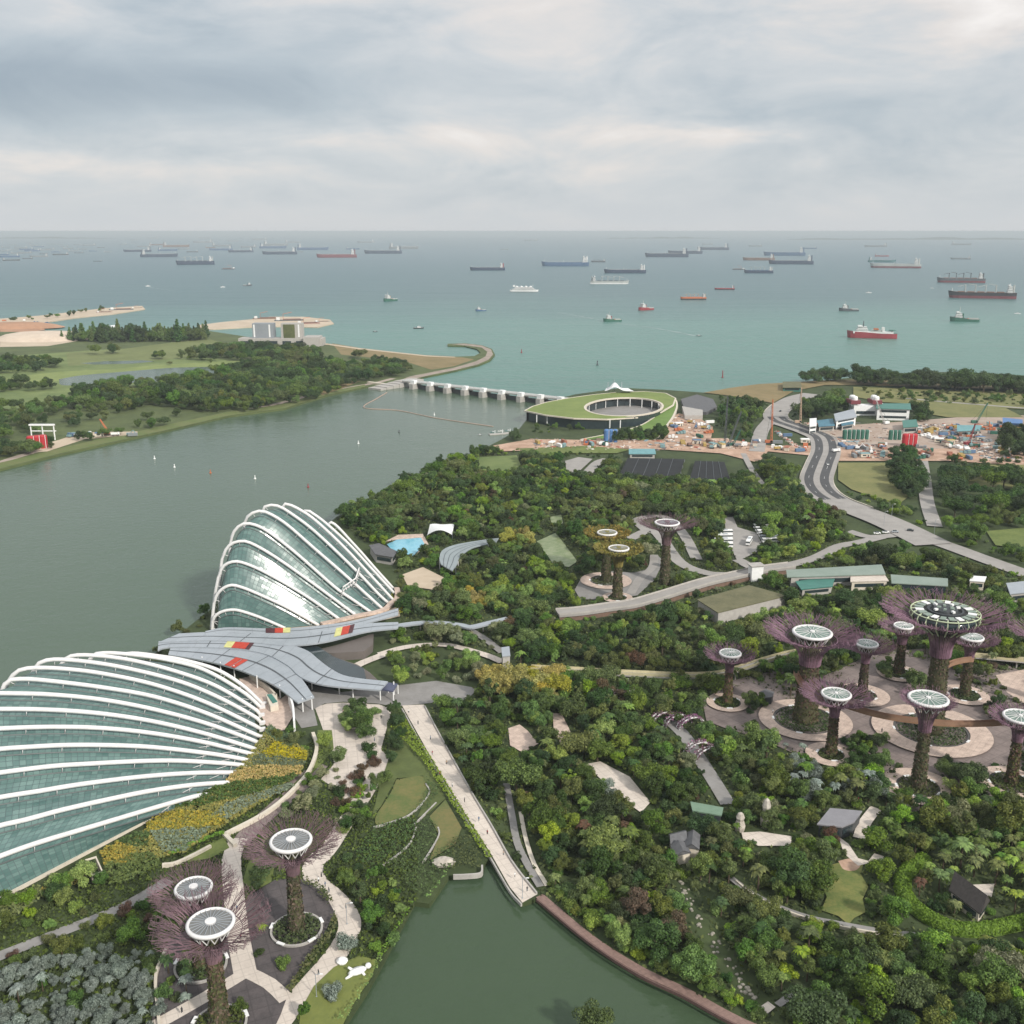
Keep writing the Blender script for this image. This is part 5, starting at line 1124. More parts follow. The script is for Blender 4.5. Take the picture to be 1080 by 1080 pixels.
# buoys
def buoy(px, py, m, label, h=2.2, r=0.9):
    b = thing('buoy', P(px, py, 0.25), label, 'buoy', 'buoys in the water')
    MB().lathe([(r, -0.4), (r*1.1, 0.5), (r*0.5, 0.8), (r*0.35, h), (0, h+0.2)], 10).build('float', m, b); MB().lathe([(0.28*r, h), (0.5*r, h+0.4), (0, h+0.9)], 8).build('topmark', m, b)
for px, py, m, lab in ((163, 484, M_white, 'white buoy nearest the left bank of the reservoir'), (184, 493, M_white, 'white buoy second from the left bank of the reservoir'), (222, 499, ORG, 'orange buoy lowest on the left of the reservoir'), (269, 505, M_white, 'white buoy above the tall glass dome'), (325, 514, REDH, 'red buoy right above the tall glass dome'),
                       (378, 468, M_white, 'white buoy in the middle of the reservoir'), (421, 456, DGRY, 'dark buoy in front of the barrage gates'), (458, 438, M_white, 'white buoy near the floating barrier rope'), ):
    buoy(px, py, m, lab)
buoy(550, 372, REDH, 'red channel marker in the sea beyond the barrage', 5, 1.5); buoy(762, 398, REDH, 'tall red channel beacon beyond the dry shore', 9, 1.5); buoy(630, 385, DGRY, 'dark channel marker right of the barrage in the sea', 6, 2)
# floating barrier
L = smoothline([P(a, b, 0.35) for a, b in ((408, 414), (398, 420), (384, 430), (420, 433), (460, 441), (520, 450))], 8)
MB().tube([tuple(p) for p in L], 0.6, 5).build('floating_barrier', sc('barrier', (0.42, 0.30, 0.24)))
tag(bpy.data.objects['floating_barrier'], 'thin floating barrier line strung across the water before the barrage', 'barrier')
# ------------------------------------------------------------------ barrage, pump house with spiral lawn roof
bar = thing('tidal_barrage', P(505, 412, 0), 'long pale dam bridge of nine gates crossing the reservoir mouth', 'dam')
b0, b1 = np.array(P(432, 404, 6)), np.array(P(604, 424, 6)); dv = (b1-b0); LB = np.linalg.norm(dv); dv /= LB; nv = np.array([-dv[1], dv[0], 0]); ang = math.atan2(dv[1], dv[0])
MB().box(*((b0+b1)/2)[:2], 7.2, LB+20, 8, 1.4, ang).build('deck', M_conc, bar, bar.location)
for s_ in (-1, 1): MB().box(*((b0+b1)/2+nv*s_*3.8)[:2], 8.6, LB+20, 0.4, 1.1, ang).build('parapet', M_white, bar, bar.location)
for i in range(9):
    p = b0+dv*LB*(0.05+0.9*i/8); pr_ = MB().box(p[0]-nv[0]*3, p[1]-nv[1]*3, -1.5, 6, 17, 8.4, ang).build('pier', M_conc, bar, bar.location)
    q = p-nv*6; MB().box(q[0], q[1], 6.95, 6.5, 6, 4.6, ang).build('gate_house', M_white, pr_, (0, 0, 0)).location = -bar.location
    if i < 8:
        m_ = p+dv*LB*0.9/16; MB().box(m_[0], m_[1], -1.5, LB*0.9/8-6.4, 2, 6.5, ang).build('steel_gate', M_darkm, bar, bar.location)
ab = thing('barrage_abutment', P(418, 404), 'concrete steps and ramps at the west end of the dam bridge', 'steps')
for i in range(5):
    p = P(432-i*7.5, 403.4+i*1.1); MB().box(p[0], p[1]-8, -1, 22, 34-i*3, 7.5-i*1.0, ang).build('step_block', M_conc, ab, ab.location)
MB().box(P(400, 405.5)[0], P(400, 405.5)[1], 2, 40, 5, 2.2, ang).build('ramp', M_cream, ab, ab.location)
# pump house
pump = thing('pump_house', P(640, 432), 'large round building with grass spiral roof and oval courtyard beside the dam', 'building')
def rz_(x, y):   # roof height: high on the water side, running down to the ground at the right front
    return 0
out_px = [(553.5, 432.5, 13), (562, 428, 13.5), (577, 423.5, 14), (600, 419.5, 14), (625, 416, 14), (650, 413.5, 14), (680, 412.5, 14), (702, 414.5, 13), (712.5, 420, 11), (713, 427, 9), (709, 437, 6.5), (703, 447, 4.3), (697, 456, 2.6), (690, 463.5, 2.2)]
inn_px = [(690, 457, 2.3), (688, 447, 4.2), (693.5, 437.5, 6.5), (699, 431, 9), (701, 425.5, 10.5), (694, 421, 12), (678, 419, 13), (655, 419.6, 13.2), (636, 422.5, 13.2), (621, 427.5, 13.2), (616, 432, 13.2), (621, 436.2, 13.2), (640, 438.7, 13), (660, 438, 12)]
tail_px = [(672, 436, 10.5), (690, 430, 9.0)]
outl = [P(*q) for q in out_px]; front = [P(553.5, 433, 13), P(575, 437, 13), P(605, 440.5, 13), (0, 0, 0)]
# main roof: outer water-side edge + front edge with an oval hole
roof_out = [P(*q) for q in [(553.5, 433, 13.2), (562, 428.5, 13.3), (577, 424, 13.5), (600, 419.8, 13.6), (625, 416.3, 13.8), (650, 413.8, 14), (680, 412.8, 14), (702, 414.6, 13.6), (712.5, 420, 12.5), (710, 427, 11.6), (697, 434.5, 10.2), (672, 440, 11.0), (640, 442, 12.6), (605, 441, 13.0), (575, 437.5, 13.1)]]
hole = [P(658+41*math.cos(t_)+3*math.sin(t_), 429+9.6*math.sin(t_)-1.5*math.cos(t_), 12.9-0.9*math.cos(t_)) for t_ in np.linspace(0, 2*math.pi, 33)[:-1]]
M_sward = mat('roof_lawn', (0.19, 0.235, 0.07), (0.135, 0.18, 0.05), 0.04, 0.9)
MB().poly(roof_out, 0, [hole]).build('roof_lawn', M_sward, pump, pump.location)
def rimline(L, w_, h_, nm):
    Lc = [(p[0], p[1], p[2]+h_*0.4) for p in L]; A, Bp = offsetline(Lc, w_); MB().band(Bp, A, thick=h_+0.9).build(nm, M_cream, pump, pump.location)
rimline(roof_out+[roof_out[0]], 1.5, 0.4, 'roof_kerb'); rimline(hole+[hole[0]], 2.4, 0.6, 'courtyard_kerb')
# facades
def fac(L, z0, inset, nm, m):
    mb = MB(); c = np.mean(np.array(L)[:, :2], axis=0)
    q = [(p[0]+(c[0]-p[0])*inset, p[1]+(c[1]-p[1])*inset, p[2]-0.7) for p in L]; mb.band([(p[0], p[1], z0) for p in q], q); mb.build(nm, m, pump, pump.location)
fac([P(553.5, 433, 13.2), P(575, 437.5, 13.1), P(605, 441, 13.0), P(640, 442, 12.6), P(672, 440, 11), P(697, 434.5, 10.2)], 2.0, 0.06, 'front_glazing', M_glassd)
fac([P(553.5, 433, 13.2), P(562, 428.5, 13.3), P(577, 424, 13.5), P(600, 419.8, 13.6), P(650, 413.8, 14), P(702, 414.6, 13.6)], 0.0, 0.03, 'rear_glazing', M_glassd)
fac(hole+[hole[0]], 2.0, -0.06, 'courtyard_glazing', M_glassd)
for i in range(10):
    t_ = math.pi*1.02+i*math.pi*0.96/9; p = P(658+41*math.cos(t_)*0.97, 429+9.6*math.sin(t_)*0.94, 12.5); MB().tube([(p[0], p[1], 2), (p[0], p[1], 12.2)], 0.5, 6).build('column', M_white, pump, pump.location)
for i in range(9):
    q = P(566+i*11, 436.2+i*0.7, 13); MB().tube([(q[0], q[1]-3, 2), (q[0], q[1]-3, 12)], 0.55, 6).build('column', M_white, pump, pump.location)
# grassy ramp that curls down to the ground
rA = [P(*q) for q in [(705, 416.5, 12.7), (712, 421, 12), (714, 428, 9.5), (710.5, 438, 7.2), (704.5, 447, 5), (698, 456, 3.2), (690, 464, 2.4)]]
rB = [P(*q) for q in [(694, 424, 11.6), (697, 430, 10.2), (693, 437, 8.4), (684, 444, 6), (672, 450, 4.4), (650, 456, 3), (612, 463.5, 2.4)]]
rA = [tuple(p) for p in smoothline(rA, 5)]; rB = [tuple(p) for p in smoothline(rB, 5)]
MB().band(rB, rA).build('ramp_lawn', mat('ramp_grass', (0.14, 0.22, 0.055), (0.10, 0.165, 0.04), 0.05, 0.9), pump, pump.location)
rimline(rA, 1.8, 0.6, 'ramp_kerb'); rimline(rB, 1.6, 0.5, 'ramp_kerb')
MB().band([(p[0], p[1], 1.5) for p in rA][::-1], rA[::-1]).build('ramp_wall', M_conc, pump, pump.location)
MB().poly([P(658+40*math.cos(t_), 433+9*math.sin(t_), 2.9) for t_ in np.linspace(0, 2*math.pi, 33)[:-1]]).build('courtyard_floor', M_greypath, pump, pump.location)
MB().prism([P(a, b)[:2] for a, b in [(718, 424), (735, 419), (752, 424), (756, 432), (745, 438), (722, 436)]], 2, 5.5).build('annex', M_slate, pump, pump.location)
MB().prism([P(a, b)[:2] for a, b in [(719, 433), (741, 437), (741, 443), (722, 443)]], 2, 7).build('loading_block', M_conc, pump, pump.location)
keep([P(a, b) for a, b in [(552, 442), (553, 430), (600, 416), (700, 409), (757, 420), (757, 446), (720, 450), (690, 466), (604, 466), (640, 452), (600, 452)]])
sl = thing('tensile_canopy', P(652, 413), 'white pointed tensile canopy on the far edge of the spiral lawn roof', 'canopy')
m_ = mpp(P(652, 413)); c = np.array(P(652, 413, 14)); mb = MB()
rows = [[(c[0]+(u-0.5)*34*(1-0.25*v), c[1]+(v-0.5)*24, 14.5+9.5*(math.exp(-((u-0.36)/0.2)**2)*0.9+0.16)*(0.55+0.45*math.sin(math.pi*v))+2*abs(v-0.5)) for u in np.linspace(0, 1, 14)] for v in np.linspace(0, 1, 7)]
for i in range(6): mb.band(rows[i], rows[i+1])
mb.build('membrane', M_white, sl, sl.location, smooth=True)
for dx in (-12, -5, 4): MB().tube([(c[0]+dx, c[1], 13.5), (c[0]+dx, c[1]+1, 28 if dx == -5 else 25)], 0.35, 5).build('mast', M_metal, sl, sl.location)
jt = thing('landing_stage', P(545, 456, 0), 'floating landing stage with small white boats below the round building', 'pier')
L = [P(a, b, 1.0) for a, b in ((516, 458), (530, 457), (545, 455), (560, 449))]; A, Bp = offsetline(L, 5); MB().band(Bp, A, thick=1.2).build('pontoon', M_conc, jt, jt.location)
for i in range(4):
    p = P(522+i*8, 457-i*0.8, 1.0); MB().tube([(p[0], p[1], -1), (p[0], p[1], 4)], 0.35, 6).build('pile', M_white, jt, jt.location)
for i, (a, b) in enumerate(((520, 456), (528, 455), (536, 454.5), (541, 458.5))): ship('boat', a, b, 6, 'WHITE' if i % 2 else 'TEAL', None, ['blue green boat at the outer end of the landing stage', 'white boat second from the outer end of the landing stage', 'blue green boat on the inner half of the landing stage', 'white boat on the near side of the landing stage'][i], 1, 0.2)

# ------------------------------------------------------------------ generic small buildings
def building(name, px, h, wall, roof, label, cat='building', z0=2.0, over=1.06, floors=1, pitched=0.0, windows=True, roofth=0.5):
    pts = [P(a, b, z0+h)[:2] for a, b in px]; c = np.mean(np.array(pts), axis=0); root = thing(name, (c[0], c[1], z0), label, cat)
    MB().prism([(c[0]+(x-c[0])*0.97, c[1]+(y-c[1])*0.97) for x, y in pts], z0-0.3, z0+h).build('wall', wall, root, root.location)
    rp_ = [(c[0]+(x-c[0])*over, c[1]+(y-c[1])*over) for x, y in pts]; mb = MB()
    if pitched and len(pts) == 4:
        e1, e2 = np.array(rp_[0]), np.array(rp_[1]); f1, f2 = np.array(rp_[3]), np.array(rp_[2])
        if np.linalg.norm(e1-e2) < np.linalg.norm(e1-f1): e1, e2, f1, f2 = e2, f2, e1, f1
        r1, r2 = (e1+f1)/2, (e2+f2)/2; z = z0+h+0.02
        A = [(*e1, z), (*e2, z)]; Rr = [(*r1, z+pitched), (*r2, z+pitched)]; Cc = [(*f1, z), (*f2, z)]
        mb.band(A, Rr, thick=0.4); mb.band(Rr, Cc, thick=0.4)
        for a_, r__, c_ in ((e1, r1, f1), (e2, r2, f2)):
            i0 = mb.vert((*a_, z-.1)); i1 = mb.vert((*r__, z+pitched-.1)); i2 = mb.vert((*c_, z-.1)); mb.face((i0, i1, i2))
    else: mb.prism(rp_, z0+h+0.02, z0+h+roofth)
    mb.build('roof', roof, root, root.location)
    if windows:
        n = len(pts)
        for i in range(n):
            a = np.array(pts[i]); b = np.array(pts[(i+1) % n]); ln = np.linalg.norm(b-a)
            if ln < 5: continue
            m_ = (a+b)/2; 
            if m_[1] > c[1]+0.5: continue
            for f in range(floors):
                zz = z0+h*(f+0.40)/floors; o_ = (m_-c); o_ = c+(m_-c)*0.975
                MB().box(o_[0], o_[1], zz, ln*0.8, 0.5, h/floors*0.38, math.atan2(b[1]-a[1], b[0]-a[0])).build('window_band', M_glassd, root, root.location)
    keep([(x, y, z0) for x, y in pts]+[(x, y, z0+h) for x, y in pts[::-1]]); keep([(x, y, z0+h) for x, y in pts])
    return root
building('garden_hall', [(735, 633), (790, 618), (830, 629), (757, 647)], 6, M_conc, M_sedum, 'hall with flat olive planted roof below the white parapet bridge', 'hall', over=1.0, windows=False)
building('nursery_hall', [(832, 602), (927, 596.5), (931, 606), (833, 609)], 6, M_conc, M_palegreen, 'long hall with pale green roof right of the bridge', 'hall')
building('teal_pavilion', [(840, 614), (880, 608.5), (877, 619), (846, 622)], 4, M_conc, M_teal, 'low pavilion with teal roof in front of the long pale green hall', 'pavilion')
building('white_annex', [(898, 608), (932, 607), (936, 613), (898, 614)], 5, M_cream, M_paving, 'pale flat roofed annex right of the teal roof', 'annex')
building('glass_gallery', [(941, 607), (998, 611), (998, 618.5), (942, 615.5)], 5, M_glassd, M_palegreen, 'long glass roofed gallery right of the pale annex', 'gallery')
building('white_pavilion', [(1024, 608), (1040, 609), (1038, 614), (1023, 613)], 5, M_cream, M_white, 'small white roofed pavilion near the right edge', 'pavilion')
building('visitor_block', [(1062, 616), (1090, 613), (1094, 624), (1066, 627)], 6, M_conc, M_metal, 'grey roofed block cut by the right edge', 'block')
building('grey_pavilion', [(863, 870), (876, 854), (908, 857), (900, 868), (888, 873)], 4.5, M_darkm, mat('lilac_grey_roof', (0.24, 0.235, 0.25), (0.20, 0.195, 0.21), 0.2, 0.6), 'grey flat roofed pavilion above the right hand lawn', 'pavilion')
building('thatched_house', [(1003, 939), (1011, 926), (1042, 949), (1033, 962)], 4.0, M_cream, M_thatch, 'house with steep dark thatched roof inside the round hedge', 'house', pitched=4.0, over=1.12)
building('garden_shelter', [(729, 847), (762, 853), (760, 861), (731, 856)], 4.0, M_darkm, mat('green_grey_roof', (0.17, 0.25, 0.18), (0.13, 0.20, 0.14), 0.3, 0.6), 'shelter with sloping green grey roof below the grey path', 'shelter')
for i, (px, lab) in enumerate((([(706, 880), (722, 876), (724, 886), (708, 890)], 'left slate roof of the walled garden hall'), ([(724, 879), (738, 881), (737, 895), (722, 893)], 'right slate roof of the walled garden hall'), ([(708, 892), (722, 889), (728, 899), (712, 903)], 'front slate roof of the walled garden hall'))):
    building('courtyard_hall', px, 3.6, M_cream, M_slate, lab, 'hall', pitched=1.6, over=1.1, windows=False)
building('walkway_lift', [(529, 684), (537, 683), (538, 692), (530, 693)], 7, M_conc, M_metal, 'small grey lift pavilion at the end of the covered walkway', 'pavilion')
building('plaza_kiosk', [(801, 731), (808, 728), (816, 731), (814, 736), (804, 737)], 4, M_darkm, M_slate, 'dark round kiosk on the grove plaza left of the widest tower', 'kiosk', windows=False)
building('pool_house', [(390, 576), (400, 574), (418, 582), (414, 588), (396, 585)], 5, M_conc, M_slate, 'slate roofed changing house left of the turquoise pool', 'house')
# curved grey canopy and white sail near the pool
cn = thing('curved_canopy', P(490, 588), 'curved grey ribbed canopy bending through the trees right of the pool', 'canopy')
A = smoothline([P(a, b, 8) for a, b in [(526, 567.5), (505, 570), (480, 574.5), (467, 580), (463.5, 588), (465, 595)]], 6); Bp = smoothline([P(a, b, 7.2) for a, b in [(523, 572), (500, 577), (490, 583), (484, 589), (482, 595), (477, 602)]], 6)
MB().band([tuple(p) for p in Bp], [tuple(p) for p in A], thick=0.6).build('roof', mat('canopy_grey', (0.27, 0.31, 0.32), (0.22, 0.255, 0.265), 0.15, 0.5), cn, cn.location)
for f in (.25, .5, .75):
    L = [tuple(p*(1-f)+q*f+np.array([0, 0, .12])) for p, q in zip(A, Bp)]; a_, b_ = offsetline(L, 0.35); MB().band(b_, a_).build('roof_seam', M_seam, cn, cn.location)
for i in range(2, len(A), 6):
    for q in (A[i], Bp[i]): MB().tube([(q[0], q[1], 2), (q[0], q[1], q[2]-0.4)], 0.25, 6).build('post', M_white, cn, cn.location)
keep([tuple(p) for p in A]+[tuple(p) for p in Bp[::-1]])
sa = thing('shade_sail', P(466, 562), 'white scalloped shade sail beyond the turquoise pool', 'canopy')
mb = MB(); c = np.array(P(465, 556, 8)); rows = [[(c[0]+(u-.5)*16, c[1]+(v-.5)*22, 6+3.2*math.sin(math.pi*u)*(1-0.5*v)+0.8*math.cos(6*u)*v) for u in np.linspace(0, 1, 12)] for v in np.linspace(0, 1, 6)]
for i in range(5): mb.band(rows[i], rows[i+1])
mb.build('membrane', M_white, sa, sa.location, smooth=True)
for u, v in ((-.5, -.5), (.5, -.5), (-.5, .5), (.5, .5)): MB().tube([(c[0]+u*16, c[1]+v*22, 2), (c[0]+u*16, c[1]+v*22, 6.4)], 0.2, 5).build('post', M_metal, sa, sa.location)
keep([tuple(rows[0][0]), tuple(rows[0][-1]), tuple(rows[-1][-1]), tuple(rows[-1][0])])
for a, b, lab in ((560, 690, ''),): pass
# black shade-net houses
for px, lab in (([(662, 483), (722, 484), (716, 504), (652, 503)], 'larger black shade net roof over the plant nursery, left of the other'), ([(733, 486), (764, 487), (771, 508), (727, 506)], 'smaller black shade net roof at the right of the nursery')):
    r_ = thing('shade_house', P(*px[3]), lab, 'shade house'); q = [P(a, b, 5) for a, b in px]
    MB().prism(q, 4.5, 5.0).build('net_roof', M_net, r_, r_.location)
    for i in range(4):
        a, b = np.array(q[i]), np.array(q[(i+1) % 4])
        for f in (0, 0.33, 0.66): p = a*(1-f)+b*f; MB().tube([(p[0], p[1], 2), (p[0], p[1], 4.5)], 0.2, 5).build('post', M_metal, r_, r_.location)
    for f in (0.2, 0.4, 0.6, 0.8):
        a = np.array(q[3])*(1-f)+np.array(q[2])*f; b = np.array(q[0])*(1-f)+np.array(q[1])*f; MB().tube([tuple(a+[0, 0, .15]), tuple(b+[0, 0, .15])], 0.25, 4).build('ridge_pole', M_seam, r_, r_.location)
    keep(q)
# ------------------------------------------------------------------ twin carriageway road
def lane(name, px, wid, m, lift=0.012): return strip(name, px, wid, m, True, lift)
vl = [(985, 574), (940, 552), (905, 538), (880, 528), (866, 518), (861, 506), (866, 490), (871, 476), (868, 463), (855, 456), (838, 450), (822, 444), (818, 437), (826, 428), (840, 420), (858, 415.5)]
lane('main_road', vl, 26, M_road); 
for dx in (-4.0, 4.0):
    L = smoothline([P(a, b, 2) for a, b in vl], 6); A, Bp = offsetline(L, abs(dx)*3.0); side = A if dx < 0 else Bp
    SHEETZ[0] += 0.012; z = SHEETZ[0]; A2, B2 = offsetline([(p[0], p[1], z) for p in side], 7.0); o = MB().band(B2[18:70], A2[18:70]).build('carriageway', M_asph); o['kind'] = 'structure'
    SHEETZ[0] += 0.012; z = SHEETZ[0]
    for k in range(18, 68, 2):
        if k % 4 == 2:
            s2 = [(side[j][0], side[j][1], z) for j in (k, k+1)]; a_, b_ = offsetline(s2, 0.2); o = MB().band(b_, a_).build('lane_marking', M_white); o['kind'] = 'structure'
L = smoothline([P(a, b, 2) for a, b in vl], 6)
A, Bp = offsetline([(p[0], p[1], 3.0) for p in L[12:80]], 1.6); mb = MB().band(Bp, A, thick=1.0); tag(mb.build('median_barrier', M_white), 'white median barrier of the curving main road', 'barrier')
for s_, nm in ((-1, 'left'), (1, 'right')):
    A, Bp = offsetline([(p[0], p[1], 3.1) for p in L[12:80]], 25.6); E_ = Bp if s_ > 0 else A
    a_, b_ = offsetline(E_, 0.8); tag(MB().band(b_, a_, thick=1.1).build('road_parapet', M_cream), f'pale parapet along the {nm} side of the curving main road', 'parapet')
# ------------------------------------------------------------------ vehicles and site clutter
LM = []   # landmarks for telling repeats apart: (x, y, words)
def vbox(mb, *a, **k): return mb.box(*a, **k)
def coach(px, py, rz, label, m=M_white):
    r_ = thing('coach', P(px, py, SHEETZ[0]), label, 'coach', 'coaches in the coach park', rz)
    MB().box(0, 0, 0.5, 11.5, 2.6, 2.7).build('body', m, r_); MB().box(0, 0, 1.7, 11.55, 2.64, 0.9).build('window_band', M_glassd, r_); MB().box(1, 0, 3.2, 3, 1.7, 0.3).build('roof_unit', M_metal, r_)
    for x in (-3.6, 3.8):
        for s_ in (-1, 1): MB().lathe([(0.5, -0.15), (0.5, 0.15)], 10).build('wheel', M_darkm, r_).matrix_local = __import__('mathutils').Matrix.Translation((x, s_*1.2, 0.5)) @ __import__('mathutils').Matrix.Rotation(math.pi/2, 4, 'X')
for i in range(4): coach(763, 563.5+i*4.6, 0.05, f'white coach in the left row of the coach park, {ORD[i]} from the back')
for i in range(6): coach(804+i*1.8, 557.5+i*2.9, 0.12, f'white coach in the right row of the coach park, {ORD[i]} from the back', M_white if i != 4 else M_metal)
coach(790, 573, 1.2, 'single white coach turning in the middle of the coach park')
def car(px, py, rz, m, label):
    r_ = thing('car', P(px, py, SHEETZ[0]), label, 'car', 'cars on the roads', rz)
    MB().box(0, 0, 0.35, 4.4, 1.8, 0.65, 0, 0, 0.95).build('body', m, r_); MB().box(-0.2, 0, 1.0, 2.4, 1.6, 0.55, 0, 0, 0.8).build('cabin', M_glassd, r_)
    for x in (-1.4, 1.4): MB().box(x, 0, 0.02, 0.62, 1.84, 0.6).build('wheel_pair', M_darkm, r_)
for i, (a, b, rz, m, lab) in enumerate(((823, 434, 1.1, M_darkm, 'dark car on the far bend of the main road'), (857, 455, -0.4, M_red, 'red car on the bend left of the green tanks'), (873, 490, 1.4, M_white, 'white car on the straight dual carriageway'), (960, 560, -0.4, M_darkm, 'dark car near the road junction on the right'), (925, 563, 0.0, M_white, 'white car left of the junction behind the trees'), (934, 562, 0.0, M_white, 'white car second from the left behind the junction trees'), (944, 561.5, 0, M_metal, 'grey car right of the two white cars'))):
    car(a, b, rz, m, lab)
# concrete batching plant
pl = thing('batching_plant', P(905, 440), 'concrete batching plant with paired white and red silo towers', 'plant')
for i, dx in enumerate((-9, 9)):
    for j, dy in enumerate((-4, 4)):
        q = P(910, 437); x, y = q[0]+dx*1.3, q[1]+dy
        MB().lathe([(1.3, 9), (3.3, 12), (3.3, 21), (2.6, 22.5), (0, 23)], 14, (x, y, 0)).build('silo', M_white, pl, pl.location)
        for a in range(4): MB().tube([(x+3*math.cos(a*1.57+.7), y+3*math.sin(a*1.57+.7), 2), (x+3*math.cos(a*1.57+.7), y+3*math.sin(a*1.57+.7), 13)], 0.4, 4).build('leg', M_metal, pl, pl.location)
    MB().box(q[0]+dx*1.3, q[1], 14.5, 10.2, 18, 4, 0).build('name_band', MAR, pl, pl.location)
MB().box(q[0], q[1]-2, 2, 26, 12, 11).build('mixer_house', M_white, pl, pl.location); MB().box(q[0], q[1]-8.2, 4, 20, 0.5, 3).build('window_band', M_glassd, pl, pl.location)
MB().tube([(q[0]+8, q[1], 18), (q[0]+40, q[1]-10, 4)], 1.6, 5).build('conveyor', M_white, pl, pl.location)
keep([P(895, 444), P(930, 444), P(925, 412), P(898, 412)])
building('plant_office', [(880, 437), (900, 432), (903, 440), (882, 444)], 10, M_white, M_metal, 'white stepped plant office left of the silos', 'office', floors=3)
building('plant_shed', [(925, 426), (959, 426), (960, 432), (925, 431)], 12, M_white, M_teal, 'plant shed with long green roof right of the silos', 'shed', floors=2)
building('workshop', [(952, 444), (966, 443), (968, 450), (953, 451)], 7, M_conc, M_teal, 'small green roofed workshop beside the red tanks', 'workshop')
building('blue_shed', [(862, 444), (878, 442), (880, 449), (864, 450)], 6, M_conc, mat('blue_grey_roof', (0.08, 0.20, 0.27), None, 0.2, 0.6), 'blue grey roofed shed beside the main road', 'shed')
building('blue_shed', [(886, 441), (897, 440), (900, 447), (888, 449)], 6, M_conc, MATS['blue_grey_roof'], 'blue grey shed just below the white plant office', 'shed')
building('site_office', [(854, 442), (861, 441.5), (861, 449), (854, 450)], 8, M_white, M_white, 'little white tower office beside the road bend', 'office', floors=2)
building('long_store', [(1010, 449), (1034, 449), (1033, 454), (1010, 455)], 5, M_conc, mat('turquoise_roof', (0.16, 0.34, 0.36), None, 0.2, 0.6), 'store with turquoise roof among the right hand site yard', 'store')
building('blue_store', [(1058, 441), (1078, 443), (1078, 447), (1058, 446)], 7, M_blue, M_blue, 'deep blue store near the right edge of the site yard', 'store')
building('pump_cabin', [(826, 403), (844, 403), (845, 409), (826, 409)], 5, M_teal, M_sedum, 'dark green roofed cabin on the dry shore', 'cabin')
building('blue_cabin', [(664, 474), (690, 474), (691, 479), (664, 479)], 4, M_conc, MATS['turquoise_roof'], 'turquoise roofed site cabin above the black net roofs', 'cabin')
building('golf_club', [(230, 366), (245, 363), (252, 366), (238, 369)], 6, M_white, M_conc, 'white club house among the far golf trees', 'house')
building('white_hut', [(112, 344), (121, 343), (122, 346), (113, 347)], 8, M_white, M_white, 'white hut in the gap of the far dark wood', 'hut')
building('golf_shelter', [(296, 404), (308, 402), (309, 404.5), (298, 406)], 4, M_cream, M_palegreen, 'pale roofed shelter in the far wood beside the river', 'shelter')
# far twin tower block on the left coast
fb = thing('coastal_station', P(298, 365), 'grey station building with two tall slabs on the far left coast', 'building')
q0 = P(298, 364); k = mpp(q0)
MB().box(q0[0], q0[1], 1.5, 88*k, 30, 9*k*0.9).build('podium', M_conc, fb, fb.location)
MB().box(q0[0]-19*k, q0[1]+4, 1.5+8.1*k, 22*k, 20, 15*k).build('slab_tower', mat('slab_grey', (0.26, 0.28, 0.30), (0.21, 0.23, 0.25), 0.05, 0.7), fb, fb.location)
MB().box(q0[0]+11*k, q0[1]+4, 1.5+8.1*k, 22*k, 20, 15*k).build('slab_tower', M_conc, fb, fb.location)
MB().box(q0[0]+8.5*k, q0[1]-6.3, 1.5+8.1*k, 12*k, 0.6, 14*k).build('green_screen', mat('green_wall', (0.12, 0.13, 0.05), (0.05, 0.065, 0.025), 0.06, 0.9), fb, fb.location)
for dx in (-28, -12, 18.6): MB().box(q0[0]+dx*k, q0[1]-6.4, 1.5+9*k, 1.5*k, 0.6, 13*k).build('stair_strip', M_white, fb, fb.location)
for i in range(6): MB().box(q0[0]+(-36+i*14.2)*k, q0[1]-15.2, 4, 9*k, 0.5, 4*k).build('window_band', M_glassd, fb, fb.location)
MB().box(q0[0]+33*k, q0[1]-6, 1.5, 16*k, 40, 10*k).build('side_wing', M_conc, fb, fb.location)
# red tanks and excavators by the river on the left
M_sitered = sc('site_red', (0.45, 0.03, 0.04))
for i, a in enumerate((34, 40, 46)):
    t_ = thing('storage_tank', P(a, 473.5-i*0.6), ['left', 'middle', 'right'][i]+' one of three red upright tanks on the left river bank', 'tank', 'red tanks on the river bank')
    MB().lathe([(4.0, 0), (4.0, 11), (3.2, 12), (0, 12.4)], 14).build('shell', M_sitered, t_); MB().tube([(3.6, -2.5, 0), (3.6, -2.5, 12.5)], 0.25, 4).build('ladder', M_white, t_)
gt = thing('gantry_frame', P(46, 464), 'white gantry frame behind the three red tanks', 'gantry')
for dx in (-11, 0, 11): MB().tube([(dx, 0, 0), (dx, 0, 15)], 0.6, 5).build('post', M_white, gt)
MB().box(0, 0, 14, 24, 3, 1.4).build('beam', M_white, gt); MB().box(0, 2, 8, 24, 1, 0.8).build('beam', M_white, gt)
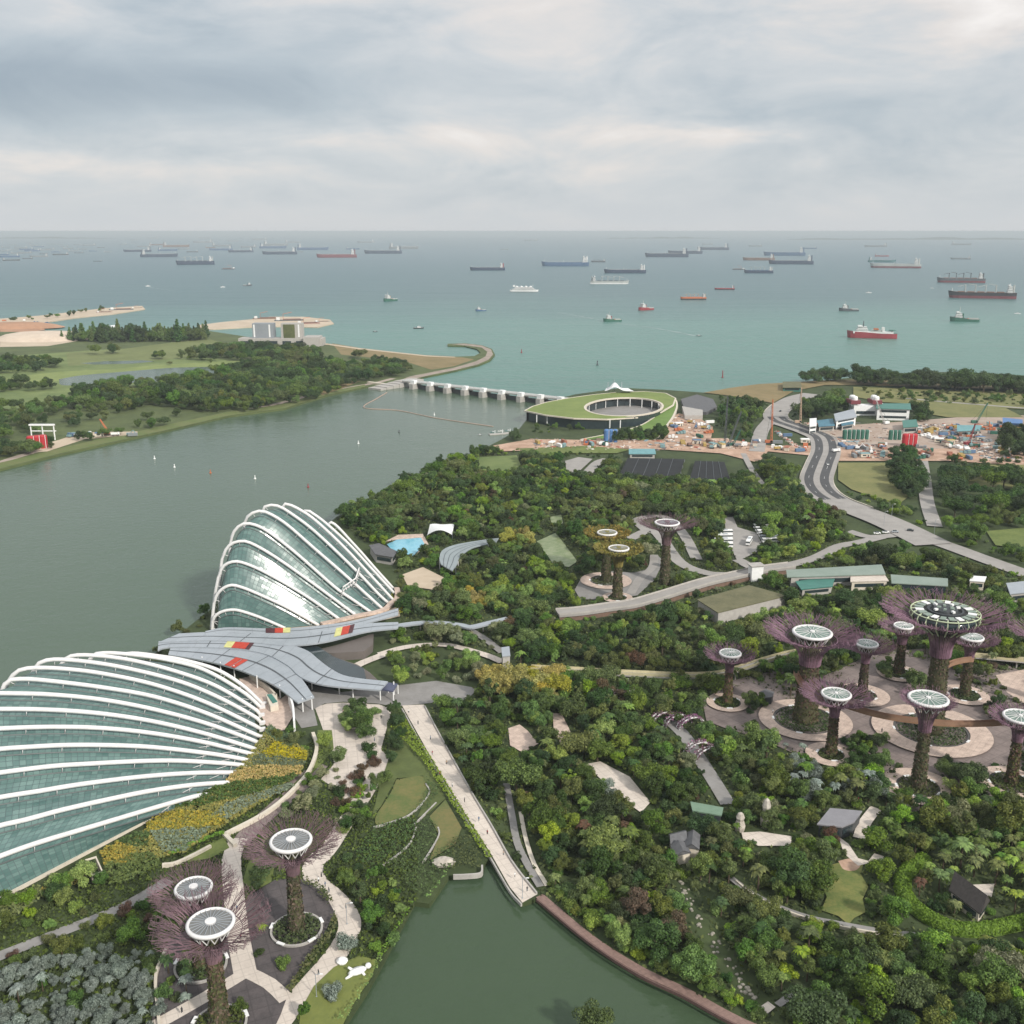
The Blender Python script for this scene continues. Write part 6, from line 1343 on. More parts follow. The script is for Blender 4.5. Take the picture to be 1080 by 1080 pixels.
def crane(px, py, h, m, label, lean=0.25, rz=0.0, tracked=True):
    r_ = thing('crawler_crane', P(px, py), label, 'crane', 'cranes on the building sites', rz)
    for s_ in (-1, 1): MB().box(0, s_*2.2, 0, 6.5, 1.0, 1.2).build('track', M_darkm, r_)
    MB().box(-0.8, 0, 1.25, 6, 3.2, 2.4).build('cab', m, r_); MB().box(1.5, -1.2, 1.9, 1.6, 1.2, 1.6).build('window_pane', M_glassd, r_)
    mb = MB(); top = (h*lean, 0, h)
    for y in (-.8, .8):
        for x in (-.8, .8): mb.tube([(2+x, y, 2.5), (top[0]+x*.4, y*.4, top[2])], 0.22, 3)
    for i in range(12):
        f, g_ = i/12, (i+1)/12; mb.tube([(2+(top[0]-2)*f+.8*(1-.6*f), -.8*(1-.6*f), 2.5+(h-2.5)*f), (2+(top[0]-2)*g_-.8*(1-.6*g_), -.8*(1-.6*g_), 2.5+(h-2.5)*g_)], 0.15, 3)
    mb.build('lattice_boom', m, r_); MB().tube([(-3, 0, 4), top], 0.12, 3).build('stay_cable', M_darkm, r_); MB().tube([top, (top[0], 0, 6)], 0.1, 3).build('hoist_cable', M_darkm, r_)
crane(762, 470, 46, DGRY, 'dark lattice crane standing tallest left of the main road', 0.05); crane(766, 472, 34, DGRY, 'dark lattice crane leaning right beside the tallest dark crane', 0.35); crane(771, 471, 16, GRN, 'green tracked crane at the foot of the dark lattice cranes', 0.5)
crane(811, 468, 42, ORG, 'orange lattice crane beside the slip road', 0.02); crane(842, 447, 38, TAN, 'yellow brown lattice crane beside the main road bend', 0.01); crane(1028, 447, 22, GRN, 'green crane leaning over the right site yard', 0.5); crane(113, 459, 16, ORG, 'orange piling rig by the left river bank', -0.35)
crane(1020, 470, 20, REDH, 'red crane in the middle of the right site yard', 0.4, 0.5); crane(934, 448, 26, M_white, 'white conveyor crane beside the green tanks', 0.6, 3.6)
# green and blue and red upright tanks, containers, huts, trucks
def tankrow(n, x0, y0, dx, m, words, r=3.0, h=11, grpn=''):
    for i in range(n):
        t_ = thing('storage_tank', P(x0+i*dx, y0), f'{words}, {ORD[i]} from the left', 'tank', grpn)
        MB().lathe([(r, 0), (r, h), (r*.7, h+1), (0, h+1.3)], 12).build('shell', m, t_); MB().tube([(r*.8, -r*.8, 0), (r*.8, -r*.8, h+1)], 0.2, 4).build('ladder', M_white, t_)
tankrow(6, 890.5, 464, 4.6, GRN, 'green upright tank in the row below the silos', 2.2, 9, 'green tanks in the left row'); tankrow(3, 939, 464.5, 4.4, GRN, 'green upright tank in the short row left of the red blocks', 2.1, 9, 'green tanks in the right row')
tankrow(3, 639.5, 467, 4.6, M_blue, 'blue tank in front of the round lawn roofed building', 2.6, 12, 'blue tanks before the lawn roof'); tankrow(3, 954, 472, 4.6, M_sitered, 'red upright tank beside the avenue trees', 3.0, 12, 'red tanks beside the avenue trees')
def container(px, py, rz, m, cn_, place, kind):
    zt = SHEETZ[0]
    if kind == 0:
        r_ = thing('shipping_container', P(px, py, zt), f'{cn_} shipping container {place}', 'container', 'containers on the building sites', rz)
        MB().box(0, 0, 0, 9, 2.6, 2.7).build('body', m, r_); MB().box(4.55, 0, 0.15, 0.15, 2.3, 2.4).build('door', M_metal, r_)
    elif kind == 1:
        r_ = thing('site_hut', P(px, py, zt), f'{cn_} site hut {place}', 'hut', 'huts on the building sites', rz)
        MB().box(0, 0, 0, 8, 4, 3.2).build('wall', M_cream, r_); MB().box(0, 0, 3.22, 8.8, 4.8, 0.6, 0, 0, 0.85).build('roof', m, r_); MB().box(-1, -2.02, 1.2, 3, 0.1, 1.1).build('window', M_glassd, r_); MB().box(2.4, -2.03, 0.02, 1.1, 0.1, 2.2).build('door', M_darkm, r_)
    elif kind == 2:
        r_ = thing('site_truck', P(px, py, zt), f'{cn_} lorry {place}', 'lorry', 'lorries on the building sites', rz)
        MB().box(-1.2, 0, 1.0, 5.6, 2.4, 1.7, 0, 0, 1.0).build('body', m, r_); MB().box(3.0, 0, 0.6, 2.0, 2.4, 2.3, 0, 0, 0.92).build('cab', M_white, r_); MB().box(3.6, 0, 1.7, 0.9, 2.2, 0.9).build('windscreen', M_glassd, r_)
        for x in (-2.8, -1.4, 2.8): MB().box(x, 0, 0, 1.0, 2.45, 1.0).build('wheel_pair', M_darkm, r_)
    elif kind == 3:
        r_ = thing('excavator', P(px, py, zt), f'{cn_} excavator {place}', 'excavator', 'excavators on the building sites', rz)
        for s_ in (-1, 1): MB().box(0, s_*1.2, 0, 4.2, 0.8, 1.0).build('track', M_darkm, r_)
        MB().box(-0.5, 0, 1.02, 3.6, 2.6, 1.7, 0, 0, .9).build('cab', m, r_); MB().tube([(1, 0, 2), (3.8, 0, 5.2), (6.2, 0, 2.6)], 0.42, 5).build('arm', m, r_); MB().box(6.3, 0, 1.4, 1.2, 1.4, 1.2, 0, 0, .6).build('bucket', M_darkm, r_)
    else:
        r_ = thing('material_stack', P(px, py, zt), f'{cn_} material stack {place}', 'stack', 'stacks on the building sites', rz)
        for j in range(3): MB().box((j-1)*3.2, 0, 0, 2.6, 4.2, 1.4+0.7*((j*7+int(px)) % 3)).build('bundle', m, r_)
CC = [(sc('site_blue', (0.10, 0.17, 0.28)), 'blue'), (sc('site_rust', (0.33, 0.13, 0.08)), 'rust red'), (M_white, 'white'), (GRN, 'green'), (sc('site_turq', (0.20, 0.32, 0.33)), 'turquoise'), (sc('site_yellow', (0.42, 0.30, 0.10)), 'yellow'), (GREY, 'grey'), (ORG, 'orange'), (BRN, 'brown')]
zones = [((700, 446, 750, 462), 14, 'right of the round building'), ((560, 466, 640, 471), 14, 'in the dirt below the round building'), ((690, 465, 800, 474), 16, 'in the dirt left of the main road'), ((880, 466, 945, 482), 18, 'below the green tanks'),
         ((966, 452, 1000, 484), 24, 'in the yard beside the avenue trees'), ((1000, 448, 1040, 484), 34, 'in the middle of the right yard'), ((1040, 446, 1085, 484), 26, 'at the right edge of the site yard'), ((816, 455, 850, 476), 10, 'inside the road bend'), ((60, 458, 140, 460), 8, 'on the left river bank'), ((0, 337, 60, 341), 5, 'on the far left sand spit')]
rub = np.random.default_rng(21); RM = [sc('rub_a', (0.55, 0.45, 0.38)), sc('rub_b', (0.30, 0.20, 0.15)), sc('rub_c', (0.14, 0.13, 0.13)), sc('rub_d', (0.40, 0.12, 0.08)), sc('rub_e', (0.20, 0.30, 0.34)), sc('rub_f', (0.70, 0.68, 0.64))]
def rubble(px, n):
    W_ = [P(a, b)[:2] for a, b in px]; xs = [p[0] for p in W_]; ys = [p[1] for p in W_]; mb = MB(); k_ = 0
    while k_ < n:
        x, y = rub.uniform(min(xs), max(xs)), rub.uniform(min(ys), max(ys))
        u, v = proj(x, y, 2)
        if not (min(p[0] for p in px) < u < max(p[0] for p in px) and min(p[1] for p in px) < v < max(p[1] for p in px)): k_ += 0.2; continue
        s_ = rub.uniform(0.6, 3.2); mb.box(x, y, 1.9, s_*rub.uniform(.6, 2.6), s_, rub.uniform(.4, 1.9), rub.uniform(0, 3), int(rub.choice(6, p=[.32, .26, .16, .09, .07, .10])), 0.75); k_ += 1
    o = mb.build('site_rubble', RM); o['kind'] = 'stuff'
rubble([(560, 464), (800, 475)], 420); rubble([(700, 440), (752, 463)], 160); rubble([(878, 464), (950, 484)], 300); rubble([(964, 448), (1085, 488)], 1100); rubble([(816, 455), (850, 477)], 90); rubble([(846, 446), (960, 466)], 160)
rr2 = random.Random(5); items = defaultdict(list)
for (x0, y0, x1, y1), n, place in zones:
    for i in range(n):
        m, cn_ = rr2.choice(CC); kd = rr2.choice([0, 0, 1, 2, 3, 4, 4]); a, b = rr2.uniform(x0, x1), rr2.uniform(y0, y1); rz = rr2.uniform(-.5, .5)+rr2.choice([0, 1.57])
        items[(kd, cn_, place)].append((a, b, rz, m))
for (kd, cn_, place), L in items.items():
    L.sort()
    for i, (a, b, rz, m) in enumerate(L): container(a, b, rz, m, cn_, place+('' if len(L) == 1 else f', {ORD[i]} from left'), kd)
# spits with moored barges on the far left
for i, (a, b, l_, c1) in enumerate(((280, 337, 26, 'BROWN'), (305, 339, 30, 'DGREY'), (325, 342, 24, 'MAROON'), (340, 340, 16, 'TEAL'), (128, 327.5, 24, 'DGREY'), (110, 330, 16, 'MAROON'), (145, 325.5, 12, 'GREY'))):
    ship('barge', a, b, l_, c1, None, ['brown barge at the left of the right hand spit', 'dark grey barge at the middle of the right hand spit', 'maroon barge lowest on the right hand spit', 'blue green barge at the tip of the right hand spit', 'dark grey barge at the tip of the left hand spit', 'maroon barge on the inner side of the left hand spit', 'small grey barge at the very end of the left spit'][i], 1, 0.05)
mb = MB(); c = P(48, 357); g_ = np.random.default_rng(3)
rings = []
for r_, z in ((1.0, 0), (0.8, 7), (0.55, 11), (0.25, 12.5), (0.02, 13)): rings.append([(c[0]+r_*95*math.cos(t_)*(1+.08*math.sin(3*t_)), c[1]+r_*70*math.sin(t_), 2+z) for t_ in np.linspace(0, 2*math.pi, 33)])
for i in range(4): mb.band(rings[i], rings[i+1])
tag(mb.build('sand_heap', mat('pale_sand', (0.60, 0.50, 0.40), (0.48, 0.39, 0.31), 0.02, 0.95), smooth=True), 'long pale sand heap on the far left coast', 'heap')
mb = MB(); c = P(20, 345); rings = []
for r_, z in ((1.0, 0), (0.8, 5), (0.5, 9), (0.02, 10)): rings.append([(c[0]+r_*95*math.cos(t_), c[1]+r_*50*math.sin(t_), 2+z) for t_ in np.linspace(0, 2*math.pi, 33)])
for i in range(3): mb.band(rings[i], rings[i+1])
tag(mb.build('earth_heap', MATS['orange_earth'], smooth=True), 'orange earth heap behind the pale sand heap', 'heap')

# ------------------------------------------------------------------ garden ornaments
sg = thing('stone_sculpture', P(377, 1027), 'smooth white reclining stone sculpture on the lakeside lawn', 'sculpture'); sg.rotation_euler[2] = 0.5; sg.scale = (.8, .8, .75)
MB().lathe([(0.0, 0), (1.3, 0.4), (1.6, 1.2), (1.2, 2.0), (0.0, 2.3)], 14, (0, 0, 0), sx=2.1).build('body', M_white, sg, smooth=True)
MB().lathe([(0.0, 0), (0.9, 0.3), (1.1, 1.0), (0.8, 1.7), (0.0, 2.0)], 12, (4.0, 0.3, 0.6)).build('knob', M_white, sg, smooth=True)
for a, b in (((-1, .9, 1), (-2.6, 1.6, 2.6)), ((1.2, -.9, 1), (1.8, -2.4, .4)), ((-2.2, -.6, .9), (-4.6, -1.0, .5))): MB().tube([a, b], [0.6, 0.4], 8).build('limb', M_white, sg, smooth=True)
bd = thing('boulder', P(361, 1016), 'white oval boulder at the top of the lakeside lawn', 'boulder'); MB().lathe([(0, 0), (1.4, .4), (1.6, .9), (0.9, 1.5), (0, 1.6)], 10).build('rock', M_white, bd)
bd = thing('boulder', P(468, 912), 'pale boulder on the dark green lakeside terrace', 'boulder'); MB().lathe([(0, 0), (2.4, .4), (2.6, 1.2), (1.4, 2.2), (0, 2.4)], 9, sx=1.5).build('rock', M_rock, bd)
for i, (a, b, h_) in enumerate(((807, 872, 11), (780, 876, 7))):
    bd = thing('standing_stone', P(a, b), ['tall pale standing stone above the white garden terrace', 'shorter pale standing stone left of the tall one'][i], 'stone')
    MB().lathe([(1.6, 0), (1.9, h_*.25), (1.2, h_*.55), (1.5, h_*.7), (0.9, h_*.92), (0, h_)], 7).build('rock', M_rock, bd)
# rocky stream
mb = MB(); g_ = np.random.default_rng(9); L = smoothline([P(a, b, 2) for a, b in [(718, 929), (730, 955), (750, 991), (772, 1022), (786, 1044), (799, 1060)]], 12)
for p in L:
    for k in range(1):
        r = g_.uniform(0.25, 0.7); mb.lathe([(r, 0), (r*.9, r*.5), (0.0, r*.8)], 6, (p[0]+g_.normal()*0.9, p[1]+g_.normal()*0.9, 2.0), sx=g_.uniform(.8, 1.3))
o = mb.build('stream_rocks', mat('stream_rock', (0.36, 0.33, 0.28), (0.16, 0.15, 0.12), 0.9, 0.9)); o['kind'] = 'stuff'
keep([tuple(p+np.array([-2, 0, 0])) for p in L]+[tuple(p+np.array([2, 0, 0])) for p in L[::-1]])
# bougainvillea trellis arches
M_boug = leafmat('bougainvillea', (0.30, 0.13, 0.24), (0.13, 0.09, 0.09), 0.1)
for i, (a, b) in enumerate(((640, 738), (655, 741), (668, 738), (702, 762), (716, 765), (730, 768), (738, 795), (748, 801))):
    ar = thing('trellis_arch', P(a, b), f'low white trellis arch with pink flowers, {ORD[i]} along the grey path from the bridge', 'trellis', 'trellis arches on the grey path', 0.4)
    pts = [(-6*math.cos(t_), 0, 4.6*math.sin(t_)) for t_ in np.linspace(0, math.pi, 13)]
    MB().tube(pts, 0.28, 5).build('hoop', M_steelw, ar); MB().tube([(p[0], 2.2, p[2]*.9) for p in pts], 0.28, 5).build('hoop', M_steelw, ar)
    n = 260; t_ = g_.uniform(0.1, math.pi-.1, n); C = np.stack([-6*np.cos(t_), g_.uniform(-1, 3, n), 4.6*np.sin(t_)+g_.uniform(-.2, .7, n)], 1)
    link('flowers', quadmesh('flowers', leafmesh(C, g_.normal(size=(n, 3))+np.array([0, 0, 1]), np.full(n, 0.7), g_), M_boug), ar)
# a few people on the paths
M_skin = mat('skin', (0.35, 0.2, 0.13), None, 1, .6)
def person(px, py, shirt, trousers, label, rz=0.0):
    r_ = thing('person', P(px, py, SHEETZ[0]), label, 'person', 'visitors on the paths', rz); v = []; 
    me = bpy.data.meshes.new('body'); J = [(0, 0, .95), (0, 0, 1.15), (0, 0, 1.42), (0, 0, 1.52), (0, 0, 1.66), (.1, .08, .85), (.1, .14, .48), (.1, .05, .08), (.1, .2, .04), (-.1, -.02, .85), (-.1, -.08, .48), (-.1, -.22, .08), (-.1, -.08, .04), (.2, 0, 1.40), (.27, -.04, 1.12), (.26, .06, .86), (-.2, 0, 1.40), (-.27, .04, 1.12), (-.26, .12, .88)]
    E_ = [(0, 1), (1, 2), (2, 3), (3, 4), (0, 5), (5, 6), (6, 7), (7, 8), (0, 9), (9, 10), (10, 11), (11, 12), (2, 13), (13, 14), (14, 15), (2, 16), (16, 17), (17, 18)]
    RR = [.15, .14, .15, .06, .10, .09, .065, .045, .04, .09, .065, .045, .04, .07, .05, .035, .07, .05, .035]
    me.from_pydata(J, E_, []); o = link('body', me, r_); me.materials.append(shirt); sk = o.modifiers.new('Skin', 'SKIN'); me.skin_vertices[0].data[0].use_root = True
    for vtx, r in zip(me.skin_vertices[0].data, RR): vtx.radius = (r, r)
    o.modifiers.new('Sub', 'SUBSURF').levels = 1
    MB().lathe([(0.0, 0), (.09, .05), (.105, .13), (.08, .22), (0, .25)], 10, (0, 0, 1.60)).build('hair', M_darkm, r_, smooth=True)
    MB().lathe([(.10, 0.1), (.115, .5), (.13, .9)], 8, (.1, .08, 0)).build('trouser_leg', trousers, r_); MB().lathe([(.10, 0.1), (.115, .5), (.13, .9)], 8, (-.1, -.05, 0)).build('trouser_leg', trousers, r_)
for i, (a, b, s_, tr, lab) in enumerate(((460, 812, M_darkm, M_darkm, 'person in dark clothes walking on the promenade'), (464, 818, REDH, M_darkm, 'person in a red top behind another on the promenade'), (339, 925, M_darkm, M_darkm, 'person in dark clothes at the bend of the garden walk'), (336, 930, M_white, M_darkm, 'person in a white top at the bend of the garden walk'), (343, 935, BLUEH, M_darkm, 'person in a blue top at the bend of the garden walk'), (347, 941, M_darkm, GREY, 'person in grey trousers lowest in the group on the garden walk'),
        (192, 1068, M_darkm, M_darkm, 'person in dark clothes on the left branch of the avenue'), (652, 996, M_white, M_darkm, 'person in a white top beside the boardwalk'), (656, 999, M_darkm, GREY, 'person in a dark top beside the boardwalk'), (815, 752, M_white, M_darkm, 'person in a white top left of the widest tower'), (905, 845, REDH, M_darkm, 'person in a red top on the grove edge path'), (930, 772, M_darkm, M_darkm, 'person in dark clothes on the grove plaza'))): person(a, b, s_, tr, lab, i*1.1)
walk = [(433, 752), (441, 764), (452, 780), (457, 796), (470, 806), (479, 830), (490, 846), (503, 866), (515, 880), (530, 902), (545, 925), (556, 940)]
for i, (a, b) in enumerate(walk):
    c_, m_ = [('white', M_white), ('dark', M_darkm), ('blue', BLUEH), ('red', REDH), ('tan', TAN)][i % 5]
    person(a+(i*37 % 5)-2, b, m_, GREY if i % 2 else M_darkm, f'person in a {c_} top strolling on the stone promenade, {ORD[i]} from the canopy end', i*2.3)
for i, (a, b) in enumerate([(362, 752), (376, 748), (402, 758), (395, 782), (380, 840), (365, 958), (358, 1000), (336, 1028), (250, 960), (254, 990)]):
    c_, m_ = [('tan', TAN), ('white', M_white), ('dark', M_darkm), ('blue', BLUEH), ('red', REDH)][i % 5]
    person(a, b, m_, GREY if i % 2 else M_darkm, f'person in a {c_} top '+['in the plaza near the canopy edge', 'in the plaza beside the big tree', 'near the right edge of the plaza', 'in the lower plaza right side', 'on the branch path to the garden walk', 'on the right bend of the garden walk', 'on the walk near the white boulder', 'on the walk beside the lakeside lawn', 'on the upper straight avenue', 'on the lower straight avenue'][i], i*1.7)
# lamp posts
def lamp(px, py, label, h=7):
    r_ = thing('street_lamp', P(px, py), label, 'lamp', 'lamps on the paths'); MB().tube([(0, 0, 0), (0, 0, h), (1.2, 0, h+.3)], .1, 6).build('post', M_metal, r_); MB().box(1.5, 0, h+.15, .9, .35, .15).build('lamp_head', M_white, r_); MB().lathe([(.3, 0), (.22, .4)], 8).build('base', M_metal, r_)
for i, (a, b, lab) in enumerate(((334, 1052, 'lamp post beside the lakeside lawn'), (366, 975, 'lamp post on the right bend of the garden walk'), (551, 948, 'lamp post on the promenade corner over the lake'), (940, 548, 'lamp post left of the road junction'), (985, 565, 'lamp post right of the road junction'), (932, 556, 'lamp post below the road junction'))): lamp(a, b, lab, 7 if i < 3 else 11)
# ------------------------------------------------------------------ planting
keep([P(28, 477), P(62, 473), P(150, 458), P(150, 452), P(60, 450), P(28, 455)])
keep([P(a, b, 4.5) for a, b in [(972, 905), (955, 918), (947, 935), (955, 961), (976, 982), (1004, 995), (1034, 997), (1064, 992), (1090, 984), (1085, 966), (1060, 973), (1030, 978), (1004, 975), (980, 963), (964, 948), (960, 934), (968, 922), (982, 912)]])
TONES = {'dark': leafmat('leaf_dark', (0.070, 0.126, 0.028), (0.020, 0.043, 0.011), 0.3), 'mid': leafmat('leaf_mid', (0.145, 0.232, 0.040), (0.040, 0.078, 0.017), 0.3),  # second colours deepened to put shade contrast into the leaf material
         'olive': leafmat('leaf_olive', (0.165, 0.200, 0.046), (0.050, 0.074, 0.020), 0.3), 'light': leafmat('leaf_light', (0.28, 0.39, 0.054), (0.09, 0.16, 0.026), 0.25),
         'yellow': leafmat('leaf_yellow', (0.50, 0.44, 0.085), (0.17, 0.17, 0.04), 0.2), 'silver': leafmat('leaf_silver', (0.28, 0.325, 0.285), (0.10, 0.13, 0.11), 0.2),
         'pale': leafmat('leaf_pale', (0.30, 0.31, 0.17), (0.10, 0.13, 0.05), 0.2), 'brown': leafmat('leaf_brown', (0.15, 0.085, 0.05), (0.06, 0.045, 0.025), 0.25)}
WORDT = {'dark': 'dark green', 'mid': 'mid green', 'olive': 'olive green', 'light': 'bright green', 'yellow': 'yellow flowering', 'silver': 'silver grey', 'pale': 'cream blossomed', 'brown': 'brown leaved'}
SHAPES = ['round', 'spread', 'tall', 'conifer', 'shrub']
WORDS_ = {'round': 'round crowned tree', 'spread': 'spreading tree', 'tall': 'tall narrow tree', 'conifer': 'pointed conifer', 'shrub': 'rounded shrub', 'palm': 'feathery palm'}
HT = {'round': 9.0, 'spread': 8.8, 'tall': 11.5, 'conifer': 12.5, 'shrub': 3.7, 'palm': 8.0}
RAD = {'round': 4.6, 'spread': 6.8, 'tall': 3.2, 'conifer': 2.6, 'shrub': 3.2, 'palm': 3.4}
_pts = {s_: [crown_pts(11+i*7+k*101, s_) for k in range(2)] for i, s_ in enumerate(SHAPES)}
def palm_crown(seed):
    g = np.random.default_rng(seed); V = []
    for i in range(16):
        a = 2*math.pi*i/16+g.uniform(-.15, .15); e0 = g.uniform(0.1, 1.1); L = g.uniform(2.8, 3.6); prev = np.array([0, 0, 7.0]); w0 = 0.12
        d = np.array([math.cos(a), math.sin(a), 0]); sd_ = np.array([-math.sin(a), math.cos(a), 0]); N_ = 7; pts = []
        for k in range(N_+1):
            f = k/N_; pts.append(np.array([0, 0, 7.0])+d*L*f*math.cos(e0*0.6)+np.array([0, 0, L*(math.sin(e0)*f-0.95*f*f)]))
        for k in range(N_):
            wA = 0.75*math.sin(math.pi*min(k/N_+0.12, 1)); wB = 0.75*math.sin(math.pi*min((k+1)/N_+0.12, 1)) if k < N_-1 else 0.05
            for s_ in (-1, 1):
                dn = np.array([0, 0, -0.35]); V += [pts[k], pts[k+1], pts[k+1]+sd_*s_*wB+dn*wB+d*.25, pts[k]+sd_*s_*wA+dn*wA+d*.25]
    return np.array(V)
_palm = [palm_crown(3), palm_crown(4)]
PROTO = {}
def crown_mesh(shape, tone, k):
    key = (shape, tone, k)
    if key not in PROTO: PROTO[key] = quadmesh('crown', (_palm if shape == 'palm' else _pts[shape])[k], TONES[tone])
    return PROTO[key]
TRUNKS = {}
def trunk_mesh(shape):
    if shape not in TRUNKS:
        h = HT[shape]*0.62; mb = MB(); mb.tube([(0, 0, -0.3), (0.1, 0, h*.4), (0, 0.15, h*.75), (0.1, 0.1, h if shape != 'palm' else 7.05)], [0.34, 0.26, 0.2, 0.12] if shape != 'shrub' else [.15, .12, .1, .06], 6)
        if shape in ('round', 'spread', 'tall'):
            for i in range(5):
                a = i*1.26; r = RAD[shape]*0.55; mb.tube([(0.05, 0.05, h*(.4+.06*i)), (r*.5*math.cos(a), r*.5*math.sin(a), h*(.75+.05*i)), (r*math.cos(a), r*math.sin(a), h*(1.0+.05*i))], [.16, .11, .05], 5)
        ob = mb.build('trunk', M_trunk); TRUNKS[shape] = ob.data; bpy.data.objects.remove(ob)
    return TRUNKS[shape]

SITES = []      # (x, y, shape, tone, scale, sz, rot, k, force)
def lowfreq(x, y, s_, ph): return 0.5+0.25*math.sin(x/s_+ph+1.3*math.sin(y/s_*0.7+ph*2))+0.25*math.sin(y/s_*1.15-ph+1.1*math.cos(x/s_*0.6))
def inpoly(px, py, poly):
    c = False; j = len(poly)-1
    for i in range(len(poly)):
        if (poly[i][1] > py) != (poly[j][1] > py) and px < (poly[j][0]-poly[i][0])*(py-poly[i][1])/(poly[j][1]-poly[i][1])+poly[i][0]: c = not c
        j = i
    return c
def blocked(x, y, h, r, strict=1.0):
    for dx, z in ((0, h*.93), (0, h*.5), (-r*.8, h*.55), (r*.8, h*.55), (0, 2.0), (-r*.5, h*.85), (r*.5, h*.85)):
        u, v = proj(x+dx*strict, y, 2.0+(z-2.0)*1.0)
        i, j = int(v+PADY), int(u+PADX)
        if 0 <= i < GH and 0 <= j < GW and CLEAR[i, j]: return True
    for fx, fy, fr in FOOT:
        if (x-fx)**2+(y-fy)**2 < (fr+r*.3)**2: return True
    return False
DOME_GUARD = [(-100, 290), (-96, 400), (-200, 400), (-230, 230), (-150, 230)]
def sizes(shape, sc): return HT[shape]*sc, RAD[shape]*sc
def plant(poly, spacing, tones, shapes, smin, smax, seed, keepout=True, prob=1.0, over=None):
    g = random.Random(seed); W_ = [P(a, b)[:2] for a, b in poly]; x0, x1 = min(p[0] for p in W_), max(p[0] for p in W_); y0, y1 = min(p[1] for p in W_), max(p[1] for p in W_)
    nx, ny = int((x1-x0)/spacing)+2, int((y1-y0)/spacing)+2; tk, tw = zip(*tones.items()); sk_, sw = zip(*shapes.items())
    for iy in range(ny):
        for ix in range(nx):
            x = x0+(ix+(0.5 if iy % 2 else 0)+g.uniform(-.38, .38))*spacing; y = y0+(iy+g.uniform(-.38, .38))*spacing
            if g.random() > prob or not inpoly(x, y, W_): continue
            wts = [w0*(0.15+1.7*max(0, lowfreq(x, y, 26, i*2.1+seed*.7))**2) for i, w0 in enumerate(tw)]
            tone = g.choices(tk, wts)[0]; shape = g.choices(sk_, sw)[0]
            if over:
                u, v = proj(x, y, 2)
                for op, ot, os_ in over:
                    if inpoly(u, v, op): tone = g.choice(ot); shape = g.choice(os_); break
            sc = g.uniform(smin, smax)*g.choice((0.72, 0.9, 1, 1, 1.1, 1.32)); h, r = sizes(shape, sc)
            if keepout and blocked(x, y, h, r):
                # something smaller may still fit
                if g.random() < 0.8 and not blocked(x, y, 2.2, 1.6): SITES.append((x, y, 'shrub', tone, g.uniform(.45, .65), g.uniform(.8, 1.1), g.uniform(0, 6.28), g.randrange(2)))
                continue
            SITES.append((x, y, shape, tone, sc, g.uniform(.88, 1.15), g.uniform(0, 6.28), g.randrange(2)))
mixw = {'dark': 3.0, 'mid': 3.4, 'olive': 2.0, 'light': 1.25, 'pale': 0.22, 'brown': 0.14}
shw = {'round': 3.0, 'spread': 1.2, 'tall': 1.2, 'shrub': 1.4, 'palm': 0.6}
YEL, LIT, PAL = ['yellow'], ['light', 'light', 'mid'], ['pale', 'pale', 'olive', 'mid']
over = [([(508, 716), (528, 706), (585, 716), (594, 728), (590, 742), (515, 738)], YEL, ['spread', 'round']), ([(536, 566), (560, 566), (560, 578), (536, 578)], YEL, ['round']), ([(488, 630), (514, 632), (514, 646), (488, 644)], YEL, ['round']),
        ([(508, 624), (604, 616), (604, 632), (512, 642)], LIT, ['spread', 'round']), ([(396, 668), (525, 664), (528, 694), (480, 682), (398, 696)], PAL, ['round', 'spread']), ([(415, 705), (460, 695), (490, 712), (440, 725)], PAL+LIT, ['round', 'shrub']),
        ([(770, 580), (905, 560), (900, 585), (800, 606)], LIT, ['round', 'shrub']), ([(1020, 556), (1100, 560), (1100, 590), (1020, 580)], LIT, ['round', 'shrub']), ([(790, 470), (850, 470), (850, 520), (800, 530)], LIT, ['round']), ([(820, 790), (870, 790), (880, 812), (830, 815)], ['silver', 'mid'], ['palm', 'shrub']),
        ([(960, 915), (1040, 890), (1100, 900), (1100, 990), (1030, 985)], ['light', 'olive', 'mid', 'olive'], ['palm']), ([(830, 805), (915, 815), (905, 850), (840, 850)], ['mid', 'olive', 'silver'], ['palm', 'palm', 'round']), ([(850, 830), (940, 828), (930, 850), (840, 850)], ['dark', 'mid', 'silver'], ['palm', 'round'])]
garden = [(356, 548), (430, 510), (520, 474), (600, 500), (650, 508), (780, 512), (800, 500), (850, 520), (880, 545), (905, 575), (1330, 650), (1420, 1130), (800, 1090), (772, 1068), (725, 1046), (624, 990), (570, 945), (543, 910), (519, 868), (462, 766), (450, 742), (505, 724), (530, 700), (420, 668), (424, 640), (418, 600)]
plant(garden, 6.2, mixw, shw, 0.56, 1.0, 1, over=over)
plant([(572, 944), (590, 940), (700, 1010), (800, 1060), (800, 1086), (767, 1066), (722, 1041), (678, 1018), (625, 986)], 3.0, {'light': 2, 'mid': 2, 'olive': 1}, {'shrub': 1}, .45, .7, 41)
plant([(440, 760), (520, 720), (900, 830), (1180, 860), (1180, 1120), (800, 1090), (725, 1046), (570, 945)], 5.6, mixw, {'shrub': 3, 'palm': .4, 'round': .5}, 0.55, 0.95, 40, over=over)
plant([(382, 700), (410, 672), (525, 668), (530, 700), (500, 722), (415, 722), (395, 712)], 6.5, {'pale': 2, 'light': 1, 'mid': 2, 'olive': 1}, {'round': 2, 'shrub': 2}, 0.55, 0.9, 2)
plant([(356, 548), (430, 510), (460, 496), (430, 545), (400, 560)], 6.5, {'dark': 2, 'mid': 2}, shw, 0.8, 1.1, 3)
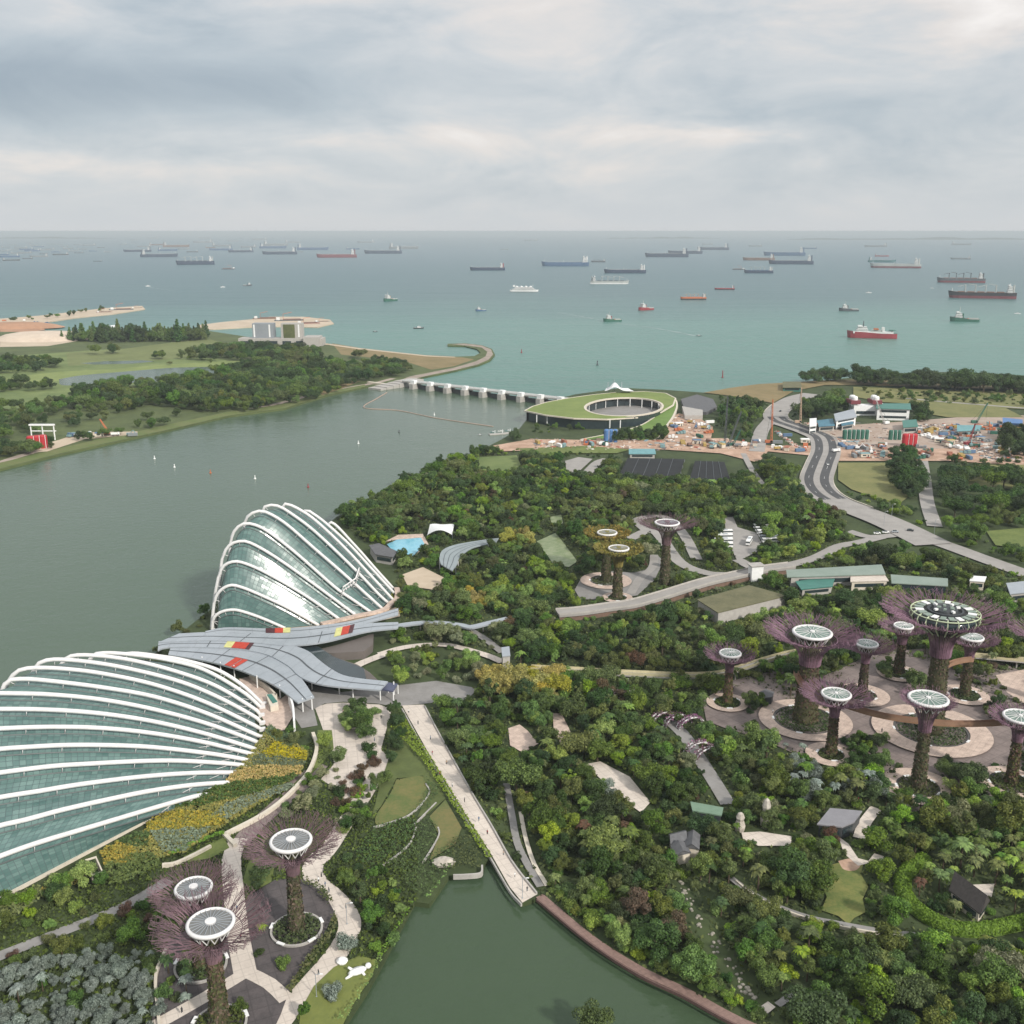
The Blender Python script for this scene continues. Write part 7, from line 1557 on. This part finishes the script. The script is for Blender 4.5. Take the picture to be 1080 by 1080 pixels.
# clumps between the towers
for q_ in ([(888, 778), (930, 782), (934, 812), (892, 814)], [(858, 740), (892, 722), (898, 742), (872, 752)], [(925, 702), (938, 690), (940, 712), (930, 722)], [(1040, 742), (1062, 745), (1060, 770), (1046, 768)], [(1000, 810), (1030, 812), (1020, 826), (996, 822)], [(792, 735), (806, 745), (800, 762), (788, 752)], [(955, 722), (972, 718), (968, 738), (955, 738)], [(990, 800), (1002, 800), (998, 812), (986, 812)]):
    plant(q_, 4.6, {'dark': 3, 'mid': 2}, {'round': 2, 'shrub': 1}, .5, .75, 90, keepout=False)
# left garden
plant([(408, 752), (424, 752), (428, 770), (420, 800), (404, 830), (386, 862), (366, 896), (352, 905), (362, 880), (395, 830), (412, 795)], 4.6, {'dark': 3, 'mid': 2}, {'round': 2, 'tall': 1}, 0.45, 0.68, 4, keepout=False)
plant([(352, 903), (372, 895), (398, 915), (438, 945), (433, 962), (402, 1018), (380, 1006), (376, 965), (362, 938)], 5.0, {'mid': 3, 'dark': 2, 'olive': 1, 'light': .6}, {'round': 2, 'shrub': 2, 'tall': .6}, 0.5, 0.8, 5)
plant([(360, 742), (392, 742), (398, 765), (386, 790), (366, 778)], 5.5, {'mid': 2, 'dark': 2, 'light': .5}, {'round': 1}, 0.65, 0.9, 6, keepout=False)
plant([(280, 740), (312, 768), (330, 790), (322, 800), (300, 790), (285, 770)], 5.5, {'mid': 2, 'olive': 1, 'light': 1}, {'round': 1, 'shrub': 2}, 0.5, 0.8, 7)
plant([(-20, 962), (95, 922), (132, 932), (100, 962), (50, 985), (-30, 1010)], 6.0, {'mid': 3, 'light': 1, 'olive': 1, 'dark': 1}, {'round': 2, 'shrub': 1}, 0.5, 0.8, 8)
plant([(-30, 1018), (60, 990), (150, 955), (176, 950), (172, 985), (150, 1000), (80, 1005), (-30, 1035)], 5.0, {'olive': 2, 'brown': 1.2, 'mid': 2}, {'round': 1, 'shrub': 2}, 0.5, 0.75, 9)
plant([(-40, 1040), (40, 1022), (110, 1008), (162, 1012), (162, 1100), (-60, 1130)], 3.2, {'silver': 5, 'mid': .7}, {'round': 2, 'shrub': 2, 'palm': .8}, 0.36, 0.56, 10, keepout=False)
plant([(168, 1030), (200, 1000), (205, 1060), (168, 1095)], 4.5, {'mid': 2, 'silver': 1, 'olive': 1}, {'palm': 2, 'shrub': 2}, 0.5, 0.8, 11, keepout=False)
plant([(262, 940), (284, 985), (300, 1020), (318, 1020), (345, 985), (352, 962), (340, 945), (345, 985), (310, 1035), (282, 1025), (266, 1000)], 5.5, {'mid': 2, 'dark': 2, 'light': 1}, {'palm': 2, 'shrub': 2}, 0.5, 0.75, 12, keepout=False, prob=.6)
plant([(232, 1040), (262, 1034), (280, 1050), (262, 1075), (240, 1070)], 5.0, {'mid': 2, 'dark': 1}, {'palm': 1, 'shrub': 2}, 0.5, 0.7, 13, keepout=False, prob=.6)
plant([(160, 690), (225, 640), (232, 655), (180, 692)], 6, {'mid': 1, 'dark': 1, 'olive': 1}, {'shrub': 2, 'round': 1}, 0.5, 0.7, 14)
plant([(285, 850), (300, 838), (365, 800), (372, 815), (330, 850), (305, 868)], 5.0, {'pale': 3, 'mid': 1}, {'round': 1, 'shrub': 1}, 0.4, 0.6, 15, keepout=False, prob=.8)
plant([(345, 845), (388, 795), (398, 800), (392, 822), (362, 855)], 4.2, {'brown': 3, 'dark': 1}, {'shrub': 1}, 0.6, 0.8, 16, keepout=False)
plant([(352, 872), (385, 828), (392, 832), (362, 880)], 4.5, {'pale': 1, 'light': 2}, {'shrub': 1}, 0.7, 0.95, 17, keepout=False)
# middle and far parts of the park
plant([(470, 492), (548, 462), (600, 478), (640, 476), (660, 500), (640, 512), (560, 512), (440, 515)], 8, {'dark': 3, 'mid': 2, 'olive': 1, 'light': .6}, {'round': 2, 'spread': 1, 'shrub': 1}, 0.8, 1.15, 18)
plant([(640, 505), (780, 508), (800, 480), (860, 520), (880, 545), (800, 560), (640, 530)], 8, {'dark': 3, 'mid': 2, 'olive': 1}, {'round': 2, 'spread': 1}, 0.8, 1.2, 19)
plant([(740, 440), (760, 420), (800, 412), (812, 425), (800, 450), (795, 470), (770, 462)], 10, {'dark': 3, 'mid': 1}, {'round': 1, 'tall': 1}, 0.9, 1.4, 20, prob=.8)
plant([(660, 460), (700, 458), (702, 465), (630, 469)], 9, {'dark': 1}, {'round': 1}, 1.0, 1.3, 21, keepout=False, prob=.8)
plant([(556, 450), (640, 446), (640, 452), (560, 458)], 9, {'dark': 2, 'mid': 1}, {'round': 1, 'shrub': 2}, 0.5, 0.8, 22, keepout=False, prob=.7)
plant([(840, 425), (895, 420), (950, 418), (952, 425), (900, 430), (882, 440), (850, 446), (835, 440)], 11, {'dark': 3, 'mid': 1}, {'spread': 1, 'round': 2}, 1.0, 1.5, 23)
plant([(850, 401), (890, 400), (888, 405), (850, 405)], 13, {'dark': 1}, {'spread': 2, 'round': 1}, 1.4, 2.0, 24, keepout=False)
plant([(898, 402), (1000, 408), (1110, 411), (1110, 418), (1000, 413.5), (900, 407.5)], 13, {'dark': 1}, {'spread': 2, 'round': 1}, 1.5, 2.4, 25, keepout=False)
plant([(905, 411), (1000, 415), (1110, 418), (1110, 430), (1000, 426), (930, 422)], 12, {'olive': 1, 'mid': 1}, {'round': 1, 'shrub': 2}, 0.6, 0.9, 26, keepout=False)
plant([(958, 432), (975, 430), (985, 446), (968, 446)], 11, {'dark': 1}, {'round': 1}, 1.0, 1.4, 27, keepout=False)
plant([(940, 482), (966, 480), (972, 500), (976, 525), (948, 530), (940, 505)], 10, {'dark': 3}, {'round': 1}, 1.1, 1.5, 28, keepout=False)
plant([(884, 515), (950, 532), (1000, 556), (990, 566), (940, 546), (890, 530)], 9, {'mid': 2, 'light': 2, 'dark': 1}, {'round': 2, 'shrub': 1}, 0.7, 1.0, 29)
plant([(985, 505), (1000, 486), (1110, 488), (1110, 545), (1000, 550), (990, 530)], 14, {'dark': 3, 'mid': 1}, {'spread': 3}, 1.1, 1.6, 30, prob=.75)
plant([(1010, 548), (1110, 540), (1110, 600), (1060, 596), (1000, 572)], 10, {'mid': 2, 'light': 1, 'olive': 1}, {'round': 2, 'spread': 1}, 0.7, 1.1, 31)
plant([(1055, 462), (1110, 462), (1110, 486), (1060, 486)], 12, {'dark': 1}, {'round': 1}, 1.2, 1.7, 32, keepout=False)
plant([(1000, 486), (1080, 484), (1110, 500), (1000, 500)], 11, {'dark': 2, 'olive': 1}, {'round': 1, 'shrub': 1}, 0.8, 1.1, 33, prob=.6, keepout=False)
# across the reservoir
farw = {'dark': 3, 'mid': 1.8, 'olive': .8}; fars = {'round': 2, 'spread': 1.3}
for i, (pl_, sp_, a, b, pr_) in enumerate((([(63, 418), (133, 407), (187, 405), (233, 393), (283, 386), (337, 388), (362, 388), (362, 410), (333, 424), (283, 429), (262, 437), (213, 436), (157, 428), (143, 434), (100, 424)], 13, 1.1, 1.7, .93),
        ([(185, 379), (230, 368), (333, 372), (337, 385), (283, 382), (187, 380)], 14, 1.2, 1.8, .85), ([(62, 359), (110, 355), (220, 354), (217, 360), (110, 362)], 14, 1.5, 2.3, .95), ([(-40, 390), (43, 381), (70, 386), (40, 393), (-40, 396)], 14, 1.1, 1.6, .85),
        ([(-40, 407), (62, 405), (60, 411), (-40, 417)], 13, 1.1, 1.6, .85), ([(-60, 434), (60, 430), (130, 428), (140, 440), (80, 452), (30, 462), (-60, 475)], 14, 0.9, 1.4, .62), ([(125, 438), (200, 440), (195, 448), (150, 455)], 14, 0.9, 1.4, .5),
        ([(362, 388), (400, 383), (438, 391), (425, 397), (390, 402), (362, 408)], 13, 1.0, 1.4, .9), ([(45, 424), (150, 414), (160, 425), (60, 430)], 16, .8, 1.2, .45), ([(0, 352), (60, 350), (62, 357), (0, 352)], 14, 1.2, 1.6, .7), ([(100, 372), (125, 371), (125, 374), (100, 375)], 16, 1.2, 1.8, .6),
        ([(158, 378), (178, 377), (178, 379), (158, 380)], 15, 1.1, 1.4, .8), ([(150, 385), (215, 382), (300, 378), (300, 380), (215, 385)], 22, .9, 1.2, .4), ([(370, 376), (386, 378), (386, 380), (370, 379)], 14, 1.2, 1.5, .8), ([(10, 338), (60, 333), (110, 327), (110, 329), (60, 336), (10, 341)], 26, .8, 1.2, .5), ([(0, 474), (60, 468), (140, 456), (140, 458), (60, 473), (0, 486)], 12, .6, 1.0, .5), ([(-40, 480), (34, 474), (38, 480), (-40, 496)], 12, 1.0, 1.4, .8))):
    if i == 9: continue
    plant(pl_, sp_, farw, fars if i != 2 else {'round': 1, 'conifer': 1.2}, a, b, 50+i, keepout=False, prob=pr_)
# lone trees in the foreground
for (a, b, sh_, tn, sc) in ((626, 1092, 'spread', 'mid', .8), (385, 868-100, 'round', 'mid', .9), (343, 790, 'round', 'light', .75), (388, 792, 'shrub', 'dark', 1.0), (350, 1052, 'shrub', 'silver', .9), (366, 1000, 'shrub', 'silver', 1.0), (322, 1075, 'tall', 'mid', .55), (851, 942, 'spread', 'dark', 1.15), (838, 944, 'round', 'dark', 1.2), (864, 940, 'round', 'mid', 1.0), (640, 842, 'round', 'silver', .8)):
    x, y, _ = P(a, b); SITES.append((x, y, sh_, tn, sc, 1.0, a*.1, 0))

# split: nearest-looking 300 trees, shrubs and palms stand as things, the remainder is one mass
LMARK = [(420, 735, 'the tip of the grey canopy'), (470, 830, 'the stone promenade'), (300, 930, 'the lone rust canopied tower'), (215, 1000, 'the nearest rust canopied tower'), (60, 930, 'the low glass dome'), (340, 1010, 'the garden walk'), (377, 1027, 'the white stone sculpture'),
         (640, 828, 'the white garden terrace'), (552, 778, 'the pink court'), (745, 850, 'the green grey shelter'), (720, 888, 'the slate roofed halls'), (885, 864, 'the grey pavilion'), (893, 940, 'the right hand lawn'), (1020, 945, 'the thatched house'), (620, 990, 'the boardwalk'), (720, 1045, 'the end of the boardwalk'),
         (745, 990, 'the rocky stream'), (560, 900, 'the garden tracks'), (750, 800, 'the grey path'), (850, 760, 'the wide green disc tower'), (767, 743, 'the small left grove tower'), (968, 830, 'the large disc tower'), (1066, 828, 'the right edge tower'), (876, 798, 'the skyway bend tower'), (830, 965, 'the broken pale wall'), (800, 1062, 'the corner terrace'), (700, 712, 'the cream raised walkway'),
         (550, 722, 'the yellow flowering clump'), (400, 1000, 'the lake bank'), (440, 850, 'the brown terraces'), (520, 690, 'the grey lift pavilion'), (650, 640, 'the white parapet bridge'), (783, 632, 'the olive planted hall'), (900, 610, 'the pale green hall'), (80, 1060, 'the bottom left corner'), (130, 960, 'the service path'), (330, 790, 'the long curved cream wall'), (1000, 1040, 'the bottom right corner'), (880, 1040, 'the lower right thicket'), (660, 930, 'the slope above the boardwalk'), (960, 890, 'the pale pavilion court')]
def placeword(u, v):
    best = min(LMARK, key=lambda q: (q[0]-u)**2+((q[1]-v)*1.3)**2); dx, dy = u-best[0], v-best[1]
    rel = ('right of' if dx > 0 else 'left of') if abs(dx) > abs(dy)*1.2 else ('below' if dy > 0 else 'above')
    return f'{rel} {best[2]}'
def pix(sx): return proj(*sx)
info = []
for s_ in SITES:
    x, y, shape, tone, sc, sz, rot, k = s_; h, r = sizes(shape, sc); u0, v0 = proj(x, y, 2); u1, v1 = proj(x, y, 2+h)
    vis = 0 <= u1 <= 1080 and v1 <= 1078 and (0 <= u0 <= 1080)
    info.append((r*2/mpp((x, y, 2))*(v0-v1) if vis else -1, s_, u1, (v0+v1)/2))
kindof = {'round': 'tree', 'spread': 'tree', 'tall': 'tree', 'conifer': 'tree', 'shrub': 'shrub', 'palm': 'palm'}
NAME_ = {'tree': 'broadleaf_tree', 'shrub': 'garden_shrub', 'palm': 'palm_tree'}; LIMIT = {'tree': 300, 'shrub': 110, 'palm': 110}
rest = []; chosen = defaultdict(list); cnt = defaultdict(int)
for q in sorted(info, key=lambda q: -q[0]):
    kd = kindof[q[1][2]]
    if q[0] > 0 and cnt[kd] < LIMIT[kd]:
        cnt[kd] += 1; x, y, shape, tone, sc, sz, rot, k = q[1]
        big = 'large' if sc > 1.02 else 'small' if sc < 0.62 else 'medium'
        chosen[(f'{big} {WORDT[tone]} {WORDS_[shape]} {placeword(q[2], q[3])}', kd)].append(q)
    else: rest.append(q[1])
for (lab, kd), qs in chosen.items():
    qs.sort(key=lambda q: q[2])
    for i, q in enumerate(qs):
        x, y, shape, tone, sc, sz, rot, k = q[1]; n = len(qs)
        l2 = lab if n == 1 else lab+(', ' + ('left one', 'right one')[i] if n == 2 else f', {ORD[i] if i < 12 else str(i+1)+"th"} from left')
        root = thing(NAME_[kd], (x, y, GZ), l2, kd, {'tree': 'trees in the gardens', 'shrub': 'shrubs in the gardens', 'palm': 'palms in the gardens'}[kd], rot); root.scale = (sc, sc, sc*sz)
        link('trunk', trunk_mesh(shape), root); link('crown', crown_mesh(shape, tone, k), root)
# the rest of the woodland as one mass of instanced crowns
def scatter(name, rows, protos):
    me = bpy.data.meshes.new(name); me.from_pydata([(r_[0], r_[1], GZ-0.15*HT[r_[2]]*r_[4]*0) for r_ in rows], [], [])
    ids = {k_: i for i, k_ in enumerate(protos)}
    a = me.attributes.new('idx', 'INT', 'POINT'); a.data.foreach_set('value', [ids[(r_[2], r_[3], r_[7])] for r_ in rows])
    a = me.attributes.new('scl', 'FLOAT_VECTOR', 'POINT'); a.data.foreach_set('vector', [c_ for r_ in rows for c_ in (r_[4], r_[4], r_[4]*r_[5])])
    a = me.attributes.new('rot', 'FLOAT_VECTOR', 'POINT'); a.data.foreach_set('vector', [c_ for r_ in rows for c_ in (0, 0, r_[6])])
    o = link(name, me); o['kind'] = 'stuff'
    ng = bpy.data.node_groups.new(name, 'GeometryNodeTree'); ng.interface.new_socket('Geometry', in_out='INPUT', socket_type='NodeSocketGeometry'); ng.interface.new_socket('Geometry', in_out='OUTPUT', socket_type='NodeSocketGeometry')
    N = ng.nodes; gi = N.new('NodeGroupInput'); go = N.new('NodeGroupOutput'); jn = N.new('GeometryNodeJoinGeometry')
    def attr(nm, dt): nd = N.new('GeometryNodeInputNamedAttribute'); nd.data_type = dt; nd.inputs[0].default_value = nm; return nd.outputs[0]
    ai, asc, ar = attr('idx', 'INT'), attr('scl', 'FLOAT_VECTOR'), attr('rot', 'FLOAT_VECTOR')
    for k_, i in ids.items():
        po = bpy.data.objects.new('crown_source', crown_mesh(*k_)); oi = N.new('GeometryNodeObjectInfo'); oi.inputs[0].default_value = po; oi.inputs['As Instance'].default_value = True
        cp = N.new('FunctionNodeCompare'); cp.data_type = 'INT'; cp.operation = 'EQUAL'; cp.inputs[3].default_value = i; ng.links.new(ai, cp.inputs[2])
        ip = N.new('GeometryNodeInstanceOnPoints'); ng.links.new(gi.outputs[0], ip.inputs['Points']); ng.links.new(cp.outputs[0], ip.inputs['Selection']); ng.links.new(oi.outputs['Geometry'], ip.inputs['Instance'])
        e2r = N.new('FunctionNodeEulerToRotation'); ng.links.new(ar, e2r.inputs[0]); ng.links.new(e2r.outputs[0], ip.inputs['Rotation']); ng.links.new(asc, ip.inputs['Scale']); ng.links.new(ip.outputs[0], jn.inputs[0])
    ng.links.new(jn.outputs[0], go.inputs[0]); md = o.modifiers.new('Scatter', 'NODES'); md.node_group = ng
    return o
for kd, nm in (('tree', 'woodland'), ('shrub', 'undergrowth'), ('palm', 'palm_grove')):
    rows = [r_ for r_ in rest if kindof[r_[2]] == kd]
    if rows: scatter(nm, rows, sorted({(r_[2], r_[3], r_[7]) for r_ in rows}))
print('sites', len(SITES), {k_: v_ for k_, v_ in cnt.items()}, 'rest', len(rest))

# ------------------------------------------------------------------ beds, hedges and ground cover
FLY = leafmat('flower_yellow', (0.50, 0.37, 0.05), (0.26, 0.22, 0.04), 0.1); FLO = leafmat('flower_amber', (0.42, 0.35, 0.06), (0.16, 0.19, 0.045), 0.1); HEDG = leafmat('hedge_bright', (0.19, 0.30, 0.042), (0.10, 0.175, 0.026), 0.1); HEDD = leafmat('hedge_dark', (0.085, 0.145, 0.038), (0.04, 0.072, 0.02), 0.1)
SILV = leafmat('bed_silver', (0.24, 0.30, 0.20), (0.11, 0.15, 0.10), 0.1); REED = leafmat('reed', (0.10, 0.11, 0.04), (0.05, 0.06, 0.022), 0.1); SAGE = leafmat('bed_sage', (0.13, 0.17, 0.09), (0.07, 0.10, 0.05), 0.1)
def bed(name, px, h, m, label, cat='flower bed', dens=7.0, size=0.8, group=None, seed=0, world=None):
    W_ = world or [P(a, b)[:2] for a, b in px]; g = np.random.default_rng(seed+len(label)*13); xs = [p[0] for p in W_]; ys = [p[1] for p in W_]
    area = (max(xs)-min(xs))*(max(ys)-min(ys)); n = int(min(area*dens, 60000)); X = g.uniform(min(xs), max(xs), n); Y = g.uniform(min(ys), max(ys), n)
    ins = np.zeros(n, bool); j = len(W_)-1
    for i in range(len(W_)):
        c_ = (W_[i][1] > Y) != (W_[j][1] > Y); xx = (W_[j][0]-W_[i][0])*(Y-W_[i][1])/((W_[j][1]-W_[i][1]) or 1e-9)+W_[i][0]; ins ^= c_ & (X < xx); j = i
    X, Y = X[ins], Y[ins]; n = len(X)
    if n < 5: return
    clump = 0.6+0.4*np.sin(X*0.9+1.7*np.sin(Y*0.7))*np.cos(Y*1.1); Z = SHEETZ[0]+h*clump*g.uniform(0.35, 1.1, n)
    o = link(name, quadmesh(name, leafmesh(np.stack([X, Y, Z], 1), g.normal(size=(n, 3))*0.55+np.array([0, -0.2, 1]), np.full(n, size), g), m)); tag(o, label, cat, group)
    return o
def c0(q, s_=3.6, ox=0, oy=800): return [(ox+a/s_, oy+b/s_) for a, b in q]
bed('flower_bed', [(120, 905), (180, 858), (240, 826), (262, 800), (282, 772), (325, 795), (320, 814), (290, 842), (240, 872), (195, 903), (130, 917)], 0.8, leafmat('bed_mix', (0.30, 0.29, 0.05), (0.11, 0.15, 0.035), .1), 'broad yellow green bed sweeping along the right foot of the low dome')
bed('flower_bed', [(277, 798), (290, 786), (325, 797), (323, 806), (300, 803), (280, 803)], 1.2, FLY, 'uppermost bright yellow flower bed beside the low dome')
bed('flower_bed', [(247, 818), (270, 811), (320, 812), (317, 821), (260, 829), (238, 829)], 1.2, FLY, 'long bright yellow flower bed second from the top beside the low dome')
bed('flower_bed', [(280, 776), (284, 768), (300, 776), (314, 784), (307, 794), (292, 786)], 1.2, SAGE, 'grey green sage bed above the yellow beds')
bed('flower_bed', [(264, 803), (278, 799), (323, 807), (320, 812.5), (300, 812), (267, 811)], 1.2, SAGE, 'grey green strip between the two bright yellow beds')
bed('hedge_bed', [(238, 830), (317, 821), (306, 829), (272, 841), (215, 853), (176, 858), (205, 842)], 1.6, HEDD, 'dark green hedge bed below the bright yellow beds', 'hedge')
bed('flower_bed', [(240, 851), (306, 829), (311, 833), (264, 854), (240, 868), (222, 865)], 1.2, SILV, 'silver green bed beside the upper curved cream wall')
bed('flower_bed', c0([(560, 260), (640, 215), (780, 215), (860, 230), (850, 265), (700, 285), (560, 290)]), 1.3, FLO, 'amber flower bed under the dark hedge bed')
bed('hedge_bed', c0([(450, 330), (540, 290), (570, 300), (560, 350), (470, 350)]), 1.6, HEDD, 'dark green bed left of the silver shrubs bed', 'hedge')
bed('flower_bed', c0([(570, 290), (800, 280), (760, 320), (700, 370), (620, 372)]), 1.4, SILV, 'silver green bed right of the dark green bed')
bed('flower_bed', c0([(380, 370), (450, 330), (520, 370), (480, 410), (400, 425)]), 1.3, FLO, 'amber flower bed right of the dome entrance portal')
bed('flower_bed', c0([(150, 520), (330, 410), (350, 440), (300, 490), (160, 545)]), 1.3, FLO, 'amber flower bed left of the dome entrance portal')
bed('hedge_bed', c0([(0, 560), (150, 500), (170, 540), (90, 600), (0, 660)]), 1.6, leafmat('hedge_mid', (0.17, 0.20, 0.045), (0.07, 0.10, 0.025), .1), 'mid green shrub bed along the base of the low dome at the left', 'hedge')
bed('hedge_bed', c0([(400, 425), (520, 375), (600, 385), (610, 420), (520, 470), (420, 500)]), 1.5, MATS['hedge_mid'], 'mid green shrub bed below the dome entrance portal', 'hedge')
bed('hedge_bed', [(412, 770), (425, 757), (455, 803), (494, 866), (520, 908), (513, 909), (486, 867), (448, 808)], 1.2, HEDG, 'narrow bright green hedge along the left side of the promenade', 'hedge', 6.0, .6)
bed('terrace_planting', [(374, 905), (396, 874), (433, 864), (440, 872), (434, 886), (418, 901), (402, 912), (388, 918)], 0.8, HEDD, 'left dark green planted terrace', 'planting', 2.6, .6)
bed('terrace_planting', [(440, 872), (453, 865), (463, 878), (460, 892), (446, 908), (480, 892), (475, 918), (453, 949), (437, 946), (420, 925), (407, 914), (420, 902), (434, 888)], 0.8, HEDD, 'large dark green planted terrace stepping down to the lake', 'planting', 2.6, .6)
bed('terrace_planting', [(444, 858), (452, 856), (466, 834), (448, 820), (452, 836), (436, 858)], 0.8, HEDD, 'narrow dark planted strip right of the upper brown terrace', 'planting', 2.6, .6)
bed('reed_bed', [(478, 888), (494, 884), (508, 908), (507, 919), (477, 921)], 1.5, REED, 'brownish reed bed inside the concrete edge at the lake tip', 'reeds', 3, .6)
bed('bank_hedge', [(438, 950), (452, 952), (472, 926), (474, 918), (455, 945)], 1.6, HEDG, 'bright green hedge corner on the lake edge below the dark terraces', 'hedge', 3.0, .6)
bed('bank_hedge', [(398, 1012), (404, 1016), (388, 1044), (366, 1082), (352, 1082), (372, 1060), (392, 1030)], 1.6, HEDG, 'bright green hedge between the lakeside lawn and the lake', 'hedge', 3.0, .6)
bed('bank_hedge', [(432, 960), (438, 955), (402, 1016), (397, 1014)], 1.6, HEDG, 'long bright green hedge line on the left lake bank', 'hedge', 3.0, .6)
rg0 = smoothline([P(a, b)[:2] for a, b in [(975, 908), (958, 920), (951, 935), (958, 953), (978, 970), (1004, 982), (1034, 984), (1064, 979), (1100, 970)]], 6); rgl = [(p[0], p[1], 2) for p in rg0]
A, Bp = offsetline(rgl, [5.2]*len(rgl)); ringp = [p[:2] for p in A]+[p[:2] for p in Bp[::-1]]
hm_ = thing('round_hedge', (rgl[0][0], rgl[0][1], GZ), 'bright green curving hedge mound around the thatched house', 'hedge')
MB().tube([(p[0], p[1], 2.4) for p in rgl], 2.3, 10).build('mound', HEDG, hm_, hm_.location)
g_ = np.random.default_rng(4); n = 9000; kk = g_.integers(0, len(rgl)-1, n); ff = g_.uniform(0, 1, n); th = g_.uniform(-1.45, 1.45, n); RGA = np.array(rgl); Tn = RGA[1:]-RGA[:-1]; Tn /= np.linalg.norm(Tn, axis=1, keepdims=True); cen = RGA[kk]*(1-ff)[:, None]+RGA[kk+1]*ff[:, None]
Nn = np.stack([-Tn[kk, 1]*np.sin(th), Tn[kk, 0]*np.sin(th), np.cos(th)], 1); Cc = cen+np.array([0, 0, .4])+Nn*(2.3+g_.uniform(-.1, .45, n))[:, None]-np.array(hm_.location)
link('foliage', quadmesh('foliage', leafmesh(Cc, Nn+g_.normal(size=(n, 3))*.5, np.full(n, .6), g_), HEDG), hm_)
bed('round_hedge', None, 3.0, HEDG, 'bright green hedge mound behind the palms above the thatched house', 'hedge', 4.0, .7, world=[p[:2] for p in sum([list(q) if k_ == 0 else list(q)[::-1] for k_, q in enumerate(offsetline([(p[0], p[1], 2) for p in smoothline([P(a, b)[:2] for a, b in [(1000, 905), (1020, 893), (1050, 890), (1085, 900)]], 6)], [5.0]*19))], [])])
for i, (px, lab) in enumerate((([(345, 985), (353, 965), (358, 972), (350, 992), (322, 1030), (306, 1052), (300, 1050), (318, 1022)], 'long planted strip between the dark plaza and the garden walk'), ([(318, 926), (342, 940), (352, 955), (346, 958), (330, 940), (312, 932)], 'curved planted strip at the top of the dark plaza'))):
    bed('hedge_bed', px, 1.4, leafmat('strip_mix', (0.13, 0.14, 0.045), (0.05, 0.075, 0.02), .1), lab, 'hedge', 3)
bed('hedge_bed', [(262, 925), (282, 905), (292, 915), (276, 940), (266, 945)], 2.0, HEDD, 'dark hedge left of the lone rust canopied tower', 'hedge')
bed('hedge_bed', c0([(645, 388), (760, 330), (860, 300), (845, 290), (740, 330), (640, 380)]), 1.0, HEDG, 'thin bright hedge along the broken cream wall', 'hedge')
bed('flower_bed', [(412, 628), (424, 632), (432, 646), (420, 650)], 1.2, FLO, 'amber bed at the foot of the tall glass dome', 'flower bed', 1.5)
# low ground cover under the open parts of the wood
def _noop(): pass
def cover(name, px, n, h, m, size, seed):
    g = np.random.default_rng(seed); W_ = np.array([P(a, b)[:2] for a, b in px]); X = g.uniform(W_[:, 0].min(), W_[:, 0].max(), n*2); Y = g.uniform(W_[:, 1].min(), W_[:, 1].max(), n*2); ok = []
    wl = [tuple(p) for p in W_]
    for x, y in zip(X, Y):
        if inpoly(x, y, wl):
            u, v = proj(x, y, 2.6); i, j = int(v+PADY), int(u+PADX)
            if 0 <= i < GH and 0 <= j < GW and not CLEAR[i, j]: ok.append((x, y))
        if len(ok) >= n: break
    C = np.array([(x, y, 2.1) for x, y in ok]); k_ = len(C); C[:, 2] += g.uniform(0.1, h, k_)*(0.5+0.5*np.sin(C[:, 0]*.3)*np.cos(C[:, 1]*.27))
    o = link(name, quadmesh(name, leafmesh(C, g.normal(size=(k_, 3))*0.6+np.array([0, -.2, 1]), np.full(k_, size), g), m, (g.uniform(size=k_) < 0.45).astype(int))); o['kind'] = 'stuff'
cover('ground_cover', garden, 90000, 1.7, [leafmat('cover_a', (0.12, 0.165, 0.034), (0.05, 0.075, 0.02), .1), leafmat('cover_b', (0.06, 0.085, 0.028), (0.03, 0.042, 0.015), .1)], 1.1, 77)
cover('ground_cover', [(-60, 1000), (180, 900), (330, 780), (420, 740), (440, 860), (440, 950), (350, 1100), (-60, 1120)], 30000, 1.2, [MATS['cover_a'], MATS['cover_b']], .9, 78)
hz_ = MB(); hz_.box(0, 63500, -3.0, 262000, 134000, 202)
hm = bpy.data.materials.new('haze'); hm.use_nodes = True; hm.node_tree.nodes.clear(); t = NT(hm.node_tree)
pv = t.n('ShaderNodeVolumePrincipled'); pv.inputs['Color'].default_value = (0.67, 0.74, 0.775, 1); pv.inputs['Density'].default_value = 5.4e-5
ho = t.n('ShaderNodeOutputMaterial'); t.l(pv.outputs[0], ho.inputs['Volume'])
o = hz_.build('haze', hm); o['kind'] = 'stuff'

for o in S.objects:
    if 'label' in o and not 4 <= len(o['label'].split()) <= 16: print('LABEL', len(o['label'].split()), o['label'])
